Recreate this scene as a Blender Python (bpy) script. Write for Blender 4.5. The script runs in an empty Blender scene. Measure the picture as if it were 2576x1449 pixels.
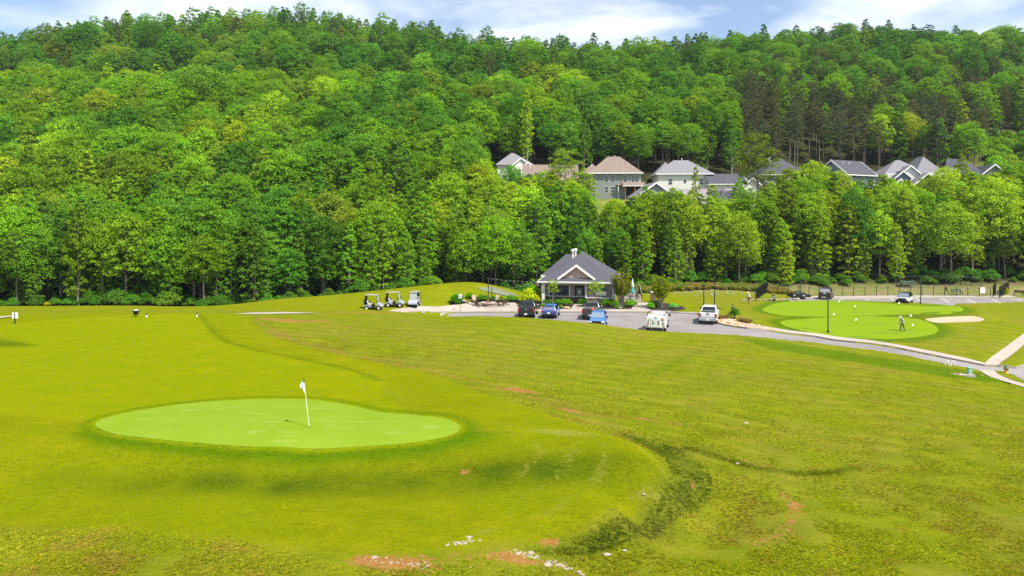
import bpy, bmesh, math, random
import numpy as np
from mathutils import Vector, Matrix
from mathutils.geometry import delaunay_2d_cdt

R = math.radians
rnd = random.Random(7)
nrg = np.random.default_rng(11)
scene = bpy.context.scene
COL = scene.collection

# ------------------------------------------------------------------ camera, sky, sun, exposure
CAMZ, FV, HV, CX = 11.7, 1717.3, 558.1, 1288.0      # height, focal length and horizon on a 2576-wide picture
cam = bpy.data.cameras.new('camera')
cam.sensor_width = 36.0; cam.lens = 24.0
cam.shift_y = (HV - 724.5) / 2576.0
cam.clip_start = 0.5; cam.clip_end = 6000
camo = bpy.data.objects.new('camera', cam); COL.objects.link(camo)
camo.location = (0, 0, CAMZ); camo.rotation_euler = (R(90), 0, 0)
scene.camera = camo

SUN_EL, SUN_AZ = 56.0, 130.0        # azimuth from +Y (view direction) towards +X
world = bpy.data.worlds.new('World'); scene.world = world; world.use_nodes = True
wn, wl = world.node_tree.nodes, world.node_tree.links
wn.clear()
out = wn.new('ShaderNodeOutputWorld'); bg = wn.new('ShaderNodeBackground')
sky = wn.new('ShaderNodeTexSky'); sky.sky_type = 'NISHITA'; sky.sun_disc = False
sky.sun_elevation = R(SUN_EL); sky.sun_rotation = R(SUN_AZ); sky.altitude = 300
sky.air_density = 1.0; sky.dust_density = 0.6; sky.ozone_density = 1.5
tc = wn.new('ShaderNodeTexCoord'); sep = wn.new('ShaderNodeSeparateXYZ')
wl.new(tc.outputs['Generated'], sep.inputs[0])
def wmath(op, a, b=None, c=None):
    n = wn.new('ShaderNodeMath'); n.operation = op
    for i, v in enumerate((a, b, c)):
        if v is None: continue
        if isinstance(v, (int, float)): n.inputs[i].default_value = v
        else: wl.new(v, n.inputs[i])
    return n.outputs[0]
zden = wmath('ADD', wmath('MAXIMUM', sep.outputs[2], 0.0), 0.12)
cmb = wn.new('ShaderNodeCombineXYZ')
wl.new(wmath('DIVIDE', sep.outputs[0], zden), cmb.inputs[0])
wl.new(wmath('MULTIPLY', wmath('DIVIDE', sep.outputs[1], zden), 1.0), cmb.inputs[1])
nz = wn.new('ShaderNodeTexNoise'); nz.inputs['Scale'].default_value = 1.15
nz.inputs['Detail'].default_value = 7; nz.inputs['Roughness'].default_value = 0.52
nz.inputs['Distortion'].default_value = 0.35
wl.new(cmb.outputs[0], nz.inputs['Vector'])
ramp = wn.new('ShaderNodeValToRGB')
ramp.color_ramp.elements[0].position = 0.44; ramp.color_ramp.elements[0].color = (0, 0, 0, 1)
ramp.color_ramp.elements[1].position = 0.63; ramp.color_ramp.elements[1].color = (1, 1, 1, 1)
wl.new(nz.outputs['Fac'], ramp.inputs['Fac'])
mixc = wn.new('ShaderNodeMixRGB'); mixc.blend_type = 'MIX'
wl.new(wmath('ADD', wmath('MULTIPLY', ramp.outputs['Color'], 0.88), 0.05), mixc.inputs['Fac'])
wl.new(sky.outputs['Color'], mixc.inputs['Color1'])
mixc.inputs['Color2'].default_value = (7.0, 7.2, 7.5, 1)
wl.new(mixc.outputs['Color'], bg.inputs['Color'])
bg.inputs['Strength'].default_value = 0.095
wl.new(bg.outputs[0], out.inputs['Surface'])

sun = bpy.data.lights.new('sun', 'SUN'); sun.energy = 4.2; sun.angle = R(1.5); sun.color = (1.0, 0.95, 0.86)
suno = bpy.data.objects.new('sun', sun); COL.objects.link(suno)
sd = Vector((math.sin(R(SUN_AZ)) * math.cos(R(SUN_EL)), math.cos(R(SUN_AZ)) * math.cos(R(SUN_EL)), math.sin(R(SUN_EL))))
suno.rotation_euler = sd.to_track_quat('Z', 'Y').to_euler()
suno.location = (40, 20, 120)

scene.view_settings.view_transform = 'Standard'; scene.view_settings.look = 'None'
scene.view_settings.gamma = 1.0; scene.view_settings.use_curve_mapping = False
scene.view_settings.exposure = 1.0
scene.render.engine = 'CYCLES'
scene.cycles.max_bounces = 6; scene.cycles.diffuse_bounces = 3; scene.cycles.transmission_bounces = 4
scene.cycles.volume_bounces = 0; scene.cycles.caustics_reflective = False; scene.cycles.caustics_refractive = False
scene.cycles.use_denoising = False
scene.cycles.sample_clamp_direct = 3.0; scene.cycles.sample_clamp_indirect = 1.5

# ------------------------------------------------------------------ materials
def nt(name):
    m = bpy.data.materials.new(name); m.use_nodes = True
    n = m.node_tree.nodes; l = m.node_tree.links
    return m, n, l, n['Principled BSDF']
MATS = {}
def mat(name, col, rough=0.6, metal=0.0, var=0.12, scale=6.0, bump=0.0, bscale=40.0, bands=0.0, spec=0.4, col2=None, bandcol=0.75):
    """plain surface with noise variation; bands = height of horizontal courses (siding, shingles)"""
    if name in MATS: return MATS[name]
    m, n, l, b = nt(name)
    tco = n.new('ShaderNodeTexCoord')
    no = n.new('ShaderNodeTexNoise'); no.inputs['Scale'].default_value = scale; no.inputs['Detail'].default_value = 5
    l.new(tco.outputs['Object'], no.inputs['Vector'])
    mx = n.new('ShaderNodeMixRGB'); l.new(no.outputs['Fac'], mx.inputs['Fac'])
    c2 = col2 if col2 else tuple(min(1, c * (1 + 2 * var)) for c in col)
    mx.inputs['Color1'].default_value = tuple(c * (1 - 2 * var) if not col2 else c for c in col) + (1,)
    mx.inputs['Color2'].default_value = c2 + (1,)
    cout = mx.outputs['Color']
    hts = None
    if bands:
        sp = n.new('ShaderNodeSeparateXYZ'); l.new(tco.outputs['Object'], sp.inputs[0])
        d = n.new('ShaderNodeMath'); d.operation = 'DIVIDE'; l.new(sp.outputs[2], d.inputs[0]); d.inputs[1].default_value = bands
        fr = n.new('ShaderNodeMath'); fr.operation = 'FRACT'; l.new(d.outputs[0], fr.inputs[0])
        rp = n.new('ShaderNodeValToRGB'); l.new(fr.outputs[0], rp.inputs['Fac'])
        rp.color_ramp.elements[0].position = 0.80; rp.color_ramp.elements[0].color = (1, 1, 1, 1)
        rp.color_ramp.elements[1].position = 0.97; rp.color_ramp.elements[1].color = (bandcol,) * 3 + (1,)
        mm = n.new('ShaderNodeMixRGB'); mm.blend_type = 'MULTIPLY'; mm.inputs['Fac'].default_value = 1
        l.new(cout, mm.inputs['Color1']); l.new(rp.outputs['Color'], mm.inputs['Color2']); cout = mm.outputs['Color']
        hts = fr.outputs[0]
    l.new(cout, b.inputs['Base Color'])
    b.inputs['Roughness'].default_value = rough; b.inputs['Metallic'].default_value = metal
    b.inputs['Specular IOR Level'].default_value = spec
    if bump or bands:
        bp = n.new('ShaderNodeBump'); bp.inputs['Strength'].default_value = bump if bump else 0.4; bp.inputs['Distance'].default_value = 0.03
        if hts is not None: l.new(hts, bp.inputs['Height'])
        else:
            n2 = n.new('ShaderNodeTexNoise'); n2.inputs['Scale'].default_value = bscale; l.new(tco.outputs['Object'], n2.inputs['Vector'])
            l.new(n2.outputs['Fac'], bp.inputs['Height'])
        l.new(bp.outputs['Normal'], b.inputs['Normal'])
    MATS[name] = m
    return m

def glass(name='window glass', col=(0.03, 0.04, 0.05)):
    if name in MATS: return MATS[name]
    m, n, l, b = nt(name)
    b.inputs['Base Color'].default_value = col + (1,); b.inputs['Roughness'].default_value = 0.06
    b.inputs['Specular IOR Level'].default_value = 0.8
    MATS[name] = m; return m

def leafmat(name, base, trans=0.35, var=0.3):
    """leaf colour = base x per-tree tint, varied leaf by leaf"""
    m, n, l, b = nt(name)
    at = n.new('ShaderNodeAttribute'); at.attribute_type = 'INSTANCER'; at.attribute_name = 'tint'
    ge = n.new('ShaderNodeNewGeometry')
    mr = n.new('ShaderNodeMapRange'); l.new(ge.outputs['Random Per Island'], mr.inputs['Value'])
    mr.inputs['To Min'].default_value = 1 - var; mr.inputs['To Max'].default_value = 1 + var
    mu = n.new('ShaderNodeMixRGB'); mu.blend_type = 'MULTIPLY'; mu.inputs['Fac'].default_value = 1
    mu.inputs['Color1'].default_value = base + (1,); l.new(at.outputs['Color'], mu.inputs['Color2'])
    m2 = n.new('ShaderNodeMixRGB'); m2.blend_type = 'MULTIPLY'; m2.inputs['Fac'].default_value = 1
    l.new(mu.outputs['Color'], m2.inputs['Color1']); l.new(mr.outputs['Result'], m2.inputs['Color2'])
    df = n.new('ShaderNodeBsdfDiffuse'); tr = n.new('ShaderNodeBsdfTranslucent')
    l.new(m2.outputs['Color'], df.inputs['Color'])
    m3 = n.new('ShaderNodeMixRGB'); m3.blend_type = 'MULTIPLY'; m3.inputs['Fac'].default_value = 1
    l.new(m2.outputs['Color'], m3.inputs['Color1']); m3.inputs['Color2'].default_value = (1.15, 1.12, 0.5, 1)
    l.new(m3.outputs['Color'], tr.inputs['Color'])
    mx = n.new('ShaderNodeMixShader'); mx.inputs['Fac'].default_value = trans
    l.new(df.outputs[0], mx.inputs[1]); l.new(tr.outputs[0], mx.inputs[2])
    l.new(mx.outputs[0], n['Material Output'].inputs['Surface'])
    n.remove(b)
    MATS[name] = m
    return m

LEAF = leafmat('leaves', (0.152, 0.272, 0.022), 0.30)
NEEDLE = leafmat('pine needles', (0.120, 0.145, 0.062), 0.20, 0.45)
GRASSB = leafmat('grass blades', (0.275, 0.310, 0.008), 0.30, 0.30)
BARK = mat('bark', (0.16, 0.13, 0.10), 0.9, var=0.3, scale=3)
BARKP = mat('pale bark', (0.30, 0.26, 0.21), 0.9, var=0.25, scale=3)

# ------------------------------------------------------------------ mesh helpers
class MB:
    def __init__(s): s.v = []; s.f = []
    def add(s, vs, fs):
        o = len(s.v); s.v += [tuple(p) for p in vs]; s.f += [tuple(i + o for i in f) for f in fs]; return s
    def box(s, x0, x1, y0, y1, z0, z1):
        return s.add([(x0, y0, z0), (x1, y0, z0), (x1, y1, z0), (x0, y1, z0), (x0, y0, z1), (x1, y0, z1), (x1, y1, z1), (x0, y1, z1)],
                     [(0, 3, 2, 1), (4, 5, 6, 7), (0, 1, 5, 4), (1, 2, 6, 5), (2, 3, 7, 6), (3, 0, 4, 7)])
    def obox(s, c, size, M=None, rz=0, rx=0, ry=0):
        M = M or Matrix.Rotation(rz, 3, 'Z') @ Matrix.Rotation(ry, 3, 'Y') @ Matrix.Rotation(rx, 3, 'X')
        hx, hy, hz = [a / 2 for a in size]; c = Vector(c)
        vs = [c + M @ Vector((sx * hx, sy * hy, sz * hz)) for sz in (-1, 1) for sx, sy in ((-1, -1), (1, -1), (1, 1), (-1, 1))]
        return s.add(vs, [(0, 3, 2, 1), (4, 5, 6, 7), (0, 1, 5, 4), (1, 2, 6, 5), (2, 3, 7, 6), (3, 0, 4, 7)])
    def ring(s, c, d, r, n):
        d = Vector(d).normalized(); a = Vector((0, 0, 1)) if abs(d.z) < 0.9 else Vector((1, 0, 0))
        u = d.cross(a).normalized(); w = d.cross(u)
        return [Vector(c) + (u * math.cos(t) + w * math.sin(t)) * r for t in [2 * math.pi * i / n for i in range(n)]]
    def tube(s, pts, rad, n=8, cap=True):
        pts = [Vector(p) for p in pts]
        if isinstance(rad, (int, float)): rad = [rad] * len(pts)
        vs = []
        for i, p in enumerate(pts):
            d = (pts[min(i + 1, len(pts) - 1)] - pts[max(i - 1, 0)])
            vs += s.ring(p, d, rad[i], n)
        fs = []
        for i in range(len(pts) - 1):
            for j in range(n):
                a = i * n + j; b = i * n + (j + 1) % n
                fs.append((a, b, b + n, a + n))
        if cap:
            fs.append(tuple(range(n))[::-1]); fs.append(tuple(range((len(pts) - 1) * n, len(pts) * n)))
        return s.add(vs, fs)
    def lathe(s, prof, n=16, c=(0, 0, 0)):
        vs = [(c[0] + r * math.cos(2 * math.pi * j / n), c[1] + r * math.sin(2 * math.pi * j / n), c[2] + z) for r, z in prof for j in range(n)]
        fs = [(i * n + j, i * n + (j + 1) % n, (i + 1) * n + (j + 1) % n, (i + 1) * n + j) for i in range(len(prof) - 1) for j in range(n)]
        fs.append(tuple(range(n))[::-1]); fs.append(tuple(range((len(prof) - 1) * n, len(prof) * n)))
        return s.add(vs, fs)
    def prism(s, poly, a, b, axis='y'):
        n = len(poly)
        def P(p, t):
            return (p[0], t, p[1]) if axis == 'y' else ((t, p[0], p[1]) if axis == 'x' else (p[0], p[1], t))
        vs = [P(p, a) for p in poly] + [P(p, b) for p in poly]
        fs = [(i, (i + 1) % n, (i + 1) % n + n, i + n) for i in range(n)] + [tuple(range(n))[::-1], tuple(range(n, 2 * n))]
        return s.add(vs, fs)
    def slab(s, quad, t):
        """a thin panel: polygon of 3D points thickened along its normal"""
        q = [Vector(p) for p in quad]; nrm = (q[1] - q[0]).cross(q[-1] - q[0]).normalized() * t
        n = len(q)
        return s.add(q + [p + nrm for p in q], [(i, (i + 1) % n, (i + 1) % n + n, i + n) for i in range(n)] + [tuple(range(n))[::-1], tuple(range(n, 2 * n))])
    def loft(s, rings):
        n = len(rings[0]); vs = [p for r in rings for p in r]
        fs = [(i * n + j, i * n + (j + 1) % n, (i + 1) * n + (j + 1) % n, (i + 1) * n + j) for i in range(len(rings) - 1) for j in range(n)]
        fs.append(tuple(range(n))[::-1]); fs.append(tuple(range((len(rings) - 1) * n, len(rings) * n)))
        return s.add(vs, fs)
    def rock(s, c, r, rg, sq=0.6, sub_=1):
        bm = bmesh.new(); bmesh.ops.create_icosphere(bm, subdivisions=sub_, radius=1)
        k = [rg.uniform(0.7, 1.25) for _ in range(3)]
        vs = []
        for v in bm.verts:
            q = rg.uniform(0.8, 1.15)
            vs.append((c[0] + v.co.x * r * k[0] * q, c[1] + v.co.y * r * k[1] * q, c[2] + v.co.z * r * sq * q))
        fs = [tuple(v.index for v in f.verts) for f in bm.faces]; bm.free()
        return s.add(vs, fs)
    def mesh(s, name, m, smooth=False, angle=35):
        me = bpy.data.meshes.new(name); me.from_pydata(s.v, [], s.f); me.validate()
        bm = bmesh.new(); bm.from_mesh(me); bmesh.ops.recalc_face_normals(bm, faces=bm.faces); bm.to_mesh(me); bm.free()
        if m: me.materials.append(m)
        if smooth:
            me.shade_smooth()
            me.set_sharp_from_angle(angle=R(angle))
        return me
    def build(s, name, m, parent=None, smooth=False, bevel=0, angle=35):
        o = bpy.data.objects.new(name, s.mesh(name, m, smooth, angle)); COL.objects.link(o)
        if parent: o.parent = parent
        if bevel:
            b = o.modifiers.new('bevel', 'BEVEL'); b.width = bevel; b.segments = 2; b.limit_method = 'ANGLE'; b.angle_limit = R(40)
        return o

def tag(o, label, cat, group=None, kind=None):
    if label: o['label'] = label
    if cat: o['category'] = cat
    if group: o['group'] = group
    if kind: o['kind'] = kind
    return o
def thing(name, label, cat, loc=(0, 0, 0), rz=0.0, group=None):
    o = bpy.data.objects.new(name, None); COL.objects.link(o); o.empty_display_size = 0.3
    o.location = loc; o.rotation_euler = (0, 0, rz)
    return tag(o, label, cat, group)
def meshobj(name, me, parent=None, loc=(0, 0, 0), rz=0, scl=1.0):
    o = bpy.data.objects.new(name, me); COL.objects.link(o); o.parent = parent
    o.location = loc; o.rotation_euler = (0, 0, rz); o.scale = (scl,) * 3 if isinstance(scl, (int, float)) else scl
    return o
def copy_tree(o, parent=None):
    c = o.copy(); COL.objects.link(c); c.parent = parent
    for ch in o.children: copy_tree(ch, c)
    return c

# ------------------------------------------------------------------ terrain height
def P(x, y, D):
    return ((x - CX) / FV * D, D, CAMZ - (y - HV) / FV * D)
ctrl = [P(*t) for t in [
    (0, 1449, 19), (644, 1449, 19.5), (1288, 1449, 20.5), (1900, 1449, 21.5), (2576, 1449, 22),
    (-400, 1449, 18.8), (-400, 1200, 25.5), (-400, 1000, 34), (-400, 850, 50), (-400, 790, 66), (3000, 1300, 26), (3000, 1100, 37), (3000, 1020, 46),
    (0, 1300, 23.5), (350, 1300, 23), (700, 1300, 23), (1000, 1300, 23.3), (1288, 1390, 21.5),
    (700, 1215, 26.2), (700, 1128, 27.9), (700, 1150, 27.4), (1000, 1150, 27.5), (350, 1135, 27.8), (350, 1205, 26.3), (350, 1112, 28.5), (1000, 1215, 26.1), (1000, 1122, 28.2), (778, 1075, 29.9),
    (238, 1070, 30.3), (1158, 1075, 29.9), (700, 1003, 34.5), (480, 1015, 33.7), (950, 1035, 32.4), (120, 1085, 29.4), (100, 1160, 26.9),
    (1250, 1100, 28.9), (1200, 1212, 26.0), (1450, 1150, 27.2), (1600, 1150, 27.0), (1660, 1185, 26.2), (1500, 1260, 24.7), (1620, 1232, 25.3),
    (1760, 1200, 27.9), (1750, 1130, 30.6), (1600, 1090, 32.2), (1550, 1105, 29.4), (1400, 1060, 31.4), (1440, 1042, 34.2), (1200, 1010, 34.0), (1260, 995, 36.8),
    (1700, 1165, 29.1), (1690, 1230, 26.8), (1600, 1300, 24.8), (1640, 1115, 31.3), (1480, 1062, 33.0), (1640, 1180, 26.3), (1600, 1120, 28.2), (1560, 1280, 23.9), (1500, 1320, 23.0), (1610, 1340, 24.0), (1760, 1300, 25.6), (1400, 1400, 21.8),
    (2000, 1400, 22.8), (2000, 1300, 25.6), (2000, 1200, 29.4), (2000, 1100, 35), (2000, 1000, 43.5), (2000, 930, 53), (2000, 890, 61), (2000, 866, 67),
    (2576, 1300, 25.8), (2576, 1200, 30), (2576, 1100, 36.5), (2576, 1020, 46), (2576, 975, 55), (2300, 1000, 45), (2300, 940, 55), (2300, 912, 62),
    (2400, 932, 61), (2200, 893, 65),
    (1925, 833, 73), (2181, 869, 70), (2440, 919, 66), (2560, 935, 65), (2700, 950, 64.5), (2900, 960, 66),
    (1600, 1000, 40.4), (1600, 900, 53.7), (1600, 850, 63.0), (1600, 829, 69.0), (1750, 842, 69), (1800, 870, 62), (1800, 930, 51), (1800, 1000, 41.5),
    (1400, 1000, 38.5), (1400, 930, 47), (1400, 860, 58), (1400, 807, 69.5), (1500, 815, 69.3), (1300, 799, 70.5), (1200, 797, 72), (1100, 797, 73.5),
    (1100, 850, 57), (1100, 920, 44.6), (1100, 980, 37.5), (1000, 784, 77), (900, 800, 67.4), (900, 860, 54.5), (700, 790, 69), (560, 787, 69.5),
    (400, 786, 69.5), (200, 790, 67.5), (0, 795, 65), (100, 815, 58), (400, 850, 51), (400, 920, 41), (0, 900, 44), (700, 880, 47), (800, 950, 38.5),
    (400, 980, 36), (0, 1000, 34.5), (0, 1100, 28.5), (0, 1200, 25.5), (1000, 940, 41.5),
    (300, 776, 84), (0, 777, 84), (-400, 777, 84), (600, 775, 84), (800, 778, 82), (300, 769, 92), (0, 770, 92), (-400, 770, 92), (600, 768, 90),
    (944, 779.6, 84.6), (994, 774, 86), (1042, 772.8, 87), (900, 776, 84),
    (700, 752, 97), (900, 738, 99), (1200, 722.5, 102), (1100, 727, 101), (1290, 733, 104), (1345, 742, 106), (800, 745, 98), (1000, 750, 94), (1150, 750, 95),
    (1150, 765.3, 96.5), (1064, 791, 85.0),
    (1925, 775, 95), (2100, 853, 75), (2270, 834, 79), (2150, 757, 103), (2425, 775, 95), (2300, 795, 88), (2000, 800, 87), (2360, 830, 80),
    (2400, 803, 86), (2500, 850, 77), (2480, 900, 68.5), (2576, 800, 91), (2576, 772, 102), (2350, 872, 72.5), (2800, 800, 92), (2800, 850, 80), (2050, 835, 77.5),
    (2100, 861, 73), (1990, 843, 75.5), (1850, 815, 78.5), (1900, 790, 88), (1840, 785, 88),
    (2300, 762, 103), (2300, 745, 112), (2050, 748, 111), (2550, 745, 113), (2800, 745, 113), (2300, 722, 126), (1950, 722, 126), (2576, 724, 126),
    (1750, 741, 108), (1850, 735, 110), (1880, 761, 99), (1950, 755, 103), (1760, 768, 95.5), (1700, 722, 120)]]
ctrl += [(x, 104.5, -1.2) for x in (-90, -70, -50, -38)] + [(x, 118, -1.5) for x in (-90, -60, -30, -12, 0, 15)] + [(28, 122, -.3)]
ctrl += [(-8, 88.5, 0), (-3, 88.5, 0), (4, 88.5, 0), (12, 88.5, 0), (20, 88.5, 0), (-3, 81, 0), (4, 80, 0), (12, 80, 0), (20, 80, 0), (4, 74.5, 0), (10, 73.6, 0), (16, 73.2, 0), (23, 72, 0), (-6, 82, 0.1),
         (-8, 97, 0), (-3, 95, 0), (2, 95, 0), (3, 100, 0), (10, 95, 0.02), (18, 95, 0.02), (6, 105, 0), (12, 112, 0), (18, 105, 0), (24, 98, 0.05), (-3, 99.5, 0)]
ctrl += [(x, 9, z) for x, z in ((-20, 1.9), (-8, 1.6), (2, 1.0), (12, .5), (25, .3))] + [(-60, 30, 2.8), (-70, 60, 2.6), (60, 30, .2), (75, 50, -1.6), (90, 70, -4), (95, 95, -1.5)]
C = np.array(ctrl, dtype=float)
SC = 40.0
def tps_phi(r2): return np.where(r2 > 0, 0.5 * r2 * np.log(r2 + 1e-12), 0.0)
def tps_fit(C, lam=0.00015):
    n = len(C); xy = C[:, :2] / SC
    d2 = ((xy[:, None, :] - xy[None]) ** 2).sum(-1)
    A = np.zeros((n + 3, n + 3)); A[:n, :n] = tps_phi(d2) + lam * np.eye(n)
    Pm = np.c_[np.ones(n), xy]; A[:n, n:] = Pm; A[n:, :n] = Pm.T
    b = np.zeros(n + 3); b[:n] = C[:, 2]
    return xy, np.linalg.solve(A, b)
TXY, TW = tps_fit(C)
def tps(x, y):
    p = np.stack([x, y], -1).reshape(-1, 2) / SC; res = np.empty(len(p))
    for i in range(0, len(p), 20000):
        q = p[i:i + 20000]
        d2 = ((q[:, None, :] - TXY[None]) ** 2).sum(-1)
        res[i:i + 20000] = tps_phi(d2) @ TW[:-3] + TW[-3] + q @ TW[-2:]
    return res.reshape(np.shape(x))
HD = np.array([100, 118, 128, 142, 160, 178, 190, 215, 243, 285, 325, 380, 480, 700, 900, 1200, 4000.])
HX = np.array([-2500, -600, 300, 700, 1000, 1200, 1330, 1500, 1720, 2000, 2300, 2600, 3600, 5200.])
left = [-1.5, -1.5, 2, 9, 19, 27, 33, 44, 46, 72, 90, 86, 80, 70, 60, 50, 30]
right = [-0.4, -0.4, 2.0, 9, 16.5, 18.4, 25, 38, 50, 69, 86, 84, 78, 70, 60, 50, 30]
HT = []
for x in HX:
    w = np.clip((x - 900) / 450.0, 0, 1)
    col = np.array(left) * (1 - w) + np.array(right) * w
    crest = np.interp(x, [-600, 0, 300, 700, 1000, 1200, 1400, 1600, 1800, 2000, 2300, 2576, 3200],
                      [62, 78, 91, 95, 90, 86, 83, 81, 86, 89, 91, 86, 80])
    k = np.interp(HD, [243, 325, 480, 700], [1, crest / 88.0, crest / 88.0, 1])
    HT.append(col * k)
HT = np.array(HT)
def hill(x, y):
    px = np.clip(CX + FV * x / np.maximum(y, 60), HX[0], HX[-1] - 1e-3); d = np.clip(y, HD[0], HD[-1] - 1e-3)
    i = np.clip(np.searchsorted(HX, px, 'right') - 1, 0, len(HX) - 2); j = np.clip(np.searchsorted(HD, d, 'right') - 1, 0, len(HD) - 2)
    a = (px - HX[i]) / (HX[i + 1] - HX[i]); b = (d - HD[j]) / (HD[j + 1] - HD[j])
    a = a * a * (3 - 2 * a) * .5 + a * .5
    z = HT[i, j] * (1 - a) * (1 - b) + HT[i + 1, j] * a * (1 - b) + HT[i, j + 1] * (1 - a) * b + HT[i + 1, j + 1] * a * b
    far = np.exp(-(((px - 1690) / 200.0) ** 2 + ((y - 540) / 75.0) ** 2)) * 50
    return z + far
def sstep(a, b, v):
    t = np.clip((v - a) / (b - a), 0, 1); return t * t * (3 - 2 * t)
def H(x, y):
    x = np.asarray(x, float); y = np.asarray(y, float)
    w = sstep(113, 129, y); z = hill(x, y)
    m = w < 1
    near = np.zeros_like(z)
    near[m] = tps(np.clip(x[m], -95, 100), np.clip(y[m], 8, 130)) if z.ndim else 0
    z = np.where(m, near * (1 - w) + z * w, z)
    # level building platform of the car park
    k = sstep(0, 2.5, np.minimum(np.minimum(x + 6.5, 24.5 - x), np.minimum(y - 73.4 + np.clip((x - 14) * .12, -.4, 1), np.interp(x, [1.5, 4.5], [101.5, 121]) - y)))
    z = z * (1 - k) + 0.0 * k
    for bx_, by_ in ((54.1, 88.6), (57.4, 89.3), (60.6, 88.9)): z = z + .34 * np.exp(-((x - bx_) / 2.1) ** 2 - ((y - by_) / .9) ** 2)   # lip behind the bunker
    return z
def h(x, y): return float(H(np.array([x]), np.array([y]))[0])
RAYD = np.concatenate([np.arange(14, 140, 0.25), np.arange(140, 400, 1.0)])
def GP(x, y, dmin=0):
    """where the view ray of a picture point meets the ground"""
    d = RAYD[RAYD >= dmin]
    X = (x - CX) / FV * d; Z = CAMZ - (y - HV) / FV * d
    g = H(X, d) - Z
    i = int(np.argmax(g > 0))
    if g[i] <= 0: return (X[-1], d[-1], 0)
    t = g[i - 1] / (g[i - 1] - g[i]) if i > 0 else 0
    D = d[i - 1] + t * (d[i] - d[i - 1]) if i > 0 else d[0]
    Xf = (x - CX) / FV * D
    return (Xf, D, h(Xf, D))
def GX(x, D):
    X = (x - CX) / FV * D; return (X, D, h(X, D))

def smooth_poly(pts, n=6):
    """closed Catmull-Rom through the points"""
    o = []; m = len(pts)
    for i in range(m):
        p0, p1, p2, p3 = [np.array(pts[(i + k - 1) % m][:2]) for k in range(4)]
        for k in range(n):
            t = k / n
            o.append(tuple(.5 * (2 * p1 + (p2 - p0) * t + (2 * p0 - 5 * p1 + 4 * p2 - p3) * t * t + (3 * p1 - p0 - 3 * p2 + p3) * t ** 3)))
    return o
def inpoly(x, y, poly):
    r = np.zeros(np.shape(x), bool); n = len(poly)
    for i in range(n):
        x0, y0 = poly[i][:2]; x1, y1 = poly[(i + 1) % n][:2]
        if y0 == y1: continue
        c = ((y0 > y) != (y1 > y)) & (x < (x1 - x0) * (y - y0) / (y1 - y0) + x0)
        r ^= c
    return r
def pdist(x, y, poly, closed=True):
    d = np.full(np.shape(x), 1e9); n = len(poly)
    for i in range(n if closed else n - 1):
        a = np.array(poly[i][:2]); b = np.array(poly[(i + 1) % n][:2]); ab = b - a; L = max((ab ** 2).sum(), 1e-9)
        t = np.clip(((x - a[0]) * ab[0] + (y - a[1]) * ab[1]) / L, 0, 1)
        d = np.minimum(d, np.hypot(x - a[0] - t * ab[0], y - a[1] - t * ab[1]))
    return d
def sdist(x, y, poly):
    d = pdist(x, y, poly); return np.where(inpoly(x, y, poly), d, -d)
def px(pts, dmin=0):
    return [(p[1], p[2]) if p[0] == 'w' else GP(p[0], p[1], dmin)[:2] for p in pts]

SUNK = []      # (polygon, depth): the ground mesh is let down under paved sheets
def sheet(name, poly, m, dz=0.02, step=0.8, sink=0.10, parent=None, kind='structure', skirt=0.0, zfun=None, margin=0.0):
    """a surface draped on the ground inside a world-space outline"""
    poly = [tuple(map(float, p[:2])) for p in poly]
    dense = []
    for i in range(len(poly)):
        a = np.array(poly[i]); b = np.array(poly[(i + 1) % len(poly)]); k = max(1, int(np.hypot(*(b - a)) / step))
        dense += [tuple(a + (b - a) * t / k) for t in range(k)]
    xs = [p[0] for p in dense]; ys = [p[1] for p in dense]
    gx, gy = np.meshgrid(np.arange(min(xs), max(xs), step), np.arange(min(ys), max(ys), step))
    gx = gx.ravel(); gy = gy.ravel()
    ok = inpoly(gx, gy, poly) & (pdist(gx, gy, poly) > step * .35)
    pts = dense + list(zip(gx[ok], gy[ok])); nb = len(dense)
    vs, es, fs, *_ = delaunay_2d_cdt([Vector(p) for p in pts], [], [list(range(nb))], 1, 1e-4)
    vx = np.array([v.x for v in vs]); vy = np.array([v.y for v in vs])
    z = (H(vx, vy) if zfun is None else zfun(vx, vy)) + dz
    b = MB(); b.add(list(zip(vx, vy, z)), [tuple(f) for f in fs])
    if skirt:
        r = [(p[0], p[1], h(*p) + dz) for p in dense]
        b.add(r + [(p[0], p[1], p[2] - skirt) for p in r], [(i, (i + 1) % nb, (i + 1) % nb + nb, i + nb) for i in range(nb)])
    o = b.build(name, m, parent, smooth=True)
    # make sure it faces up
    me = o.data
    if sum(p.normal.z for p in me.polygons) < 0: me.flip_normals()
    if kind: o['kind'] = kind
    if sink: SUNK.append((poly, sink, margin))
    return o
# ------------------------------------------------------------------ outlines on the ground
GREEN = smooth_poly(px([(238, 1068), (290, 1045), (380, 1028), (490, 1014), (600, 1006), (710, 1003.5), (800, 1007), (870, 1018), (960, 1037), (1050, 1045),
                        (1120, 1054), (1158, 1073), (1140, 1092), (1080, 1107), (1000, 1117), (880, 1125), (760, 1128), (640, 1124), (520, 1116), (390, 1104), (290, 1092)]), 5)
MOWN = smooth_poly(px([(-300, 790), (0, 788), (350, 786.5), (600, 791), (650, 828), (720, 858), (900, 903), (1100, 945), (1250, 1000), (1400, 1050), (1560, 1104), (1650, 1150),
                       (1677, 1190), (1640, 1235), (1500, 1318), (1300, 1372), (1100, 1392), (800, 1385), (400, 1345), (0, 1325), (-300, 1310)]), 4)
FAIR = smooth_poly(px([(-300, 830), (0, 815), (150, 803), (350, 792), (500, 791), (535, 832), (575, 862), (650, 882), (780, 908), (900, 935), (965, 962), (960, 1000), (1000, 1035),
                       (700, 1050), (230, 1060), (0, 1040), (-300, 1050)]), 4)
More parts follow.
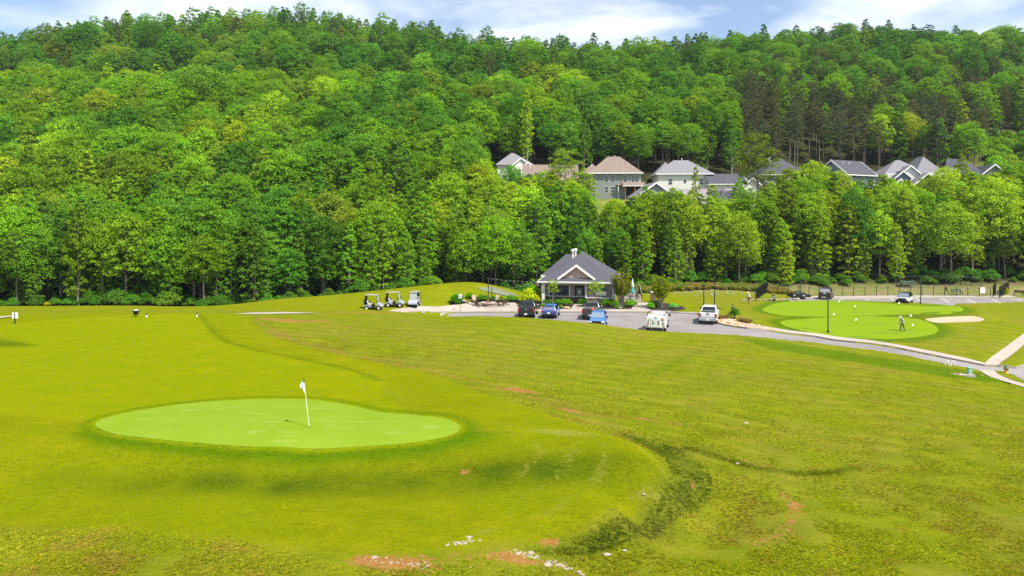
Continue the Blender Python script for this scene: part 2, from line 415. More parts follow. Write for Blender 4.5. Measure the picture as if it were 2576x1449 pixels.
SWALE = smooth_poly(px([(1560, 1092), (1640, 1108), (1720, 1135), (1775, 1180), (1790, 1235), (1750, 1290), (1660, 1345), (1540, 1380), (1380, 1396), (1330, 1384), (1510, 1325), (1650, 1242), (1684, 1190), (1655, 1143)]), 4)
LUSH = smooth_poly(px([(1880, 852), (2100, 881), (2300, 911), (2460, 936), (2560, 960), (2500, 962), (2300, 936), (2050, 896), (1920, 872)]), 4)
PUTT = smooth_poly(px([(1919, 782), (1932, 770), (1975, 760), (2060, 756.5), (2150, 758), (2250, 765), (2330, 770), (2400, 770), (2424, 778), (2400, 786), (2330, 790), (2250, 792),
                       (2193, 796), (2250, 797.5), (2310, 803), (2345, 815), (2361, 829), (2345, 841), (2290, 850), (2215, 853), (2130, 849), (2050, 839), (1985, 824), (1962, 812), (1985, 805),
                       (2040, 801), (2080, 797.5), (2020, 796), (1960, 793)]), 4)
SAND = smooth_poly(px([(2328, 803), (2370, 798), (2440, 795), (2475, 802), (2460, 809), (2400, 811), (2355, 812)]), 4)
DRIVE = px([('w', -8.0, 88.3), ('w', 0, 88.5), ('w', 12, 88.6), ('w', 20, 88.5), ('w', 23.2, 87.6), (1790, 800), (1806, 811), (1850, 822), (1924, 829), (2050, 846), (2181, 863.5), (2300, 884), (2438, 911), (2478, 919), (2560, 924),
            (2640, 900), (2760, 860), (2800, 862), (2760, 930), (2700, 1010), (2640, 1010), (2576, 956), (2553, 942), (2530, 934), (2500, 930), (2462, 930), (2380, 914), (2280, 893), (2181, 876.5), (2050, 861), (1960, 853), (1868, 843.5),
            ('w', 21, 71.4), ('w', 15, 73.0), ('w', 8, 73.8), ('w', 0, 74.5), ('w', -6, 77), ('w', -8.6, 84)])
LOT = px([(1985, 757), ('w', 47, 104.2), ('w', 62, 104.0), (2395, 768), (2410, 762.5), (2576, 758), (2900, 752), (2900, 746), (2600, 748.5), (2470, 749), (1985, 749.5)], 98)
PATIO = px([(964, 784.3), (990, 779), (1028, 773.3), (1056, 770), (1152, 765.4), ('w', -5.7, 98.6), ('w', 0.4, 98.8), ('w', 1.6, 91.3), ('w', 1.6, 88.9), ('w', -8.0, 88.7), ('w', -9.2, 87.0), (1107, 795), (1126, 783.5), (1056, 782.3), (1024, 784.5), (1006, 789), (985, 788.5)], 80)
WALK = px([('w', 1.6, 88.9), ('w', 12, 89.0), ('w', 20, 88.9), ('w', 23.6, 88.0), (1795, 797), (1808, 805), (1850, 812), (1924, 821.5), (2050, 839), (2181, 855), (2300, 875), (2438, 903), (2478, 914), (2520, 880), (2576, 839), (2700, 760),
           (2740, 760), (2600, 845), (2510, 918), (2478, 917.6), (2438, 909.5), (2300, 882.5), (2181, 862), (2050, 844.7), (1936, 829), (1830, 800), (1780, 790), (1750, 789), (1700, 786), ('w', 20, 91.3), ('w', 12, 91.3), ('w', 1.6, 91.3)])
RANGE_PATH = px([(1202, 725), (1231, 722.3), (1262, 731), (1300, 742.8), (1283, 746.5), (1247, 738), (1214, 731)], 92)
CURVE_WALK = px([(2463, 931), (2500, 931.5), (2513, 943), (2540, 955), (2576, 966), (2640, 985), (2640, 1000), (2576, 974), (2530, 961), (2490, 948)])

WEST = px([(590, 790), (640, 786.5), (720, 785.5), (800, 787), (720, 789.5), (640, 791)])
CORNER = px([(-20, 797), (0, 796.5), (30, 795), (33, 797), (0, 800.5), (-20, 802)])

# ------------------------------------------------------------------ ground material
def ground_material():
    m, n, l, b = nt('ground')
    tco = n.new('ShaderNodeTexCoord')
    def noise(s, d=5, rough=.55, sx=1, sy=1):
        mp = n.new('ShaderNodeMapping'); mp.inputs['Scale'].default_value = (sx, sy, 1); l.new(tco.outputs['Object'], mp.inputs['Vector'])
        t = n.new('ShaderNodeTexNoise'); t.inputs['Scale'].default_value = s; t.inputs['Detail'].default_value = d; t.inputs['Roughness'].default_value = rough
        l.new(mp.outputs[0], t.inputs['Vector']); return t.outputs['Fac']
    def ramp(f, a, b_, lo=0, hi=1):
        r = n.new('ShaderNodeMapRange'); r.interpolation_type = 'SMOOTHSTEP'; l.new(f, r.inputs['Value'])
        r.inputs['From Min'].default_value = a; r.inputs['From Max'].default_value = b_; r.inputs['To Min'].default_value = lo; r.inputs['To Max'].default_value = hi
        return r.outputs['Result']
    def mix(f, a, c):
        x = n.new('ShaderNodeMixRGB')
        if isinstance(f, (int, float)): x.inputs['Fac'].default_value = f
        else: l.new(f, x.inputs['Fac'])
        for s, v in (('Color1', a), ('Color2', c)):
            if isinstance(v, tuple): x.inputs[s].default_value = v + (1,)
            else: l.new(v, x.inputs[s])
        return x.outputs['Color']
    def mth(op, a, c):
        x = n.new('ShaderNodeMath'); x.operation = op
        for i, v in enumerate((a, c)):
            if isinstance(v, (int, float)): x.inputs[i].default_value = v
            else: l.new(v, x.inputs[i])
        return x.outputs[0]
    def attr(nm):
        a = n.new('ShaderNodeAttribute'); a.attribute_name = nm; return a.outputs['Fac']
    big = noise(0.10, 4); mid = noise(0.55, 6, .6, 1, 1.6); fine = noise(5.0, 6, .7, 1, 1.8); streak = noise(1.4, 6, .65, .35, 2.2); tiny = noise(22, 4, .7)
    # rough: yellow-green, straw and darker tufts
    rough = mix(ramp(mid, .35, .68), (0.129, 0.163, 0.0054), (0.202, 0.207, 0.0081))
    rough = mix(ramp(big, .42, .62, 0, .55), rough, (0.142, 0.180, 0.0045))
    rough = mix(ramp(fine, .52, .74, 0, .5), rough, (0.073, 0.092, 0.0054))
    rough = mix(ramp(noise(1.0, 7, .7, .5, 3.2), .5, .68, 0, .55), rough, (0.219, 0.229, 0.0081))
    rough = mix(ramp(streak, .58, .75, 0, .55), rough, (0.232, 0.207, 0.0270))
    rough = mix(ramp(noise(.9, 7, .7, .6, 1.4), .60, .74, 0, .6), rough, (0.129, 0.084, 0.0158))
    rough = mix(ramp(noise(.22, 6, .65), .40, .68, 0, .55), rough, (0.205, 0.165, 0.030))
    wv = n.new('ShaderNodeTexWave'); wv.wave_type = 'BANDS'; wv.bands_direction = 'Y'; wmp = n.new('ShaderNodeMapping'); wmp.inputs['Rotation'].default_value = (0, 0, R(14)); l.new(tco.outputs['Object'], wmp.inputs['Vector']); l.new(wmp.outputs[0], wv.inputs['Vector'])
    wv.inputs['Scale'].default_value = .17; wv.inputs['Distortion'].default_value = 5; wv.inputs['Detail'].default_value = 3; wv.inputs['Detail Scale'].default_value = .6
    rough = mix(ramp(wv.outputs['Fac'], .2, .9, 0, .38), rough, (0.105, 0.140, 0.006))
    mown = mix(ramp(mid, .3, .7), (0.150, 0.180, 0.0018), (0.211, 0.211, 0.0027))
    mown = mix(ramp(big, .4, .62, 0, .6), mown, (0.163, 0.198, 0.0018))
    mown = mix(ramp(streak, .60, .8, 0, .35), mown, (0.228, 0.189, 0.0135))
    mown = mix(ramp(fine, .45, .72, 0, .55), mown, (0.103, 0.132, 0.0027))
    mown = mix(ramp(noise(2.6, 7, .75, .5, 2.0), .50, .70, 0, .5), mown, (0.099, 0.132, 0.0018))
    fair = mix(ramp(mid, .3, .7), (0.159, 0.207, 0.0014), (0.206, 0.220, 0.0018))
    fair = mix(ramp(streak, .5, .8, 0, .4), fair, (0.129, 0.176, 0.0018))
    fair = mix(ramp(noise(2.6, 7, .75, .5, 2.0), .52, .72, 0, .4), fair, (0.224, 0.207, 0.0045))
    dark = mix(ramp(fine, .3, .7), (0.026, 0.055, 0.0027), (0.073, 0.110, 0.0045))
    lush = mix(ramp(fine, .3, .7), (0.034, 0.097, 0.0014), (0.073, 0.154, 0.0023))
    swale = mix(ramp(noise(3.0, 6, .7), .38, .62), (0.052, 0.079, 0.0054), (0.142, 0.154, 0.0135))
    straw = mix(ramp(fine, .3, .7), (0.258, 0.229, 0.0450), (0.172, 0.194, 0.0225))
    clay = mix(ramp(fine, .35, .7), (0.25, 0.100, 0.020), (0.31, 0.185, 0.070))
    meadow = mix(ramp(noise(1.1, 5), .4, .62), (0.26, 0.20, 0.12), (0.15, 0.20, 0.03))
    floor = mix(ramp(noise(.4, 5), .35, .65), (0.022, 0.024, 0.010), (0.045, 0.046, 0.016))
    lawn = mix(ramp(noise(.3, 5), .35, .65), (0.10, 0.16, 0.02), (0.20, 0.20, 0.05))
    c = mix(attr('mown'), rough, mown); c = mix(attr('fair'), c, fair)
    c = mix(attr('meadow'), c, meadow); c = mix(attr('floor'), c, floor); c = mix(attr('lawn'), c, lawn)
    c = mix(attr('lush'), c, lush); c = mix(attr('swale'), c, swale); c = mix(attr('dark'), c, dark); c = mix(attr('collar'), c, lush)
    c = mix(ramp(mth('ADD', attr('straw'), mth('MULTIPLY', mth('SUBTRACT', fine, .5), 1.6)), .45, .75, 0, .8), c, straw)
    c = mix(ramp(mth('ADD', attr('clay'), mth('MULTIPLY', mth('SUBTRACT', noise(3.0, 8, .8, .8, 1.3), .5), 3.0)), .52, .78), c, clay)
    c = mix(ramp(tiny, .35, .7, 0, .22), c, (0.03, 0.04, 0.005))
    l.new(c, b.inputs['Base Color']); b.inputs['Roughness'].default_value = .95; b.inputs['Specular IOR Level'].default_value = .0
    bp = n.new('ShaderNodeBump'); bp.inputs['Strength'].default_value = .7; bp.inputs['Distance'].default_value = .12
    l.new(mth('ADD', fine, mth('MULTIPLY', tiny, .4)), bp.inputs['Height']); l.new(bp.outputs['Normal'], b.inputs['Normal'])
    return m

def grow(a, b, s0, f): 
    o = []; v = a; s = s0
    while abs(v) < abs(b): v += math.copysign(s, b); s *= f; o.append(v)
    return o

# --------------------------------------------------- paved and special sheets
ASPH = mat('asphalt', (0.200, 0.182, 0.178), .9, var=.22, scale=.3, bump=.15, bscale=60)
CONC = mat('concrete', (0.33, 0.28, 0.235), .85, var=.14, scale=.6, bump=.1, bscale=30)
CONC2 = mat('weathered concrete', (0.135, 0.155, 0.100), .9, var=.1, scale=.8)
KERBM = mat('kerb concrete', (0.30, 0.25, 0.21), .85, var=.15, scale=2)
MULCH = mat('dark mulch', (0.022, 0.014, 0.010), .95, var=.35, scale=14, bump=.8, bscale=18)
SANDM = mat('bunker sand', (0.36, 0.285, 0.185), .95, var=.06, scale=3, bump=.2, bscale=12)
def puttmat(name, c1, c2, c3, scale=.5):
    m, n, l, b = nt(name)
    tco = n.new('ShaderNodeTexCoord')
    def nz_(s, d, sx, sy):
        mp = n.new('ShaderNodeMapping'); mp.inputs['Scale'].default_value = (sx, sy, 1); l.new(tco.outputs['Object'], mp.inputs['Vector'])
        t = n.new('ShaderNodeTexNoise'); t.inputs['Scale'].default_value = s; t.inputs['Detail'].default_value = d; l.new(mp.outputs[0], t.inputs['Vector']); return t.outputs['Fac']
    x = n.new('ShaderNodeMixRGB'); l.new(nz_(scale, 4, .8, 1.4), x.inputs['Fac']); x.inputs['Color1'].default_value = c1 + (1,); x.inputs['Color2'].default_value = c2 + (1,)
    r = n.new('ShaderNodeMapRange'); l.new(nz_(scale * 2.2, 6, .45, 2.0), r.inputs['Value']); r.inputs['From Min'].default_value = .56; r.inputs['From Max'].default_value = .72; r.inputs['To Max'].default_value = .7
    y = n.new('ShaderNodeMixRGB'); l.new(r.outputs[0], y.inputs['Fac']); l.new(x.outputs['Color'], y.inputs['Color1']); y.inputs['Color2'].default_value = c3 + (1,)
    f = n.new('ShaderNodeMixRGB'); f.blend_type = 'MULTIPLY'; f.inputs['Fac'].default_value = .45; l.new(y.outputs['Color'], f.inputs['Color1']); l.new(nz_(26, 3, 1, 1), f.inputs['Color2'])
    l.new(f.outputs['Color'], b.inputs['Base Color']); b.inputs['Roughness'].default_value = .9; b.inputs['Specular IOR Level'].default_value = .0
    bp = n.new('ShaderNodeBump'); bp.inputs['Strength'].default_value = .35; bp.inputs['Distance'].default_value = .05; l.new(nz_(9, 5, 1, 1), bp.inputs['Height']); l.new(bp.outputs[0], b.inputs['Normal'])
    return m
GREENM = puttmat('putting surface', (0.172, 0.280, 0.012), (0.228, 0.325, 0.030), (0.290, 0.345, 0.075), .7)
PUTTM = puttmat('practice putting surface', (0.170, 0.275, 0.005), (0.225, 0.315, 0.018), (0.085, 0.200, 0.040), .28)

sheet('putting_green', GREEN, GREENM, dz=.008, step=.3, sink=.03, skirt=.08)
sheet('practice_green', PUTT, PUTTM, dz=.015, step=1.0, sink=.05, skirt=.12)
sheet('bunker_sand', SAND, SANDM, dz=.015, step=.4, sink=.34, zfun=lambda x, y: H(x, y) - .20 * sstep(.3, 1.5, sdist(x, y, SAND)), skirt=.08, margin=-.45)
sheet('road', DRIVE, ASPH, dz=-.10, step=1.5, sink=.24, margin=.1)
sheet('parking_lot', LOT, ASPH, dz=-.05, step=2.0, sink=.2)
sheet('patio_paving', PATIO, CONC, dz=.03, step=1.2, sink=.12, skirt=.2, margin=.15)
sheet('pavement', WALK, CONC, dz=.035, step=1.0, sink=.12, skirt=.2, margin=.15)
sheet('cart_path', RANGE_PATH, CONC2, dz=.03, step=.8, sink=.12)
sheet('footpath', CURVE_WALK, CONC, dz=.03, step=.8, sink=.12)
sheet('tee_path', WEST, CONC, dz=.03, step=.8, sink=.12)
sheet('tee_path', CORNER, CONC, dz=.03, step=.8, sink=.12)
BED1 = [(1.75, 91.4), (7.7, 91.4), (8.1, 93.0), (8.7, 96.5), (3.2, 97.2), (1.0, 97.0), (0.6, 94.5)]
BED2 = [(9.7, 91.4), (15.7, 91.4), (17.4, 96.0), (17.6, 97.6), (11.2, 96.0), (10.4, 95.5)]
BED3 = px([(1636, 779), (1655, 781), (1690, 782), (1722, 778), (1712, 770), (1680, 764), (1655, 764)], 85)
BED4 = [(-5.5, 98.7), (0.2, 98.9), (3.0, 99.5), (3.0, 101.2), (-5.8, 100.4)]
BED5 = px([(1133, 765.8), (1150, 766.2), (1170, 763.2), (1172, 759), (1150, 757), (1136, 760)], 85)
DOORWALK = [(7.8, 91.2), (9.6, 91.2), (10.5, 97.2), (8.9, 97.2)]
SIDEWALK2 = [(15.9, 91.2), (18.0, 91.2), (20.6, 98.8), (17.9, 98.8)]
for nm, pl in (('flower_bed', BED1), ('flower_bed', BED2), ('flower_bed', smooth_poly(BED3, 4)), ('flower_bed', BED4), ('flower_bed', smooth_poly(BED5, 4))):
    sheet(nm, pl, MULCH, dz=.05, step=.6, sink=.10, skirt=.15)
sheet('footpath', DOORWALK, CONC, dz=.04, step=1, sink=.12, skirt=.15)
sheet('footpath', SIDEWALK2, CONC, dz=.045, step=1, sink=.12, skirt=.15)
ISLAND = px([(1800, 806), (1806, 812), (1830, 818), (1880, 825), (1936, 830.5), (1985, 838), (1940, 826), (1880, 812), (1840, 803), (1815, 799)], 70)
def kerb(pts, w=.18, up=.07, down=.16, dz=0.0):
    """concrete kerb swept along a ground line"""
    P3 = []
    for i in range(len(pts) - 1):
        a, b = np.array(pts[i]), np.array(pts[i + 1]); k = max(1, int(np.hypot(*(b - a)) / 1.0))
        P3 += [a + (b - a) * t / k for t in range(k)]
    P3.append(np.array(pts[-1]))
    rings = []
    for i, p in enumerate(P3):
        d = P3[min(i + 1, len(P3) - 1)] - P3[max(i - 1, 0)]; d = d / max(np.hypot(*d), 1e-6); nn = np.array([-d[1], d[0]]) * w / 2
        z = h(*p) + dz
        rings.append([(p[0] - nn[0], p[1] - nn[1], z - down), (p[0] + nn[0], p[1] + nn[1], z - down), (p[0] + nn[0], p[1] + nn[1], z + up), (p[0] - nn[0], p[1] - nn[1], z + up)])
    o = MB().loft(rings).build('kerb', KERBM); o['kind'] = 'structure'; return o
kerb([(-8.0, 88.5), (0, 88.7), (12, 88.8), (20, 88.7), (23.4, 87.8)] + px([(1790, 798.5)], 70))
kerb(px([(1850, 814.5), (1924, 825.5), (2050, 845), (2181, 862.6), (2300, 883), (2438, 910), (2476, 917.8)], 60), up=.05)
kerb(ISLAND[:6])
kerb(px([(1231, 721.8), (1262, 730.6), (1301, 743)], 92), w=.22, up=.10)
kerb(px([(1985, 750), (2100, 749.8), (2300, 749.5), (2470, 749)], 98), w=.2, up=.08)
kerb(px([(2512, 919.5), (2555, 924.5), (2590, 915)], 60), up=.05)
FARWALK = px([(1990, 749.5), (2470, 748.8), (2560, 748), (2540, 744), (2060, 745.0), (2000, 746)], 98)
sheet('pavement', FARWALK, CONC, dz=.05, step=1.5, sink=.12, skirt=.2)
# painted parking bays of the far lot
WHITEP = mat('road paint', (0.62, 0.60, 0.56), .8, var=.12, scale=9)
bays = MB()
for i in range(9):
    X = 52 + i * 4.1
    a = np.array([X - 1.2, 104.8]); b = np.array([X + .5, 109.6])
    d = (b - a) / np.hypot(*(b - a)); nn = np.array([-d[1], d[0]]) * .06
    pts = []
    for t in np.linspace(0, 1, 6):
        p = a + (b - a) * t; pts.append((p, h(*p) - .04))
    for (p, z), (q, w) in zip(pts[:-1], pts[1:]):
        bays.add([(p[0] - nn[0], p[1] - nn[1], z), (p[0] + nn[0], p[1] + nn[1], z), (q[0] + nn[0], q[1] + nn[1], w), (q[0] - nn[0], q[1] - nn[1], w)], [(0, 1, 2, 3)])
o = bays.build('parking_bay_line', WHITEP); o['kind'] = 'structure'

# --------------------------------------------------- the ground itself
ys = list(np.arange(4, 19, .6)) + list(np.arange(19, 42, .2)) + list(np.arange(42, 64, .33)) + list(np.arange(64, 92, .22)) + list(np.arange(92, 116, .45)) + list(np.arange(116, 200, 2.5)); ys += grow(ys[-1], 1900, 5, 1.09)
xp = list(np.arange(0, 52, .28)); xp += list(np.arange(xp[-1] + .8, 95, .9)); xp += grow(xp[-1], 1900, 2.5, 1.13)
xn = list(-np.arange(.28, 36, .28)); xn += list(np.arange(xn[-1] - .8, -95, -.9)); xn += grow(xn[-1], -1900, 2.5, 1.13)
xs = np.array(sorted(xn) + xp); ys = np.array(ys)
GX_, GY_ = np.meshgrid(xs, ys); fx, fy = GX_.ravel(), GY_.ravel()
fz = H(fx, fy)
rough_amp = np.clip(sdist(fx, fy, MOWN) * -0.5, 0, 1) * (fy < 80)
def vnoise(x, y, s, seed=0):
    """cheap smooth lattice noise"""
    x = x / s + seed * 17.3; y = y / s - seed * 9.1
    xi = np.floor(x).astype(int); yi = np.floor(y).astype(int); a = x - xi; b = y - yi
    a = a * a * (3 - 2 * a); b = b * b * (3 - 2 * b)
    def hsh(i, j): 
        v = np.sin(i * 127.1 + j * 311.7 + seed * 74.7) * 43758.5453; return v - np.floor(v)
    return (hsh(xi, yi) * (1 - a) + hsh(xi + 1, yi) * a) * (1 - b) + (hsh(xi, yi + 1) * (1 - a) + hsh(xi + 1, yi + 1) * a) * b
near_f = (fy < 85)
fz = fz + near_f * rough_amp * ((vnoise(fx, fy, 1.1, 1) - .5) * .10 + (vnoise(fx, fy, .5, 2) - .5) * .06)
for poly, dep, mar in SUNK:
    b0 = np.array(poly); sel = (fx > b0[:, 0].min() - 1) & (fx < b0[:, 0].max() + 1) & (fy > b0[:, 1].min() - 1) & (fy < b0[:, 1].max() + 1)
    if not sel.any(): continue
    ins = inpoly(fx[sel], fy[sel], poly) if mar == 0 else sdist(fx[sel], fy[sel], poly) > -mar; zz = fz[sel]; base = H(fx[sel], fy[sel])
    zz[ins] = np.minimum(zz[ins], base[ins] - dep); fz[sel] = zz
nx, ny = len(xs), len(ys)
idx = np.arange(nx * ny).reshape(ny, nx)
quads = np.stack([idx[:-1, :-1], idx[:-1, 1:], idx[1:, 1:], idx[1:, :-1]], -1).reshape(-1, 4)
gm = bpy.data.meshes.new('ground')
gm.vertices.add(nx * ny); gm.vertices.foreach_set('co', np.c_[fx, fy, fz].ravel())
gm.loops.add(len(quads) * 4); gm.loops.foreach_set('vertex_index', quads.ravel())
gm.polygons.add(len(quads)); gm.polygons.foreach_set('loop_start', np.arange(len(quads)) * 4); gm.polygons.foreach_set('loop_total', np.full(len(quads), 4))
gm.update(); gm.validate(); gm.shade_smooth()
def setattr_(nm, v):
    a = gm.attributes.new(nm, 'FLOAT', 'POINT'); a.data.foreach_set('value', np.clip(v, 0, 1).astype(np.float32))
wob = (vnoise(fx, fy, .8, 3) - .5) * .5
closeb = fy < 130
def soft(poly, w, off=0.0):
    v = np.zeros(len(fx)); d = sdist(fx[closeb], fy[closeb], poly) + wob[closeb] * min(w, .6) + off
    v[closeb] = sstep(-w, w, d); return v
mownv = soft(MOWN, .6); setattr_('mown', np.maximum(mownv, ((fy > 78) & (fy < 114) & (fx < 26)) * .75))
gd0 = np.full(len(fx), 99.0); gd0[fy < 60] = pdist(fx[fy < 60], fy[fy < 60], GREEN)
setattr_('fair', np.maximum(soft(FAIR, .3) * .9, (1 - sstep(.15, .4, gd0))))
gd = np.full(len(fx), 99.0); nb_ = fy < 60; gd[nb_] = pdist(fx[nb_], fy[nb_], GREEN)
side = np.interp(fx, [-16, -5, -2, 1], [.8, .9, 1.2, 1.9])
front = ((fy < 30) & True)
setattr_('collar', sstep(.05, .45, gd) * (1 - sstep(.3, 1.25, gd / np.where(fy < 29.5, 1.35, .75) / side + wob * .3)) * .85)
# slope below the green: darker grass colour, with the bank's shade painted in
arcs = [px(a) for a in ([(1280, 1072), (1400, 1085), (1446, 1105), (1448, 1140), (1400, 1200), (1290, 1262)], [(1440, 1085), (1515, 1115), (1532, 1150), (1500, 1205), (1380, 1290), (1200, 1340)], [(1200, 1080), (1330, 1100), (1360, 1135), (1320, 1190), (1200, 1240)], [(1560, 1110), (1640, 1150), (1668, 1190), (1630, 1238), (1500, 1318)], [(960, 960), (972, 990), (940, 1015)], [(985, 985), (1010, 1005)])]
arcv = np.zeros(len(fx)); m_ = fy < 45
for a in arcs: arcv[m_] = np.maximum(arcv[m_], 1 - sstep(.14, .50, pdist(fx[m_], fy[m_], a, False) + wob[m_] * .25))
dk = np.exp(-((fx + 8.5) / 7.5) ** 2 - ((fy - 25.9) / .9) ** 2) * .72 + np.exp(-((fx - 1.0) / 4.2) ** 2 - ((fy - 26.6) / 1.0) ** 2) * .72
DKV = np.clip(dk, 0, 1) * (.6 + .8 * vnoise(fx, fy, 1.0, 9))
pd_ = np.full(len(fx), 99.0); m_ = (fy > 60) & (fy < 112); pd_[m_] = pdist(fx[m_], fy[m_], PUTT)
lv = soft(LUSH, .8) * .65
lv = np.maximum(lv, (1 - sstep(.6, 2.2, pd_)) * .75)
lv = np.maximum(lv, soft(smooth_poly(px([(1690, 905), (1760, 880), (1770, 870), (1720, 912), (1650, 945), (1640, 940)]), 3), .6) * .45)
setattr_('lush', lv)
BANK2 = smooth_poly(px([(2190, 793.5), (2250, 789), (2340, 789.5), (2400, 791), (2460, 793), (2440, 794.5), (2380, 796), (2330, 800), (2300, 799), (2250, 796)]), 3)
setattr_('swale', np.maximum(soft(SWALE, .5) * .98 * (.75 + .35 * vnoise(fx, fy, 1.4, 21)), soft(BANK2, .5) * .7))
FEDGE = px([(500, 791), (520, 815), (540, 838), (575, 862), (650, 882), (780, 908), (900, 935), (950, 955)])
fe = np.zeros(len(fx)); m_ = (fy < 75) & (fx < 0); fe[m_] = 1 - sstep(.1, .45, pdist(fx[m_], fy[m_], FEDGE, False) + wob[m_] * .3)
HOLL = smooth_poly(px([(-60, 845), (30, 858), (88, 868), (60, 872), (-60, 868)]), 3)
fe = np.maximum(fe * .45, soft(HOLL, .6) * .7)
st = np.zeros(len(fx)); cl = np.zeros(len(fx))
CLAYS = [(690, 803, 2.2, 1.2, .75), (730, 810, 1.6, .9, .6), (800, 808, 2.5, 1.0, .65), (880, 787, 3.0, 1.4, .7), (960, 786, 2.4, .9, .55), (850, 820, 2.5, 1.5, .5), (700, 835, 1.6, 1.5, .5),
                        (1290, 978, 1.5, 1.0, .6), (1330, 985, 1.2, .5, .55), (1440, 1036, 1.0, .5, .7), (1380, 1020, 1.8, .7, .5), (1170, 1186, .30, .16, .95), (1030, 1418, 1.6, .55, .75), (940, 1415, .9, .4, .6),
                        (1310, 1408, .6, .25, .8), (1385, 1365, .45, .25, .95), (1250, 1395, 1.0, .4, .5), (1980, 1250, .45, .9, .65), (2005, 1275, .25, .3, .8), (1745, 1222, .3, .3, .75), (1900, 1320, .8, .8, .3),
                        (1660, 1050, 1.2, .5, .45), (1720, 1065, .9, .4, .45), (1560, 1015, 1.6, .6, .4), (1000, 915, 2.0, .8, .35), (1150, 950, 2.5, .8, .4), (2150, 1090, 2.0, .6, .35), (2000, 1200, 2.5, .9, .3), (1890, 1165, 2.5, .4, .3),
                        (960, 781, 4.0, 1.0, .5), (2030, 870, 1.5, .8, .3), (620, 1412, .5, .2, .5)]
STRAWS = [(1440, 1090, 1.5, .6, .7), (1430, 1150, .35, 1.2, .6), (1520, 1150, .3, 1.3, .6), (1400, 1085, 3.2, .35, .5), (1630, 1240, 1.0, .4, .7), (1300, 995, 2.5, .7, .6), (1200, 960, 3, .8, .5), (290, 797, 2.0, .5, .7), (430, 797, 3.0, .5, .45),
                        (100, 1375, 2, .5, .4), (360, 1375, 1.2, .4, .4), (1850, 1330, 1.5, 1.2, .35), (2200, 1150, 5, 1.2, .3), (1750, 990, 3, .9, .35), (1950, 900, 4, 1.0, .3), (2480, 1250, 2.5, .8, .35), (300, 905, 3, .8, .35), (900, 980, 3, .6, .3)]
def world_blobs(L): return [GP(x, y)[:2] + (rx, ry, v) for x, y, rx, ry, v in L]
CLAYW, STRAWW = world_blobs(CLAYS), world_blobs(STRAWS)
def blobsum(x, y, L):
    o = np.zeros(np.shape(x))
    for X, Y, rx, ry, v in L: o += v * np.exp(-((x - X) / rx) ** 2 - ((y - Y) / ry) ** 2)
    return o
cl = blobsum(fx, fy, CLAYW); st = blobsum(fx, fy, STRAWW)
SEAM = px([(640, 800), (700, 842), (850, 886), (1000, 916), (1160, 950), (1290, 980), (1450, 1040), (1600, 1052), (1720, 1070)])
DITCH = px([(1730, 1128), (1800, 1148), (1860, 1165), (1930, 1182), (2040, 1192), (2150, 1180)])
SEAM2 = px([(1960, 1240), (1985, 1262), (2005, 1290), (1990, 1330), (1900, 1370)])
seam = np.zeros(len(fx)); ditch = np.zeros(len(fx)); m_ = fy < 70
w_ = .25 + .5 * vnoise(fx, fy, 2.0, 71)
seam[m_] = 1 - sstep(.15, 1.0, pdist(fx[m_], fy[m_], SEAM, False) / (w_[m_] * 2.2))
ditch[m_] = 1 - sstep(.05, 1.0, pdist(fx[m_], fy[m_], DITCH, False) / (w_[m_] * 1.3))
s2 = np.zeros(len(fx)); s2[m_] = 1 - sstep(.1, 1.0, pdist(fx[m_], fy[m_], SEAM2, False) / (w_[m_] * 1.1))
GULLY = px([(880, 1412), (1000, 1420), (1120, 1412), (1220, 1404), (1320, 1402), (1400, 1422), (1470, 1446)])
s3 = np.zeros(len(fx)); s3[m_] = 1 - sstep(.1, 1.0, pdist(fx[m_], fy[m_], GULLY, False) / (w_[m_] * 1.7))
cl = np.maximum(cl, s3 * .46)
cl = np.maximum(cl, np.maximum(seam * .50, s2 * .5)); cl = np.maximum(cl, ditch * .35)
setattr_('dark', np.maximum(np.maximum(DKV, fe), np.maximum(ditch * .75, seam * .3 * vnoise(fx, fy, .7, 72)))); setattr_('clay', cl * 1.15); setattr_('straw', np.maximum(st, arcv * .50 * (.55 + .7 * vnoise(fx, fy, .7, 51))))
mdv = np.zeros(len(fx)); m_ = (fy > 98) & (fy < 135)
mdv[m_] = sstep(30, 33, fx[m_]) * sstep(111, 113, fy[m_]) * .9
mdv = np.maximum(mdv, np.exp(-((fx - 31) / 9) ** 2 - ((fy - 114) / 4) ** 2))
setattr_('meadow', mdv)
pxv = CX + FV * fx / np.maximum(fy, 60)
lawn = sstep(146, 152, fy) * (1 - sstep(181, 187, fy)) * sstep(1180, 1260, pxv)
lawn = np.maximum(lawn, sstep(2430, 2480, pxv) * sstep(170, 180, fy) * (1 - sstep(222, 230, fy)))
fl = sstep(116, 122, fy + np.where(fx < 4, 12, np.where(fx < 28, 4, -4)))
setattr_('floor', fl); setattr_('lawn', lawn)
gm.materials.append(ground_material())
go = bpy.data.objects.new('ground', gm); COL.objects.link(go); go['kind'] = 'structure'
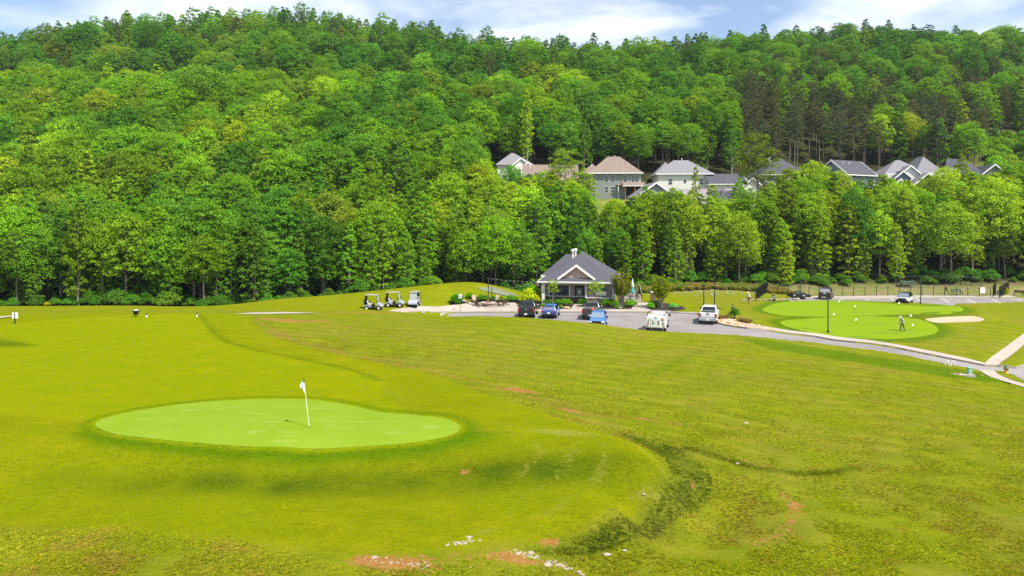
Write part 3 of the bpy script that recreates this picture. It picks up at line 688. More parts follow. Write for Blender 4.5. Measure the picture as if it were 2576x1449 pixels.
# ------------------------------------------------------------------ foliage meshes
def leafquads(pos, nrm, size, rg, aspect=.62, up=None):
    """diamond leaves at pos facing nrm"""
    n = len(pos)
    nrm = nrm / np.maximum(np.linalg.norm(nrm, axis=1, keepdims=True), 1e-6)
    r = rg.normal(size=(n, 3)); t = np.cross(nrm, r); t /= np.maximum(np.linalg.norm(t, axis=1, keepdims=True), 1e-6)
    b = np.cross(nrm, t); s = (size * rg.uniform(.65, 1.35, n))[:, None]
    v = np.stack([pos - t * s * .5, pos - b * s * .5 * aspect, pos + t * s * .5 + nrm * s * .08, pos + b * s * .5 * aspect], 1)
    return v.reshape(-1, 3)
def quadmesh(name, v, mats, extra=None):
    """v: (4n,3) quads of material 0; extra: list of (MB, material index)"""
    n = len(v) // 4
    verts = v; faces = np.arange(4 * n).reshape(-1, 4)
    me = bpy.data.meshes.new(name)
    ev, ef, em = [], [], []
    off = len(verts)
    for b, mi in (extra or []):
        for f in b.f: ef.append(tuple(i + off for i in f)); em.append(mi)
        ev += b.v; off += len(b.v)
    allv = np.vstack([verts, np.array(ev).reshape(-1, 3)]) if ev else verts
    starts, tot, li, mi_ = [], [], [], []
    me.vertices.add(len(allv)); me.vertices.foreach_set('co', allv.astype(np.float32).ravel())
    loops = list(faces.ravel()); st = list(range(0, 4 * n, 4)); tt = [4] * n
    c = 4 * n
    for f in ef: st.append(c); tt.append(len(f)); loops += f; c += len(f)
    me.loops.add(c); me.loops.foreach_set('vertex_index', np.array(loops, np.int32))
    me.polygons.add(len(st)); me.polygons.foreach_set('loop_start', np.array(st, np.int32)); me.polygons.foreach_set('loop_total', np.array(tt, np.int32))
    for m in mats: me.materials.append(m)
    me.polygons.foreach_set('material_index', np.array([0] * n + em, np.int32))
    me.update(); me.validate()
    return me
def clump(c, r, n, rg, size, flat=.75, upw=.5, fill=.25):
    """leaves over the upper side of a rounded clump"""
    d = rg.normal(size=(n, 3)); d /= np.linalg.norm(d, axis=1, keepdims=True)
    d[:, 2] = np.where(d[:, 2] < -.35, -d[:, 2] * .6, d[:, 2])
    rad = np.where(rg.uniform(size=n) < fill, rg.uniform(.3, .9, n), rg.uniform(.86, 1.12, n))[:, None] * r
    p = np.array(c) + d * rad * np.array([1, 1, flat])
    nr = d * .8 + np.array([0, 0, upw]) + rg.normal(size=(n, 3)) * .55
    return leafquads(p, nr, size, rg)
def limbs(hh, r0, ends, rg, bend=.4, top=.85):
    b = MB()
    pts = [(0, 0, -.6)]; rad = [r0 * 1.25]
    k = 7; ox = oy = 0
    for i in range(1, k + 1):
        ox += rg.uniform(-1, 1) * bend * .35; oy += rg.uniform(-1, 1) * bend * .35
        pts.append((ox, oy, hh * top * i / k)); rad.append(r0 * (1 - .8 * i / k))
    b.tube(pts, rad, 6)
    for e in ends:
        z0 = max(hh * .22, min(e[2] - np.hypot(e[0], e[1]) * .8, hh * top * .93)); t = z0 / (hh * top) * k; i = int(min(t, k - 1)); f = t - i
        s = np.array(pts[i]) * (1 - f) + np.array(pts[i + 1]) * f if i > 0 else np.array([0, 0, z0]); s[2] = z0
        m_ = (s + np.array(e)) / 2 + np.array([0, 0, -.15 * hh * .1])
        rr = rad[i] * .42
        b.tube([s, m_, e], [rr, rr * .65, rr * .25], 4, cap=False)
    return b
def broad(seed, hh, R_, zlo, nlobe, nleaf, size, shape='oak'):
    rg = np.random.default_rng(seed); V = []; ends = []
    zc = (hh + zlo) / 2; rz = (hh - zlo) / 2
    for i in range(nlobe):
        if shape == 'oak':
            a = i * 2.39996 + rg.uniform(-.3, .3); t = 1 - 1.72 * (i + .5) / nlobe
            q = math.sqrt(max(0, 1 - t * t)); k = rg.uniform(.58, .98)
            c = np.array([math.cos(a) * q * R_ * k, math.sin(a) * q * R_ * k, zc + t * rz * rg.uniform(.72, .98)])
            r = R_ * (.13 + .22 * rg.uniform() ** 1.5)
        else:                                  # tall tulip-tree outline: narrow top, leafy to low down
            t = (i + .5) / nlobe; z = zlo + (hh - zlo) * t
            prof = (math.sin(min(1, t * 1.6 + .22) * math.pi / 2) ** .8) * (1 - max(0, t - .35) / .65) ** .44 if t > .35 else (.72 + .28 * t / .35)
            a = i * 2.39996 + rg.uniform(-.5, .5); k = rg.uniform(.3, 1.0) ** .7; z += rg.uniform(-.6, .6)
            c = np.array([math.cos(a) * R_ * prof * k, math.sin(a) * R_ * prof * k, z])
            r = R_ * rg.uniform(.13, .27) * (.6 + .4 * prof)
        V.append(clump(c, r, int(nleaf * (.6 + .4 * r / (R_ * .3))), rg, size, flat=.78 if shape == 'oak' else .9, upw=.4))
        ends.append(c)
    if shape == 'oak':
        V.append(clump((0, 0, zc + rz * .1), R_ * .62, int(nleaf * 4), rg, size * 1.3, flat=rz / R_ * .9, fill=.4))
    else:
        V.append(clump((0, 0, zlo + (hh - zlo) * .42), R_ * .5, int(nleaf * 3), rg, size * 1.3, flat=(hh - zlo) / R_ * .8, fill=.4))
    v = np.vstack(V)
    return v, limbs(hh, hh * .016, ends[::max(1, nlobe // 16)], rg)
def pine(seed, hh, bare=.48, R_=2.7, nleaf=70):
    rg = np.random.default_rng(seed); V = []; ends = []
    nb = 34
    for i in range(nb):
        t = (i + .5) / nb; z = hh * (bare + (1 - bare) * t)
        L = R_ * (1 - t ** 4.0 * .72) * rg.uniform(.5, 1.1) * (.7 if t < .12 else 1); a = i * 2.39996 + rg.uniform(-.3, .3)
        for k in (.45, .75, 1.0):
            c = np.array([math.cos(a) * L * k, math.sin(a) * L * k, z + L * .22 * k * rg.uniform(.3, 1.2)])
            n = int(nleaf * (.6 + .4 * k)); d = rg.normal(size=(n, 3)); d /= np.linalg.norm(d, axis=1, keepdims=True); d[:, 2] = np.abs(d[:, 2]) * .8 - .1
            p = c + d * rg.uniform(.25, .62, (n, 1)) * np.array([1, 1, .75])
            V.append(leafquads(p, np.cross(d, rg.normal(size=(n, 3))) + np.array([0, 0, .3]), .34, rg, .30))
        if i % 2 == 0: ends.append(c)
    b = MB(); b.tube([(0, 0, -.6), (.05, .03, hh * .3), (-.05, .08, hh * .65), (0, 0, hh * .97)], [.2, .16, .11, .03], 6)
    for e in ends: b.tube([(0, 0, e[2] - .5), tuple(e)], [.045, .015], 4, cap=False)
    return np.vstack(V), b
def bush(seed, hh, R_, nlobe, nleaf, size):
    rg = np.random.default_rng(seed); V = []
    for i in range(nlobe):
        a = i * 2.39996; q = math.sqrt((i + .5) / nlobe); z = hh * (.28 + .52 * (1 - q) + rg.uniform(-.08, .08))
        V.append(clump((math.cos(a) * q * R_ * .72, math.sin(a) * q * R_ * .72, z), R_ * rg.uniform(.32, .45), nleaf, rg, size, flat=.85))
    b = MB(); b.tube([(0, 0, -.1), (0, 0, hh * .4)], [.06 * hh, .03 * hh], 5)
    for k in range(4): b.tube([(0, 0, 0), (math.cos(k * 1.6) * R_ * .4, math.sin(k * 1.6) * R_ * .4, hh * .55)], [.03 * hh, .01 * hh], 4, cap=False)
    return np.vstack(V), b
PROTO = {}
def reg(key, vb, leafm, barkm=BARK):
    v, b = vb
    PROTO[key] = (quadmesh('crown', v, [leafm]), b.mesh('trunk', barkm, True, 60), quadmesh('tree_' + key, v, [leafm, barkm], [(b, 1)]), float(v[:, 2].max()))
for k in range(4): reg('tulip%d' % k, broad(20 + k, [16, 17.5, 15, 18][k], [2.9, 2.7, 2.4, 3.1][k], [1.0, 1.8, .7, 3.6][k], [150, 140, 130, 120][k], 74, .30, 'tulip'), LEAF, BARKP if k in (1, 3) else BARK)
for k in range(4): reg('oak%d' % k, broad(40 + k, [16, 17, 14, 18][k], [4.8, 5.4, 4.2, 4.6][k], [3.5, 5.0, 2.6, 6.5][k], [120, 130, 100, 105][k], 100, .33, 'oak'), LEAF)
for k in range(3): reg('pine%d' % k, pine(60 + k, [18, 20, 16][k], [.45, .52, .36][k], [3.1, 2.9, 3.2][k]), NEEDLE)
for k in range(2): reg('bush%d' % k, bush(70 + k, [4.2, 3.2][k], [2.4, 2.2][k], 16, 170, .28), LEAF)
reg('spire', broad(80, 20, 2.1, 5.5, 100, 60, .32, 'tulip'), LEAF, BARKP)
reg('lacy', broad(84, 17, 3.6, 4.5, 60, 42, .42, 'oak'), LEAF)
reg('open', broad(82, 17, 4.6, 4.5, 34, 120, .34, 'oak'), LEAF)

TINTS = {'mid': (.82, 1.0, .9), 'bright': (1.12, 1.22, .7), 'lime': (1.75, 1.45, .9), 'dark': (.55, .80, .85), 'yellow': (1.95, 1.42, .55), 'olive': (1.2, 1.0, 1.0), 'pine': (1.08, 1.0, .85), 'pinedk': (.8, .9, 1.0), 'grey': (1.25, 1.2, 1.3)}
TW_ = {'mid': 'mid green', 'bright': 'bright green', 'lime': 'pale lime green', 'dark': 'dark green', 'yellow': 'yellow-leaved', 'olive': 'olive green', 'pine': 'dark', 'pinedk': 'blackish', 'grey': 'grey-green'}
KIND_ = {'tulip': 'tall slender broadleaf tree', 'oak': 'broad round-crowned tree', 'pine': 'bare-trunked pine', 'bush': 'low leafy sapling', 'lacy': 'thin-leaved tree', 'spire': 'narrow column-shaped tree', 'open': 'open-branched tree'}
def jit(t, a=.10):
    k = rnd.uniform(.74, 1.26); return tuple(max(.05, c * k * rnd.uniform(1 - a, 1 + a)) for c in t)
def tree(key, X, Y, top, tint, where, z=None, wid=None, label=None, group=None):
    """one tree: trunk and crown under an empty; top = height above ground"""
    crown, trunk, _, hh = PROTO[key]
    k = key.rstrip('0123456789'); z = h(X, Y) if z is None else z
    lab = label or '%s %s %s' % (TW_[tint], KIND_[k], where)
    t = thing('pine_tree' if k == 'pine' else ('sapling' if k == 'bush' else 'broadleaf_tree'), lab, 'pine tree' if k == 'pine' else ('sapling' if k == 'bush' else 'tree'), (X, Y, z - .1), rnd.uniform(0, 6.28), group or (TW_[tint] + ' trees ' + where))
    s = top / hh; w = wid if wid else s * rnd.uniform(.9, 1.12)
    c = meshobj('crown', crown, t, scl=(w, w, s)); c['tint'] = jit(TINTS[tint])
    meshobj('trunk', trunk, t, scl=(w, w, s))
    return t

# ------------------------------------------------------------------ the woods
# lowest picture line the near tree tops may reach, so that the houses on the slope stay in view
YL = np.array([[-600, -400], [1150, -400], [1170, 300], [1240, 432], [1300, 436], [1380, 420], [1460, 455], [1490, 494], [1590, 498], [1630, 480], [1690, 455], [1740, 470], [1800, 478], [1870, 480], [1910, 455], [1960, 450], [2020, 420], [2080, 425],
               [2120, 446], [2200, 448], [2300, 440], [2420, 425], [2480, 436], [2576, 400], [2800, 400]])
def pxof(X, Y): return CX + FV * X / Y
def front_line(X):        # depth at which the wood begins
    return np.interp(X, [-100, -48, -34, -10, 2, 8, 14, 20, 26, 34, 90], [100, 100, 106, 111, 113, 119, 122, 119, 118, 121, 124])
cands = []
Y = 99.0
while Y < 352:
    sp = np.interp(Y, [99, 120, 150, 200, 300], [3.0, 3.6, 4.7, 5.4, 6.6])
    wx = .80 * Y + 12
    for X in np.arange(-wx, wx, sp):
        x = X + rnd.uniform(-.42, .42) * sp; y = Y + rnd.uniform(-.42, .42) * sp
        if y > front_line(x) + rnd.uniform(0, 1.5): cands.append((x, y))
    Y += sp * .86
HOUSEPX = []       # filled by hand: (x0, x1, d0, d1) clearings of the housing estate
CLEAR = [(1255, 1345, 150, 186), (1345, 1470, 152, 183), (1470, 1640, 148, 186), (1640, 1905, 136, 187), (1905, 2000, 150, 187), (2000, 2110, 156, 183), (2110, 2230, 150, 186), (2230, 2390, 150, 186), (2390, 2530, 156, 186), (2500, 2660, 188, 212)]
woods = []
for x, y in cands:
    p = pxof(x, y)
    if any(a < p < b and c < y < d for a, b, c, d in CLEAR): continue
    # leave the clubhouse, terrace and lot free
    if 3 < x < 27 and y < 121: continue
    pinezone = p > 1850 and y > 186
    r = rnd.random()
    if pinezone:
        up = sstep(210, 300, y)
        key = 'pine%d' % rnd.randrange(3) if r < .80 - .68 * up else ('tulip%d' % rnd.randrange(4) if rnd.random() < .3 else rnd.choice(['oak0', 'oak1', 'oak2', 'oak3', 'lacy']))
    elif y > 290 and r < .5: key = 'lacy'
    elif y > 246: key = ('oak%d' if r < .5 else 'tulip%d') % rnd.randrange(4) if r < .95 else 'pine%d' % rnd.randrange(3)
    elif y > 150: key = 'oak%d' % rnd.randrange(4) if r < .7 else 'tulip%d' % rnd.randrange(4)
    else: key = 'tulip%d' % rnd.randrange(4) if r < .68 else 'oak%d' % rnd.choice([0, 2, 3])
    hgt = rnd.uniform(13, 18.5) if y > 140 else rnd.uniform(12.5, 17.5)
    if key.startswith('pine'): hgt = rnd.uniform(13, 16.5)
    if y > 250: hgt *= rnd.uniform(.85, 1.25)
    ed = y - front_line(x)
    if ed < 5: hgt *= rnd.uniform(.62, .95)
    z = h(x, y)
    yl = np.interp(p, YL[:, 0], YL[:, 1]) + rnd.uniform(-6, 26)
    if y < 188:
        zt = CAMZ - (yl - HV) / FV * y
        if z + hgt > zt:
            hgt = zt - z
            if hgt < 4.5: continue
            if hgt < 8: key = 'bush%d' % rnd.randrange(2) if rnd.random() < .5 else key
    q = rnd.random()
    n1 = float(vnoise(np.array([x]), np.array([y]), 26.0, 5)[0]); n2 = float(vnoise(np.array([x]), np.array([y]), 9.0, 6)[0]); v = .5 * n1 + .5 * n2 + rnd.uniform(-.18, .18)
    if key.startswith('pine'): tint = 'pine' if q < .65 else 'pinedk'
    elif y > 246: tint = 'dark' if v < .45 else ('mid' if v < .72 else 'bright' if q < .7 else 'grey')
    elif p > 1850 and y > 186: tint = 'bright' if q < .5 else ('mid' if q < .85 else 'lime')
    elif y < 150 and p > 1180: tint = 'lime' if v > .44 else ('bright' if v > .30 else ('mid' if v > .18 else 'dark'))
    else: tint = 'lime' if v > .70 else ('bright' if v > .47 else ('mid' if v > .30 else 'dark'))
    if q > .93 and not key.startswith('pine') and not (y < 118 and p < 1250): tint = 'olive' if q < .97 else 'grey'
    if 150 < y < 200 and 1150 < p < 1900: tint = 'mid' if q < .55 else ('dark' if q < .8 else 'bright')
    if y < 118 and p < 1250 and tint == 'lime': tint = 'bright'
    woods.append([x, y, z, hgt, key, tint])
# thick young growth along the foot of the wood, tinted dark to paint its shade
for X in np.arange(-92, 96, 1.7):
    for k in range(2):
        x = X + rnd.uniform(-.8, .8); y = front_line(x) + rnd.uniform(-.6, 2.2) + k * 1.8
        if 4.5 < x < 26 and y < 120.5: continue
        if rnd.random() < .25: continue
        woods.append([x, y, h(x, y), rnd.uniform(.9, 2.7), 'bush%d' % rnd.randrange(2), rnd.choice(['mid', 'dark', 'dark', 'dark'])])
def visible_size(w): return w[3] * FV / w[1]
inview = [w for w in woods if -60 < pxof(w[0], w[1]) < 2636]
def frontness(w):     # how much of the tree the picture shows: nearest rows, then the first rows behind the houses
    f = w[1] - float(front_line(w[0]))
    if w[1] > 183 and w[1] < 196 and pxof(w[0], w[1]) > 1240: f = 10
    return f
bl = sorted([w for w in inview if w[4][:4] in ('tuli', 'oak0', 'oak1', 'oak2', 'oak3', 'lacy')], key=frontness)[:262]
pn = sorted([w for w in inview if w[4][:4] == 'pine'], key=lambda w: w[1])[:110]
sb = sorted([w for w in inview if w[4][:4] == 'bush'], key=frontness)[:110]
chosen = {id(w) for w in bl + pn + sb}
def where_of(w):
    p = pxof(w[0], w[1])
    if w[1] > 180: return 'on the wooded hill behind the houses'
    if p < 800: return 'in the wood edge behind the tee'
    if p < 1240: return 'in the wood edge behind the grassy mound'
    if p < 1700: return 'in the wood behind the clubhouse'
    return 'in the wood behind the fenced field'
for w in woods:
    if id(w) in chosen: tree(w[4], w[0], w[1], w[3], w[5], where_of(w), w[2])


# single trees that stand out
for x, D, ytop, key, tint, wid, lab in [
    (1325, 186, 222, 'spire', 'yellow', 1.0, 'narrow yellow-green poplar with a long bare trunk rising above the white house'),
    (1420, 151, 370, 'open', 'olive', .95, 'olive-green tree with open branches in front of the tan-roofed house'),
    (1905, 147, 326, 'open', 'olive', 1.05, 'big open-branched olive tree between white house and dark-roofed house'),
    (2045, 146, 400, 'oak0', 'lime', .85, 'rounded lime-green tree in front of the dark-roofed house'),
    (1985, 147, 418, 'oak2', 'lime', .8, 'smaller lime-green tree left of the rounded one by the dark-roofed house'),
    (1750, 138, 415, 'spire', 'lime', .55, 'thin lime-green sapling rising against the white hip-roofed house'),
    (1690, 128, 468, 'oak0', 'bright', .95, 'broad bright green tree with dark trunk in front of the slate-roofed garage'),
    (2420, 150, 384, 'tulip0', 'lime', .8, 'tall pale green tree against the farthest dark-roofed house'),
    (2250, 132, 452, 'oak1', 'lime', .7, 'pale lime tree in front of the white-walled house with gables'),
    (1440, 133, 458, 'tulip3', 'lime', 1.0, 'pale lime tulip tree left of the olive-grey house'),
    (1270, 128, 470, 'tulip0', 'lime', 1.0, 'pale lime tulip tree below the white gabled house'),
    (2500, 128, 440, 'oak0', 'lime', 1.0, 'large lime-green tree at the right end of the fenced field'),
    (2150, 128, 470, 'oak2', 'dark', .9, 'dark green tree among lime ones below the blue gabled house'),
    (520, 190, 158, 'oak1', 'mid', 1.5, 'very large round-crowned oak on the crest of the near hill'),
    (1468, 150, 428, 'open', 'olive', .8, 'olive-green tree overlapping the left end of the sage grey house'),
    (1625, 140, 466, 'tulip2', 'mid', .8, 'mid green tree between the sage grey house and the gabled garage'),
    (1792, 140, 462, 'tulip1', 'lime', .8, 'pale lime tree in front of the long pale grey roof'),
    (1858, 142, 446, 'tulip0', 'bright', .75, 'bright green tree at the right end of the long pale grey roof'),
    (2112, 140, 426, 'oak2', 'lime', .85, 'rounded lime-green tree left of the slate blue house'),
    (2222, 140, 437, 'tulip2', 'lime', .9, 'pale lime tree between the slate blue house and the white gabled house'),
    (2378, 146, 415, 'oak0', 'lime', .8, 'rounded pale lime tree right of the white gabled house'),
    (1288, 152, 412, 'oak2', 'mid', .8, 'round mid green tree covering the left side of the twin-gabled house'),
    (1348, 146, 432, 'tulip0', 'bright', .8, 'bright green tree between the twin-gabled house and the tan roof'),
    (600, 155, 300, 'oak2', 'yellow', .9, 'yellow-leaved tree half way up the wooded hill')]:
    X, Y, z = GX(x, D); top = CAMZ - (ytop - HV) / FV * D - z
    tree(key, X, Y, top, tint, '', z, wid=wid, label=lab, group='trees that stand out')

def scatter(name, pts, rot, scl, tint, index, protos, label, cat):
    """many instances as one object (geometry nodes on a point mesh)"""
    me = bpy.data.meshes.new(name); me.vertices.add(len(pts)); me.vertices.foreach_set('co', np.array(pts, np.float32).ravel())
    def at(nm, ty, val, key):
        a = me.attributes.new(nm, ty, 'POINT'); a.data.foreach_set(key, np.array(val, np.float32 if ty != 'INT' else np.int32).ravel())
    at('rot', 'FLOAT_VECTOR', rot, 'vector'); at('scl', 'FLOAT_VECTOR', scl, 'vector'); at('tint', 'FLOAT_VECTOR', tint, 'vector'); at('pick', 'INT', index, 'value')
    o = bpy.data.objects.new(name, me); COL.objects.link(o)
    pc = bpy.data.collections.new(name + '_kinds')
    for i, m in enumerate(protos):
        q = bpy.data.objects.new('%02d_%s' % (i, name), m); pc.objects.link(q)
    g = bpy.data.node_groups.new(name, 'GeometryNodeTree')
    g.interface.new_socket('Geometry', in_out='INPUT', socket_type='NodeSocketGeometry'); g.interface.new_socket('Geometry', in_out='OUTPUT', socket_type='NodeSocketGeometry')
    N = g.nodes; L = g.links
    gi = N.new('NodeGroupInput'); g_o = N.new('NodeGroupOutput'); ip = N.new('GeometryNodeInstanceOnPoints'); ci = N.new('GeometryNodeCollectionInfo')
    ci.inputs['Collection'].default_value = pc; ci.inputs['Separate Children'].default_value = True; ci.inputs['Reset Children'].default_value = True
    ip.inputs['Pick Instance'].default_value = True
    L.new(gi.outputs[0], ip.inputs['Points']); L.new(ci.outputs[0], ip.inputs['Instance'])
    for nm, ty, so in (('rot', 'FLOAT_VECTOR', 'Rotation'), ('scl', 'FLOAT_VECTOR', 'Scale'), ('pick', 'INT', 'Instance Index')):
        na = N.new('GeometryNodeInputNamedAttribute'); na.data_type = ty; na.inputs['Name'].default_value = nm
        L.new([s for s in na.outputs if s.enabled and s.name == 'Attribute'][0], ip.inputs[so])
    L.new(ip.outputs[0], g_o.inputs[0])
    md = o.modifiers.new('scatter', 'NODES'); md.node_group = g
    return tag(o, label, cat, kind='stuff')
def wood_stuff(name, ws, label):
    keys = sorted({w[4] for w in ws}); 
    pts = [(w[0], w[1], w[2] - .1) for w in ws]; rot = [(0, 0, rnd.uniform(0, 6.28)) for w in ws]
    scl = []
    for w in ws:
        s = w[3] / PROTO[w[4]][3]; k = s * rnd.uniform(.9, 1.15); scl.append((k, k, s))
    scatter(name, pts, rot, scl, [jit(TINTS[w[5]]) for w in ws], [keys.index(w[4]) for w in ws], [PROTO[k][2] for k in keys], label, 'woodland')
rest = [w for w in woods if id(w) not in chosen]
for i in range(60):
    p = rnd.uniform(2490, 2680); d = rnd.uniform(186, 214); X, Y, z = GX(p, d); rest.append([X, Y, z, rnd.uniform(2, 5.5), 'bush%d' % rnd.randrange(2), rnd.choice(['bright', 'lime', 'mid'])])
# distant knoll in the gap
for i in range(420):
    p = rnd.uniform(1380, 1980); d = rnd.uniform(470, 545)
    X, Y, z = GX(p, d); rest.append([X, Y, z, rnd.uniform(16, 22), 'oak%d' % rnd.randrange(4), 'dark'])
wood_stuff('deciduous_forest', [w for w in rest if not w[4].startswith('pine')], 'leafy green forest covering the hills beyond the first rows of trees')
wood_stuff('pine_forest', [w for w in rest if w[4].startswith('pine')], 'dark pine forest covering the upper hill behind the houses')
def to_mesh_text(o):
    """replace a text curve by plain mesh data"""
    dg = bpy.context.evaluated_depsgraph_get()
    me = bpy.data.meshes.new_from_object(o.evaluated_get(dg)); nm = o.name
    n = bpy.data.objects.new(nm, me); n.parent = o.parent; n.location = o.location; n.rotation_euler = o.rotation_euler
    bpy.data.objects.remove(o); COL.objects.link(n); n.name = nm
    return n
# ------------------------------------------------------------------ houses on the slope
WHITE = mat('white trim', (0.74, 0.72, 0.68), .6, var=.04, scale=4)
SIDEW = mat('white siding', (0.66, 0.645, 0.60), .7, var=.04, scale=3, bands=.16, bandcol=.82)
SIDEO = mat('sage grey siding', (0.235, 0.262, 0.235), .75, var=.06, scale=3, bands=.16, bandcol=.8)
SIDEB = mat('slate blue siding', (0.17, 0.195, 0.235), .75, var=.06, scale=3, bands=.16, bandcol=.8)
SIDET = mat('taupe siding', (0.27, 0.235, 0.21), .75, var=.06, scale=3, bands=.16, bandcol=.78)
SIDEG = mat('grey siding', (0.20, 0.195, 0.21), .75, var=.06, scale=3, bands=.16, bandcol=.8)
RTAN = mat('tan shingles', (0.200, 0.152, 0.125), .9, var=.28, scale=2.6, bands=.14, bandcol=.8)
RGREY = mat('grey shingles', (0.185, 0.180, 0.195), .9, var=.26, scale=2.6, bands=.14, bandcol=.8)
RDARK = mat('charcoal shingles', (0.062, 0.062, 0.078), .9, var=.32, scale=2.6, bands=.14, bandcol=.75)
GLASS = glass()
SOFF = mat('soffit', (0.55, 0.53, 0.5), .8)
WOODP = mat('cedar posts', (0.32, 0.14, 0.05), .7, var=.2, scale=5)
def window(par, x, z, w, hh, y=0.0, split=1, rows=2, ax='y', dark=GLASS):
    """sash window on a wall facing -y (ax y) or +x (ax x) at local plane y"""
    t = .07
    fr = MB(); gl = MB()
    def B(b, u0, u1, v0, v1, a, c):
        if ax == 'y': b.box(u0, u1, y - c, y - a, v0, v1)
        else: b.box(y + a, y + c, u0, u1, v0, v1)
    B(fr, x - w / 2 - t, x - w / 2, z - t, z + hh + t, -.02, .05); B(fr, x + w / 2, x + w / 2 + t, z - t, z + hh + t, -.02, .05)
    B(fr, x - w / 2, x + w / 2, z - t, z, -.02, .053); B(fr, x - w / 2, x + w / 2, z + hh, z + hh + t, -.02, .053)
    for k in range(1, split): B(fr, x - w / 2 + w * k / split - .04, x - w / 2 + w * k / split + .04, z, z + hh, -.02, .047)
    for k in range(1, rows): B(fr, x - w / 2, x + w / 2, z + hh * k / rows - .03, z + hh * k / rows + .03, -.02, .044)
    f = fr.build('window', WHITE, par)
    gobj = None
    for k in range(split):
        g = MB(); B(g, x - w / 2 + w * k / split + .02, x - w / 2 + w * (k + 1) / split - .02, z + .01, z + hh - .01, -.02, .02); g.build('pane', dark, f)
    return f
def hiproof(b, x0, x1, y0, y1, z, rise, run=None):
    """hip roof over a rectangle; ridge along the longer side; run = hip run"""
    w, d = x1 - x0, y1 - y0
    r = run if run else min(w, d) / 2
    if w >= d: a, c = (x0 + r, (y0 + y1) / 2, z + rise), (x1 - r, (y0 + y1) / 2, z + rise)
    else: a, c = ((x0 + x1) / 2, y0 + r, z + rise), ((x0 + x1) / 2, y1 - r, z + rise)
    vs = [(x0, y0, z), (x1, y0, z), (x1, y1, z), (x0, y1, z), a, c]
    fs = [(0, 1, 5, 4), (1, 2, 5), (2, 3, 4, 5), (3, 0, 4)] if w >= d else [(0, 1, 4), (1, 2, 5, 4), (2, 3, 5), (3, 0, 4, 5)]
    b.add(vs, fs + [(3, 2, 1, 0)])
def gableroof(b, x0, x1, y0, y1, z, rise, along='x', t=.16):
    """two sloping slabs; ridge along x or y"""
    if along == 'x':
        m = (y0 + y1) / 2
        for ya in (y0, y1): b.add([(x0, ya, z), (x1, ya, z), (x1, m, z + rise), (x0, m, z + rise), (x0, ya, z + t), (x1, ya, z + t), (x1, m, z + rise + t), (x0, m, z + rise + t)],
                                  [(0, 1, 2, 3), (4, 5, 6, 7), (0, 1, 5, 4), (1, 2, 6, 5), (0, 3, 7, 4)])
    else:
        m = (x0 + x1) / 2
        for xa in (x0, x1): b.add([(xa, y0, z), (xa, y1, z), (m, y1, z + rise), (m, y0, z + rise), (xa, y0, z + t), (xa, y1, z + t), (m, y1, z + rise + t), (m, y0, z + rise + t)],
                                  [(0, 1, 2, 3), (4, 5, 6, 7), (0, 1, 5, 4), (1, 2, 6, 5), (0, 3, 7, 4)])
def rake(par, x0, x1, y, z, rise, w=.24):
    """white barge boards on a gable facing -y"""
    m = (x0 + x1) / 2
    for a in (x0, x1):
        MB().add([(a, y - .05, z - w), (m, y - .05, z + rise - w), (m, y - .05, z + rise + .17), (a, y - .05, z + .17), (a, y + .05, z - w), (m, y + .05, z + rise - w), (m, y + .05, z + rise + .17), (a, y + .05, z + .17)],
                 [(0, 1, 2, 3), (4, 5, 6, 7), (0, 1, 5, 4), (1, 2, 6, 5), (2, 3, 7, 6), (3, 0, 4, 7)]).build('barge_board', WHITE, par)
def rakex(par, y0, y1, x, z, rise, w=.24):
    m = (y0 + y1) / 2
    for a in (y0, y1):
        MB().add([(x - .05, a, z - w), (x - .05, m, z + rise - w), (x - .05, m, z + rise + .17), (x - .05, a, z + .17), (x + .05, a, z - w), (x + .05, m, z + rise - w), (x + .05, m, z + rise + .17), (x + .05, a, z + .17)],
                 [(0, 1, 2, 3), (4, 5, 6, 7), (0, 1, 5, 4), (1, 2, 6, 5), (2, 3, 7, 6), (3, 0, 4, 7)]).build('barge_board', WHITE, par)
def fascia(par, x0, x1, y0, y1, z, hh=.24):
    b = MB(); t = .06
    b.box(x0 - t, x1 + t, y0 - t, y0, z - hh, z + .02).box(x0 - t, x1 + t, y1, y1 + t, z - hh, z + .02).box(x0 - t, x0, y0, y1, z - hh, z + .018).box(x1, x1 + t, y0, y1, z - hh, z + .018)
    b.build('fascia', WHITE, par)
def vent(par, x, y, z, hh=.7, r=.09):
    MB().lathe([(r, -.4), (r, hh), (r * 1.3, hh), (r * 1.3, hh + .1)], 8, (x, y, z)).build('vent_pipe', WHITE, par)
def estate_house(x, yb, D, label, rz=0.0):
    X = (x - CX) / FV * D; z = CAMZ - (yb - HV) / FV * D
    return thing('house', label, 'house', (X, D, z), rz, 'houses on the slope')
def wallbox(par, x0, x1, y0, y1, z0, z1, m, name='wall'):
    return MB().box(x0, x1, y0, y1, z0, z1).build(name, m, par)
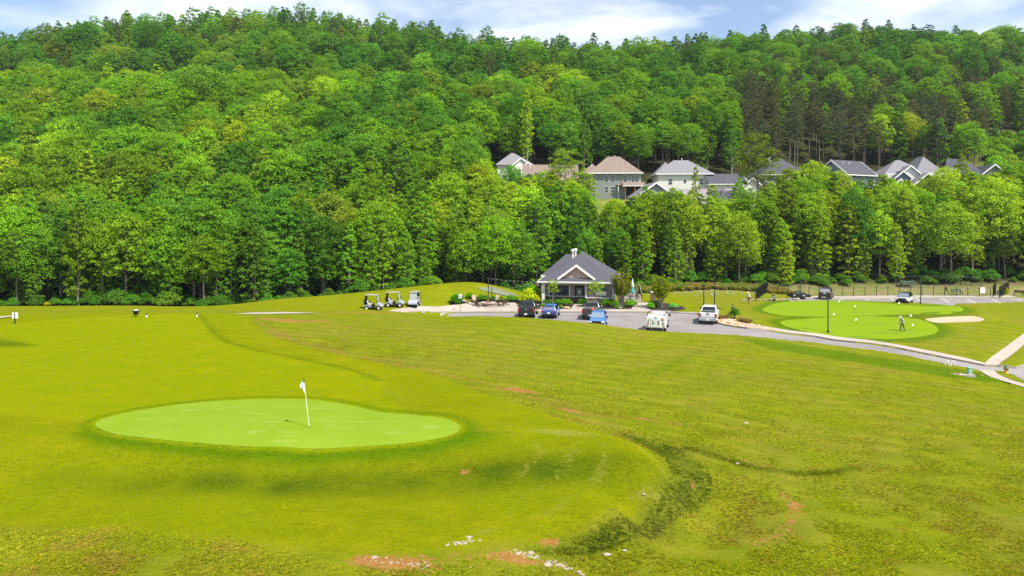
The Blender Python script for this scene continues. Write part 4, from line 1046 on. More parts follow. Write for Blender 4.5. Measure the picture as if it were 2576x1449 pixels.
# 1: sage grey two-storey house, tan hip roof
hs = estate_house(1548, 489, 168, 'sage grey two-storey house with tan hip roof', R(-4))
wallbox(hs, -6.1, 6.1, 0, 10.5, -2.5, 5.3, SIDEO)
b = MB(); hiproof(b, -6.7, 6.7, -.6, 11.1, 5.3, 4.5, 5.2); b.build('roof', RTAN, hs)
b = MB(); hiproof(b, -8.6, -2.0, 5.0, 11.6, 5.32, 3.0); b.build('roof', RTAN, hs)
wallbox(hs, -8.0, -6.1, 5.5, 11, -2.5, 5.3, SIDEO)
fascia(hs, -6.7, 6.7, -.6, 11.1, 5.3)
wallbox(hs, 5.95, 6.12, -.03, .15, -2.5, 5.06, WHITE, 'corner_board')
for wx, z0, w, sp in ((-5.2, 3.05, .8, 1), (-2.2, 3.05, .95, 1), (-.6, 3.05, .95, 1), (2.4, 3.05, .95, 1), (4.8, 3.05, 1.7, 2), (-5.2, .45, .8, 1), (-2.2, .45, .95, 1), (-.6, .45, .95, 1)):
    window(hs, wx, z0, w, 1.5, 0, sp)
b = MB(); b.slab([(1.6, -.02, 2.9), (1.6, -2.6, 2.05), (7.0, -2.6, 2.05), (7.0, -.02, 2.9)], .14); b.build('porch_roof', RTAN, hs)
b = MB(); b.slab([(.3, -.02, 2.5), (.3, -1.0, 2.15), (2.0, -1.0, 2.15), (2.0, -.02, 2.5)], .12); b.build('porch_roof', RTAN, hs)
MB().box(1.55, 7.05, -2.68, -2.6, 1.86, 2.10).build('fascia', WHITE, hs)
for xx in (2.2, 4.5, 6.7): MB().box(xx - .09, xx + .09, -2.5, -2.3, -2.2, 2.05).build('porch_post', WOODP, hs)
MB().box(2.3, 6.6, -.06, -.02, -.4, 1.9).build('porch_screen', mat('dark screen', (.03, .025, .02), .8), hs)
MB().box(.55, .75, -.9, -.75, -2.2, 2.15).build('porch_post', WHITE, hs)
vent(hs, .2, 5.0, 9.3); vent(hs, -5.6, 7.5, 7.6, .3)
# 2: white house, grey hip roof, with lower dark-roofed wing to its right
hs = estate_house(1722, 474, 176, 'white two-storey house with grey hip roof', R(-3))
wallbox(hs, -6.8, 6.8, 0, 10, -3, 3.8, SIDEW)
b = MB(); hiproof(b, -7.4, 7.4, -.6, 10.6, 3.8, 3.9, 5.5); b.build('roof', RGREY, hs)
b = MB(); hiproof(b, -7.42, -.5, 2.0, 10.7, 3.82, 3.4); b.build('roof', RGREY, hs)
fascia(hs, -7.4, 7.4, -.6, 10.6, 3.8)
window(hs, .1, 1.4, .7, .8, 0, 1, 1); window(hs, -3.6, 1.0, 1.0, 1.4); window(hs, 4.2, 1.0, 1.0, 1.4)
vent(hs, .2, 4.6, 7.5); vent(hs, -5.2, 1.3, 5.0, .4)
wallbox(hs, 5.6, 15.4, -3.2, 4.2, -3.2, .9, SIDEW)
b = MB(); gableroof(b, 5.2, 15.0, -3.8, 4.8, .9, 2.7, 'x'); b.build('wing_roof', RDARK, hs)
MB().prism([(-3.8, .9), (4.8, .9), (.5, 3.55)], 14.6, 14.95, 'x').build('gable', SIDEW, hs)
rakex(hs, -3.9, 4.9, 15.05, .9, 2.7)
fascia(hs, 5.3, 14.9, -3.9, 4.7, .93, .2)
b = MB(); gableroof(b, 13.4, 18.6, -4.6, 2.0, .2, 2.2, 'y'); b.build('wing_roof', RDARK, hs)
MB().prism([(13.6, -3), (18.4, -3), (18.4, .2), (16.0, 2.25), (13.6, .2)], -4.1, 1.6, 'y').build('wing_wall', SIDEW, hs)
rake(hs, 13.4, 18.6, -4.62, .2, 2.2)
# 3: grey house with pale grey roof lower on the slope
hs = estate_house(1815, 585, 150, 'tall grey house with long pale grey roof half hidden by trees', R(-6))
wallbox(hs, -7.5, 5.4, 0, 9, -3, 6.0, SIDEG)
b = MB(); gableroof(b, -8, 5.9, -.6, 9.6, 6.0, 3.7, 'x'); b.build('roof', mat('pale grey shingles', (.24, .215, .22), .9, var=.25, scale=2.6, bands=.14, bandcol=.82), hs)
MB().prism([(0, -3), (9, -3), (9, 6.1), (4.5, 9.5), (0, 6.1)], 5.2, 5.5, 'x').build('gable', SIDET, hs)
rakex(hs, -.7, 9.7, 5.95, 6.0, 3.7); fascia(hs, -7.95, 5.85, -.65, 9.6, 6.03, .22)
wallbox(hs, 5.35, 5.56, -.06, .14, -3, 5.8, WHITE, 'corner_board')
window(hs, 4.2, 4.3, .7, 1.0, 0); window(hs, 1.0, 4.0, 1.0, 1.4); window(hs, 3.4, 3.9, .6, 1.2, 5.52, 1, 2, 'x'); vent(hs, 3.2, 1.8, 7.4, .4)
b = MB(); gableroof(b, 5.6, 11.4, 2.4, 9.4, 3.4, 2.6, 'x'); b.build('wing_roof', MATS['pale grey shingles'], hs)
wallbox(hs, 5.6, 11.0, 3.0, 8.8, -3, 3.4, SIDET); window(hs, 8.0, 1.2, .6, 1.1, 3.0)
# 4: garage with sage gable, slate roof in front
hs = estate_house(1650, 520, 152, 'grey gabled garage with white barge boards below the white house', R(4))
MB().prism([(-4.0, -3), (4.0, -3), (4.0, 2.3), (0, 5.2), (-4.0, 2.3)], 0, 8, 'y').build('wall', SIDEO, hs)
b = MB(); gableroof(b, -4.6, 4.6, -.5, 8.6, 2.1, 3.25, 'y'); b.build('roof', RGREY, hs)
rake(hs, -4.6, 4.6, -.52, 2.1, 3.25)
MB().prism([(-2.6, -3), (3.6, -3), (3.6, 1.5), (1.0, 3.2), (-1.2, 2.6), (-2.6, .6)], -3.6, -.55, 'y').build('lean_to', SIDEB, hs)
b = MB(); b.slab([(-3.0, -3.8, .35), (.9, -3.8, 3.15), (.9, -.56, 3.15), (-3.0, -.56, .35)], .12); b.slab([(4.0, -3.8, 1.2), (4.0, -.56, 1.2), (.9, -.56, 3.15), (.9, -3.8, 3.15)], -.12); b.build('lean_to_roof', mat('slate blue shingles', (.10, .11, .15), .9, var=.2, scale=3, bands=.14), hs)
vent(hs, -1.4, -2.4, 1.9, .5); vent(hs, -.4, -2.6, 2.4, .5)
# 5: white house at the left end with two gables
hs = estate_house(1308, 440, 180, 'white house with twin gables at the left end of the row', R(8))
wallbox(hs, -6, 3.2, .4, 9, -4, 2.6, SIDEW)
b = MB(); hiproof(b, -6.6, 4.0, -.2, 9.6, 2.6, 3.6); b.build('roof', RGREY, hs)
for gx, gw, gy, gz in ((.2, 2.4, -.6, 2.4), (1.9, 1.9, -1.4, 1.6)):
    MB().prism([(gx - gw, -4), (gx + gw, -4), (gx + gw, gz), (gx, gz + gw * .8), (gx - gw, gz)], gy, 3, 'y').build('gable', SIDEW, hs)
    b = MB(); gableroof(b, gx - gw - .3, gx + gw + .3, gy - .3, 4.5, gz - .2, gw * .8 + .3, 'y'); b.build('gable_roof', RGREY, hs)
    rake(hs, gx - gw - .3, gx + gw + .3, gy - .32, gz - .2, gw * .8 + .3)
window(hs, 2.0, -.6, 1.0, 1.5, -1.4); window(hs, -2.0, .4, 1.0, 1.4, .4); vent(hs, 3.4, -.2, 2.2, .4)
# 6: tan roof house
hs = estate_house(1375, 482, 162, 'low house with wide tan roof left of the sage grey house', R(-2))
wallbox(hs, -5.4, 7.2, 0, 9, -3, 2.4, SIDET)
b = MB(); gableroof(b, -5.9, 7.7, -.6, 9.6, 2.4, 4.2, 'x'); b.build('roof', RTAN, hs)
rakex(hs, -.7, 9.7, -5.95, 2.4, 4.2); fascia(hs, -5.85, 7.6, -.65, 9.6, 2.43, .2)
MB().prism([(0, -3), (9, -3), (9, 2.5), (4.5, 6.2), (0, 2.5)], -5.5, -5.2, 'x').build('gable', SIDET, hs)
vent(hs, -4.0, 3.6, 6.0, .6); vent(hs, 3.4, 3.6, 6.0, .6); window(hs, -2, .4, 1.1, 1.4); window(hs, 3, .4, 1.1, 1.4)
# 7: dark-roofed house
hs = estate_house(1985, 468, 176, 'house with charcoal hip roof behind the big open tree', R(3))
wallbox(hs, -6.5, 4.6, 0, 9, -3, 3.0, SIDEG)
b = MB(); hiproof(b, -7.1, 5.2, -.6, 9.6, 3.0, 4.4); b.build('roof', RDARK, hs); fascia(hs, -7.1, 5.2, -.6, 9.6, 3.0)
window(hs, -3.4, .8, 1.0, 1.5); window(hs, .6, .8, 1.0, 1.5); vent(hs, -3.6, 3.9, 6.9, .7); vent(hs, -3.1, 4.1, 6.9, .9)
MB().prism([(-6.2, -3), (1.2, -3), (1.2, -.4), (-2.5, 2.2), (-6.2, -.4)], -7, 0, 'y').build('wing', SIDEB, hs)
b = MB(); gableroof(b, -6.7, 1.7, -7.5, -.1, -.75, 2.9, 'y'); b.build('wing_roof', RDARK, hs); rake(hs, -6.7, 1.7, -7.52, -.75, 2.9)
# 8: blue gable house
hs = estate_house(2168, 460, 172, 'slate blue house with charcoal gable roof and two white pipes', R(26))
wallbox(hs, -5.6, 4.6, 0, 8.4, -4, 1.9, SIDEB)
b = MB(); gableroof(b, -6.1, 5.1, -.6, 9, 1.9, 3.9, 'x'); b.build('roof', RDARK, hs)
MB().prism([(0, -4), (8.4, -4), (8.4, 2.0), (4.2, 5.6), (0, 2.0)], 4.4, 4.7, 'x').build('gable', SIDEB, hs)
MB().prism([(0, -4), (8.4, -4), (8.4, 2.0), (4.2, 5.6), (0, 2.0)], -5.7, -5.4, 'x').build('gable', SIDEB, hs); rakex(hs, -.7, 9.1, -6.15, 1.9, 3.9)
rakex(hs, -.7, 9.1, 5.15, 1.9, 3.9); fascia(hs, -6.05, 5.05, -.65, 9, 1.93, .2)
wallbox(hs, 4.55, 4.78, -.05, .15, -4, 1.7, WHITE, 'corner_board')
vent(hs, -3.2, 3.0, 4.6, .9); vent(hs, -.9, 3.0, 4.6, .9); window(hs, -1.2, -.6, 1.6, 1.2, 0, 2); window(hs, 3.0, -.6, .8, 1.2)
vent(hs, 2.4, 1.0, 2.9, .3)
# 9: white house with grey roof and several gables
hs = estate_house(2305, 460, 174, 'white house with high grey roof and several front gables', R(-5))
wallbox(hs, -7.0, 6.0, 0, 10, -4, 2.4, SIDEW)
b = MB(); hiproof(b, -.5, 6.9, -.6, 10.6, 2.4, 4.6); b.build('roof', RGREY, hs)
b = MB(); hiproof(b, -7.6, 3.6, .4, 10.6, 2.4, 3.9); b.build('roof', RGREY, hs); fascia(hs, -7.6, 6.9, -.6, 10.6, 2.38, .22)
for gx, gw, gy, gz, m_ in ((-2.0, 2.2, -1.2, 2.4, SIDEW), (-4.3, 1.9, -2.2, 1.2, SIDEB), (.4, 4.0, -5.0, -1.2, SIDET), (-6.4, 2.4, -5.5, -1.4, SIDEB)):
    MB().prism([(gx - gw, -4), (gx + gw, -4), (gx + gw, gz), (gx, gz + gw * .8), (gx - gw, gz)], gy, 2, 'y').build('gable', m_, hs)
    b = MB(); gableroof(b, gx - gw - .35, gx + gw + .35, gy - .4, 4.0, gz - .25, gw * .8 + .35, 'y'); b.build('gable_roof', RGREY if gx > -4 else RDARK, hs)
    rake(hs, gx - gw - .35, gx + gw + .35, gy - .42, gz - .25, gw * .8 + .35)
window(hs, 3.2, .6, .5, .8); window(hs, 5.0, -.6, 1.2, 1.6)
wallbox(hs, 6.0, 8.2, 3.0, 8, -4, 1.2, SIDET); window(hs, 7.2, -.6, 1.0, 1.6, 3.0)
# 10: farthest house at the right
hs = estate_house(2440, 452, 178, 'charcoal-roofed house with white-trimmed gable next to the cleared slope', R(-8))
wallbox(hs, -5.2, 3.0, 1, 9, -4, 1.6, SIDEG)
b = MB(); hiproof(b, -5.8, 3.6, .4, 9.6, 1.6, 4.3, 2.4); b.build('roof', RDARK, hs); fascia(hs, -5.8, 3.6, .4, 9.6, 1.6, .2)
MB().prism([(1.4, -4), (9.2, -4), (9.2, .6), (5.3, 3.7), (1.4, .6)], -1, 7, 'y').build('gable', SIDET, hs)
b = MB(); gableroof(b, 1.0, 9.6, -1.5, 7.5, .3, 3.5, 'y'); b.build('gable_roof', RDARK, hs); rake(hs, 1.0, 9.6, -1.52, .3, 3.5)
window(hs, 5.3, .2, 1.0, 1.4, -1.0, 2); window(hs, -3.0, -.6, 1.0, 1.5, 1.0)

# ------------------------------------------------------------------ clubhouse
STONE_, sn, sl, sb_ = nt('stacked stone')
_tc = sn.new('ShaderNodeTexCoord'); _mp = sn.new('ShaderNodeMapping'); _mp.inputs['Scale'].default_value = (3.2, 3.2, 7.0); sl.new(_tc.outputs['Object'], _mp.inputs[0])
_vo = sn.new('ShaderNodeTexVoronoi'); _vo.inputs['Scale'].default_value = 1.0; sl.new(_mp.outputs[0], _vo.inputs['Vector'])
_rp = sn.new('ShaderNodeValToRGB'); sl.new(_vo.outputs['Color'], _rp.inputs['Fac'])
_rp.color_ramp.elements[0].color = (.05, .035, .03, 1); _rp.color_ramp.elements[1].color = (.30, .22, .17, 1)
_v2 = sn.new('ShaderNodeTexVoronoi'); _v2.feature = 'DISTANCE_TO_EDGE'; sl.new(_mp.outputs[0], _v2.inputs['Vector'])
_mr = sn.new('ShaderNodeMapRange'); sl.new(_v2.outputs['Distance'], _mr.inputs['Value']); _mr.inputs['From Max'].default_value = .08
_mm = sn.new('ShaderNodeMixRGB'); _mm.blend_type = 'MULTIPLY'; _mm.inputs['Fac'].default_value = 1; sl.new(_rp.outputs['Color'], _mm.inputs['Color1']); sl.new(_mr.outputs[0], _mm.inputs['Color2'])
sl.new(_mm.outputs['Color'], sb_.inputs['Base Color']); sb_.inputs['Roughness'].default_value = .9
_bp = sn.new('ShaderNodeBump'); _bp.inputs['Distance'].default_value = .05; sl.new(_mr.outputs[0], _bp.inputs['Height']); sl.new(_bp.outputs[0], sb_.inputs['Normal'])
STONE = STONE_
CLAD = mat('taupe lap siding', (0.27, 0.225, 0.205), .75, var=.05, scale=2, bands=.2, bandcol=.6)
CLAD2 = mat('tan shake siding', (0.44, 0.32, 0.25), .8, var=.10, scale=5, bands=.2, bandcol=.6)
BLACK = mat('black paint', (0.010, 0.010, 0.011), .5, var=.1)
BLACKM = mat('black metal', (0.014, 0.014, 0.015), .45, metal=.3)
RCLUB = mat('clubhouse shingles', (0.070, 0.068, 0.085), .88, var=.30, scale=5, bands=.13, bandcol=.7)
CH = thing('clubhouse', 'small golf clubhouse with charcoal hip roof, gabled porch and stone skirting', 'building', (9.4, 96.6, 0.0), R(-9))
W2, DEP, EZ = 5.1, 17.0, 3.25
# walls: recessed porch wall on the left, room on the right, sides and back
for (x0, x1, y0, y1, m_, nm) in ((-W2 + .1, 1.0, 1.4, 1.6, CLAD, 'porch_wall'), (1.0, W2, .02, .22, CLAD, 'front_wall'), (.98, 1.18, .03, 1.4, CLAD, 'porch_side_wall'), (-W2 + .1, -W2 + .3, 1.6, DEP, CLAD, 'side_wall'), (W2 - .2, W2, .2, DEP, CLAD, 'side_wall'), (-W2 + .1, W2, DEP - .2, DEP, CLAD, 'back_wall')):
    MB().box(x0, x1, y0, y1, 0, EZ - .02).build(nm, m_, CH)
MB().box(-W2 + .15, .98, 1.22, 1.4, 0, .98).box(1.02, W2 - .25, -.14, .02, 0, .95).build('stone_skirting', STONE, CH)
MB().box(1.0, W2 - .2, -.17, .04, .95, 1.05).box(-W2 + .12, .98, 1.18, 1.4, .98, 1.06).build('stone_cap', WHITE, CH)
MB().box(-W2 + .1, 1.0, .1, 1.4, EZ - .12, EZ - .04).build('porch_ceiling', SOFF, CH)
MB().box(-W2 - .1, W2 + .1, -.1, .16, EZ - .42, EZ - .06).build('porch_beam', mat('cream trim', (.62, .56, .46), .6, var=.05), CH)
for xx in (-W2 + .12,):
    MB().box(xx - .2, xx + .2, -.2, .2, 0, EZ - .4).build('porch_column', WHITE, CH)
MB().box(W2 - .34, W2 + .05, -.22, .17, 0, EZ - .4).build('porch_column', WHITE, CH)
MB().box(W2 + .5, W2 + .8, 1.2, 1.5, 0, EZ - .3).build('side_column', WHITE, CH)
MB().box(W2 + .5, W2 + .8, 3.6, 3.9, 0, EZ - .3).build('side_column', WHITE, CH)
MB().box(.96, 1.14, -.15, .02, 1.0, EZ - .4).build('corner_board', WHITE, CH)
ft = bpy.data.curves.new('house_number', 'FONT'); ft.body = '1\n4\n4'; ft.size = .26; ft.space_line = .9; ft.align_x = 'CENTER'; ft.extrude = .01
fo = bpy.data.objects.new('house_number', ft); COL.objects.link(fo); fo.parent = CH; fo.location = (-W2 + .12, -.212, 1.98); fo.rotation_euler = (R(90), 0, 0); ft.materials.append(BLACK); to_mesh_text(fo)
# porch windows and door
wo = MB().box(-4.25, -1.45, 1.33, 1.42, 1.08, 2.48).build('window', BLACK, CH)
for a, c in ((-4.1, -2.98), (-2.7, -1.6)): MB().box(a, c, 1.31, 1.36, 1.2, 2.36).build('pane', glass('tinted pane', (.035, .05, .065)), wo)
MB().box(-4.42, -4.26, 1.30, 1.42, 1.02, 2.55).box(-1.44, -1.28, 1.30, 1.42, 1.02, 2.55).build('window_trim', WHITE, CH)
dr = MB().box(-.62, .72, 1.30, 1.44, 0, 2.52).build('door', BLACK, CH)
MB().box(-.32, .42, 1.27, 1.32, .38, 2.2).build('pane', glass('door pane', (.05, .085, .10)), dr)
MB().box(-.06, .20, 1.25, 1.275, 1.45, 1.85).build('notice', WHITE, dr)
MB().box(.50, .56, 1.22, 1.30, .95, 1.25).build('handle', mat('steel', (.5, .5, .5), .3, metal=1), dr)
MB().lathe([(.07, 0), (.09, .12), (.05, .2)], 8, (.02, 1.25, 2.75)).build('porch_lamp', WHITE, CH)
# roof
def club_roof():
    b = MB(); hiproof(b, -W2 - .65, W2 + .65, -.65, DEP + .6, EZ, 3.75, 5.9); b.build('roof', RCLUB, CH)
    b = MB(); hiproof(b, -W2 - 1.3, 1.5, 9.6, DEP + .4, EZ + .05, 3.2, 3.6); b.build('rear_wing_roof', RCLUB, CH)
    fascia(CH, -W2 - .65, W2 + .65, -.65, DEP + .6, EZ, .22)
    fascia(CH, -W2 - 1.3, -W2 - .7, 9.6, DEP + .4, EZ + .05, .22)
    MB().box(-W2 - .9, -W2, 10.2, DEP, 0, EZ).build('rear_wing_wall', CLAD, CH)
    MB().box(-W2 - .95, -W2 - .75, 10.1, 10.3, 0, EZ - .1).build('corner_board', WHITE, CH)
    g0, g1, gy = -2.85, 2.25, .15
    gm_ = (g0 + g1) / 2
    MB().prism([(g0 + .25, EZ + .38), (g1 - .25, EZ + .38), (gm_, EZ + 2.12)], gy, gy + .2, 'y').build('porch_gable', CLAD2, CH)
    b = MB(); gableroof(b, g0 - .1, g1 + .1, gy - .35, 4.2, EZ + .32, 1.95, 'y', .12); b.build('gable_roof', RCLUB, CH)
    rake(CH, g0 - .1, g1 + .1, gy - .37, EZ + .32, 1.95, .2)
    # ridge caps
    MB().tube([(0, 5.25, EZ + 3.76), (0, DEP - 5.3, EZ + 3.76)], .09, 6).build('ridge_cap', RCLUB, CH)
    for vx, hh in ((-.95, 1.35), (-.55, 1.45)):
        MB().lathe([(.15, -.6), (.15, hh - .35), (.27, hh - .3), (.27, hh), (.12, hh + .08)], 10, (vx - .3, 6.6, EZ + 2.9)).build('vent_pipe', WHITE, CH)
club_roof()
MB().tube([(-W2 - .6, -.6, EZ - .12), (-W2 - .55, -.5, EZ - .45), (-W2 - .1, -.1, EZ - .75), (-W2 - .1, -.05, .1)], .05, 6).build('downpipe', WHITE, CH)
MB().box(-W2 - .68, W2 + .68, -.76, -.68, EZ - .14, EZ - .01).build('gutter', WHITE, CH)
# signs on the front wall: things of their own
TEAL = mat('teal sign paint', (.012, .10, .085), .5, var=.2)
def local(par, x, y, z):
    return par.matrix_basis @ Vector((x, y, z))
p = local(CH, 3.0, -.03, 2.28)
sg = thing('oval_sign', 'dark teal oval sign on the siding above the white sign board', 'sign', p, R(-9))
pts = [(.95 * math.cos(t), .34 * math.sin(t)) for t in np.linspace(0, 2 * math.pi, 24, endpoint=False)]
MB().prism(pts, -.05, 0, 'y').build('board', TEAL, sg)
MB().prism([(-.6, -.02), (-.1, .10), (.55, .02), (.2, -.10), (-.3, -.12)], -.058, -.049, 'y').build('emblem', mat('teal emblem', (.03, .20, .15), .5), sg)
p = local(CH, 3.15, -.03, 1.28)
sg = thing('sign_board', 'white rectangular sign board with dark frame below the oval sign', 'sign', p, R(-9))
MB().box(-.82, .82, -.05, 0, 0, .72).build('frame', BLACK, sg); MB().box(-.77, .77, -.065, -.05, .05, .67).build('panel', WHITE, sg)
t_ = bpy.data.curves.new('lettering', 'FONT'); t_.body = 'The'; t_.size = .3; t_.align_x = 'CENTER'; t_.extrude = .004; t_.materials.append(mat('grey lettering', (.22, .24, .24), .7))
to = bpy.data.objects.new('lettering', t_); COL.objects.link(to); to.parent = sg; to.location = (.12, -.068, .25); to.rotation_euler = (R(90), 0, 0); to_mesh_text(to)
p = local(CH, .93, 1.0, 0)
tb = thing('litter_bin', 'grey-green litter bin beside the clubhouse door', 'bin', p, R(-9))
MB().lathe([(.2, 0), (.23, .8), (.25, .82), (.25, .9), (.1, 1.0)], 12).build('body', mat('grey green plastic', (.07, .09, .085), .6), tb, True)
# ------------------------------------------------------------------ vehicles (local: rear at y=0, nose towards +y)
def paint(name, col, rough=.25):
    m = mat(name, col, rough, var=.02, scale=2, spec=.6)
    m.node_tree.nodes['Principled BSDF'].inputs['Coat Weight'].default_value = .6
    return m
TYRE = mat('tyre rubber', (.012, .012, .012), .85); RIM = mat('alloy', (.55, .55, .56), .35, metal=.8); REDL = mat('red lens', (.30, .006, .006), .25)
CHROME = mat('chrome', (.6, .6, .6), .2, metal=1); HEADL = mat('headlamp lens', (.7, .72, .75), .15); PLATE = mat('number plate', (.65, .66, .64), .5); TRIM = mat('black plastic trim', (.015, .015, .016), .6)
CGLASS = glass('car glass', (.012, .014, .016)); CGLASS2 = glass('pale windscreen', (.16, .22, .28))
def sect(y, zb, zt, wb, wt, r=.09):
    zm = zb + (zt - zb) * .45
    return [(-wb + .06, y, zb), (-wb, y, zb + .10), (-wb, y, zm), (-wt, y, zt - r), (-wt + r, y, zt), (wt - r, y, zt), (wt, y, zt - r), (wb, y, zm), (wb, y, zb + .10), (wb - .06, y, zb)]
def panelq(q, iu, iv, off, thick=.02):
    """inset quad panel set proud of a four-point face (bottom-left, bottom-right, top-right, top-left)"""
    a, b, c, d = [Vector(v) for v in q]
    def L(u, v): return (a * (1 - u) + b * u) * (1 - v) + (d * (1 - u) + c * u) * v
    u0, u1 = iu if isinstance(iu, tuple) else (iu, 1 - iu); v0, v1 = iv if isinstance(iv, tuple) else (iv, 1 - iv)
    n = (b - a).cross(d - a).normalized()
    pts = [L(u0, v0) + n * off, L(u1, v0) + n * off, L(u1, v1) + n * off, L(u0, v1) + n * off]
    return MB().add([p - n * thick for p in pts] + pts, [(0, 1, 2, 3)[::-1], (4, 5, 6, 7), (0, 1, 5, 4), (1, 2, 6, 5), (2, 3, 7, 6), (3, 0, 4, 7)])
def wheels(par, ys, half, r=.37, w=.25):
    for y in ys:
        for s in (-1, 1):
            wo = MB().tube([(s * (half - w), y, r), (s * (half - .02), y, r), (s * half, y, r)], [r, r, r * .92], 18).build('wheel', TYRE, par, True, angle=50)
            MB().tube([(s * (half - .04), y, r), (s * (half + .012), y, r)], [r * .66, r * .62], 12).build('rim', RIM, wo, True)
def vehicle(name, label, cat, X, Y, rz, spec, group=None):
    z = h(X, Y)
    if -6 < X < 26 and 72 < Y < 90: z = -.10
    t = thing(name, label, cat, (X, Y, z + .0), rz, group)
    bm_ = spec['paint']; st = spec['body']
    MB().loft([sect(*s) for s in st]).build('body', bm_, t, True, angle=28)
    (y0, y1, w0, z0), (ya, yb, w1, z1) = spec['cab']        # base rectangle and roof rectangle of the glasshouse
    rings = [[(-w0, y0, z0), (w0, y0, z0), (w0, y1, z0), (-w0, y1, z0)], [(-w1, ya, z1 - .05), (w1, ya, z1 - .05), (w1, yb, z1 - .05), (-w1, yb, z1 - .05)], [(-w1 + .10, ya + .12, z1), (w1 - .10, ya + .12, z1), (w1 - .10, yb - .15, z1), (-w1 + .10, yb - .15, z1)]]
    MB().loft(rings).build('cabin', spec.get('roofpaint', bm_), t, False, bevel=.05)
    zt = z1 - .05
    rear = [(-w0, y0, z0), (w0, y0, z0), (w1, ya, zt), (-w1, ya, zt)]; frnt = [(w0, y1, z0), (-w0, y1, z0), (-w1, yb, zt), (w1, yb, zt)]
    lft = [(-w0, y1, z0), (-w0, y0, z0), (-w1, ya, zt), (-w1, yb, zt)]; rgt = [(w0, y0, z0), (w0, y1, z0), (w1, yb, zt), (w1, ya, zt)]
    gl = spec.get('glass', CGLASS)
    panelq(rear, .07, (.12, .90), .022).build('rear_window', spec.get('rearglass', gl), t)
    panelq(frnt, .06, (.08, .93), .022).build('windscreen', spec.get('screen', gl), t)
    for sd, nm in ((lft, 'side_window'), (rgt, 'side_window')):
        k = spec.get('nwin', 2)
        for i in range(k): panelq(sd, (.06 + .88 * i / k + .015, .06 + .88 * (i + 1) / k - .015), (.12, .90), .022).build(nm, gl, t)
    hw = spec['half']; wheels(t, spec['axles'], hw + .01, spec.get('wr', .37))
    zb, zl = spec['zb'], spec['zl']
    for s in (-1, 1):
        MB().obox((s * (hw - .11), spec.get('ty', -.015), zl), (.2 if not spec.get('wide') else .3, .09, spec.get('tlh', .34))).build('tail_light', REDL, t, bevel=.02)
        MB().obox((s * (hw - .25), spec['len'] + .0, zl - .02), (.36, .12, .16)).build('headlight', HEADL, t, bevel=.03)
        MB().obox((s * (w0 + .17), y1 - .45, z0 + .10), (.22, .10, .18)).build('mirror', spec.get('mirror', TRIM), t, bevel=.03)
    MB().obox((0, -.05, zb), (2 * hw - .14, .14, .22)).build('rear_bumper', spec.get('bumper', TRIM), t, bevel=.03)
    MB().obox((0, spec['len'] + .02, zb + .02), (2 * hw - .2, .12, .24)).build('front_bumper', spec.get('bumper', TRIM), t, bevel=.03)
    MB().obox((0, spec['len'] + .03, zl - .02), (1.1, .06, .22)).build('grille', TRIM, t, bevel=.02)
    MB().obox((0, -.13, spec.get('pz', zb + .02)), (.34, .03, .19)).build('number_plate', PLATE, t)
    return t
def pickup(pt, bumper=None, **kw):
    d = dict(paint=pt, half=1.0, len=5.75, axles=(1.15, 4.65), wr=.41, zb=.58, zl=1.08, tlh=.42,
             body=[(0, .55, 1.36, .95, .96), (.12, .48, 1.38, .99, .98), (1.9, .45, 1.38, 1.0, .98), (3.9, .45, 1.36, 1.0, .97), (4.3, .45, 1.30, 1.0, .94), (5.5, .45, 1.20, .98, .90), (5.75, .55, 1.05, .90, .84)],
             cab=((1.95, 4.35, .93, 1.34), (2.25, 3.65, .74, 1.92)))
    if bumper: d['bumper'] = bumper
    d.update(kw); return d
BLK = paint('black car paint', (.008, .009, .016)); BLUE = paint('bright blue car paint', (.016, .14, .44)); BLUE2 = paint('mid blue car paint', (.03, .13, .36)); GRY = paint('graphite car paint', (.045, .045, .047)); WHT = paint('white car paint', (.72, .72, .70)); DKB = paint('dark plum car paint', (.035, .025, .045))
def pick_parts(t, liner=True, tail=None):
    if liner: MB().obox((0, 1.02, 1.375), (1.62, 1.55, .03)).build('bed_liner', BLACK, t)
    MB().obox((0, -.012, 1.12), (1.5, .04, .44)).build('tailgate', tail, t, bevel=.02)
XB = lambda x, D: (x - CX) / FV * D
t = vehicle('pickup_truck', 'black pickup truck parked nearest the patio', 'pickup', XB(1322.5, 83.6), 83.0, R(-8), pickup(BLK, BLACK)); pick_parts(t, False, BLK)
bg_ = MB().lathe([(.10, 0), (.10, .02)], 12).build('badge', CHROME, t); bg_.location = (0, -.03, 1.18); bg_.rotation_euler = (R(90), 0, 0)
MB().obox((0, 1.0, 1.385), (1.66, 1.6, .04)).build('bed_cover', BLACK, t)
t = vehicle('pickup_truck', 'graphite grey pickup truck parked in front of the clubhouse door path', 'pickup', XB(1483, 82.4), 81.8, R(-13), pickup(GRY, TRIM)); pick_parts(t, False, GRY)
MB().obox((0, 1.0, 1.385), (1.7, 1.62, .05)).build('bed_cover', mat('grey vinyl', (.085, .085, .09), .7), t)
MB().obox((0, -.04, 1.18), (.72, .02, .09)).build('maker_lettering', mat('dark chrome', (.1, .1, .1), .3, metal=1), t)
t = vehicle('pickup_truck', 'white pickup truck stopped on the drive beside the rock island', 'pickup', XB(1779, 78.4), 78.2, R(-20), pickup(WHT, CHROME)); pick_parts(t, True, WHT)
MB().obox((0, -.04, 1.16), (.2, .02, .08)).build('badge', BLACK, t); MB().obox((0, -.04, 1.33), (.42, .02, .05)).build('handle', BLACK, t)
suvb = [(0, .5, 1.02, .84, .80), (.25, .42, 1.06, .91, .88), (1.4, .4, 1.04, .92, .89), (2.8, .4, 1.0, .92, .88), (3.2, .4, .98, .92, .84), (4.1, .42, .86, .89, .78), (4.3, .5, .72, .80, .72)]
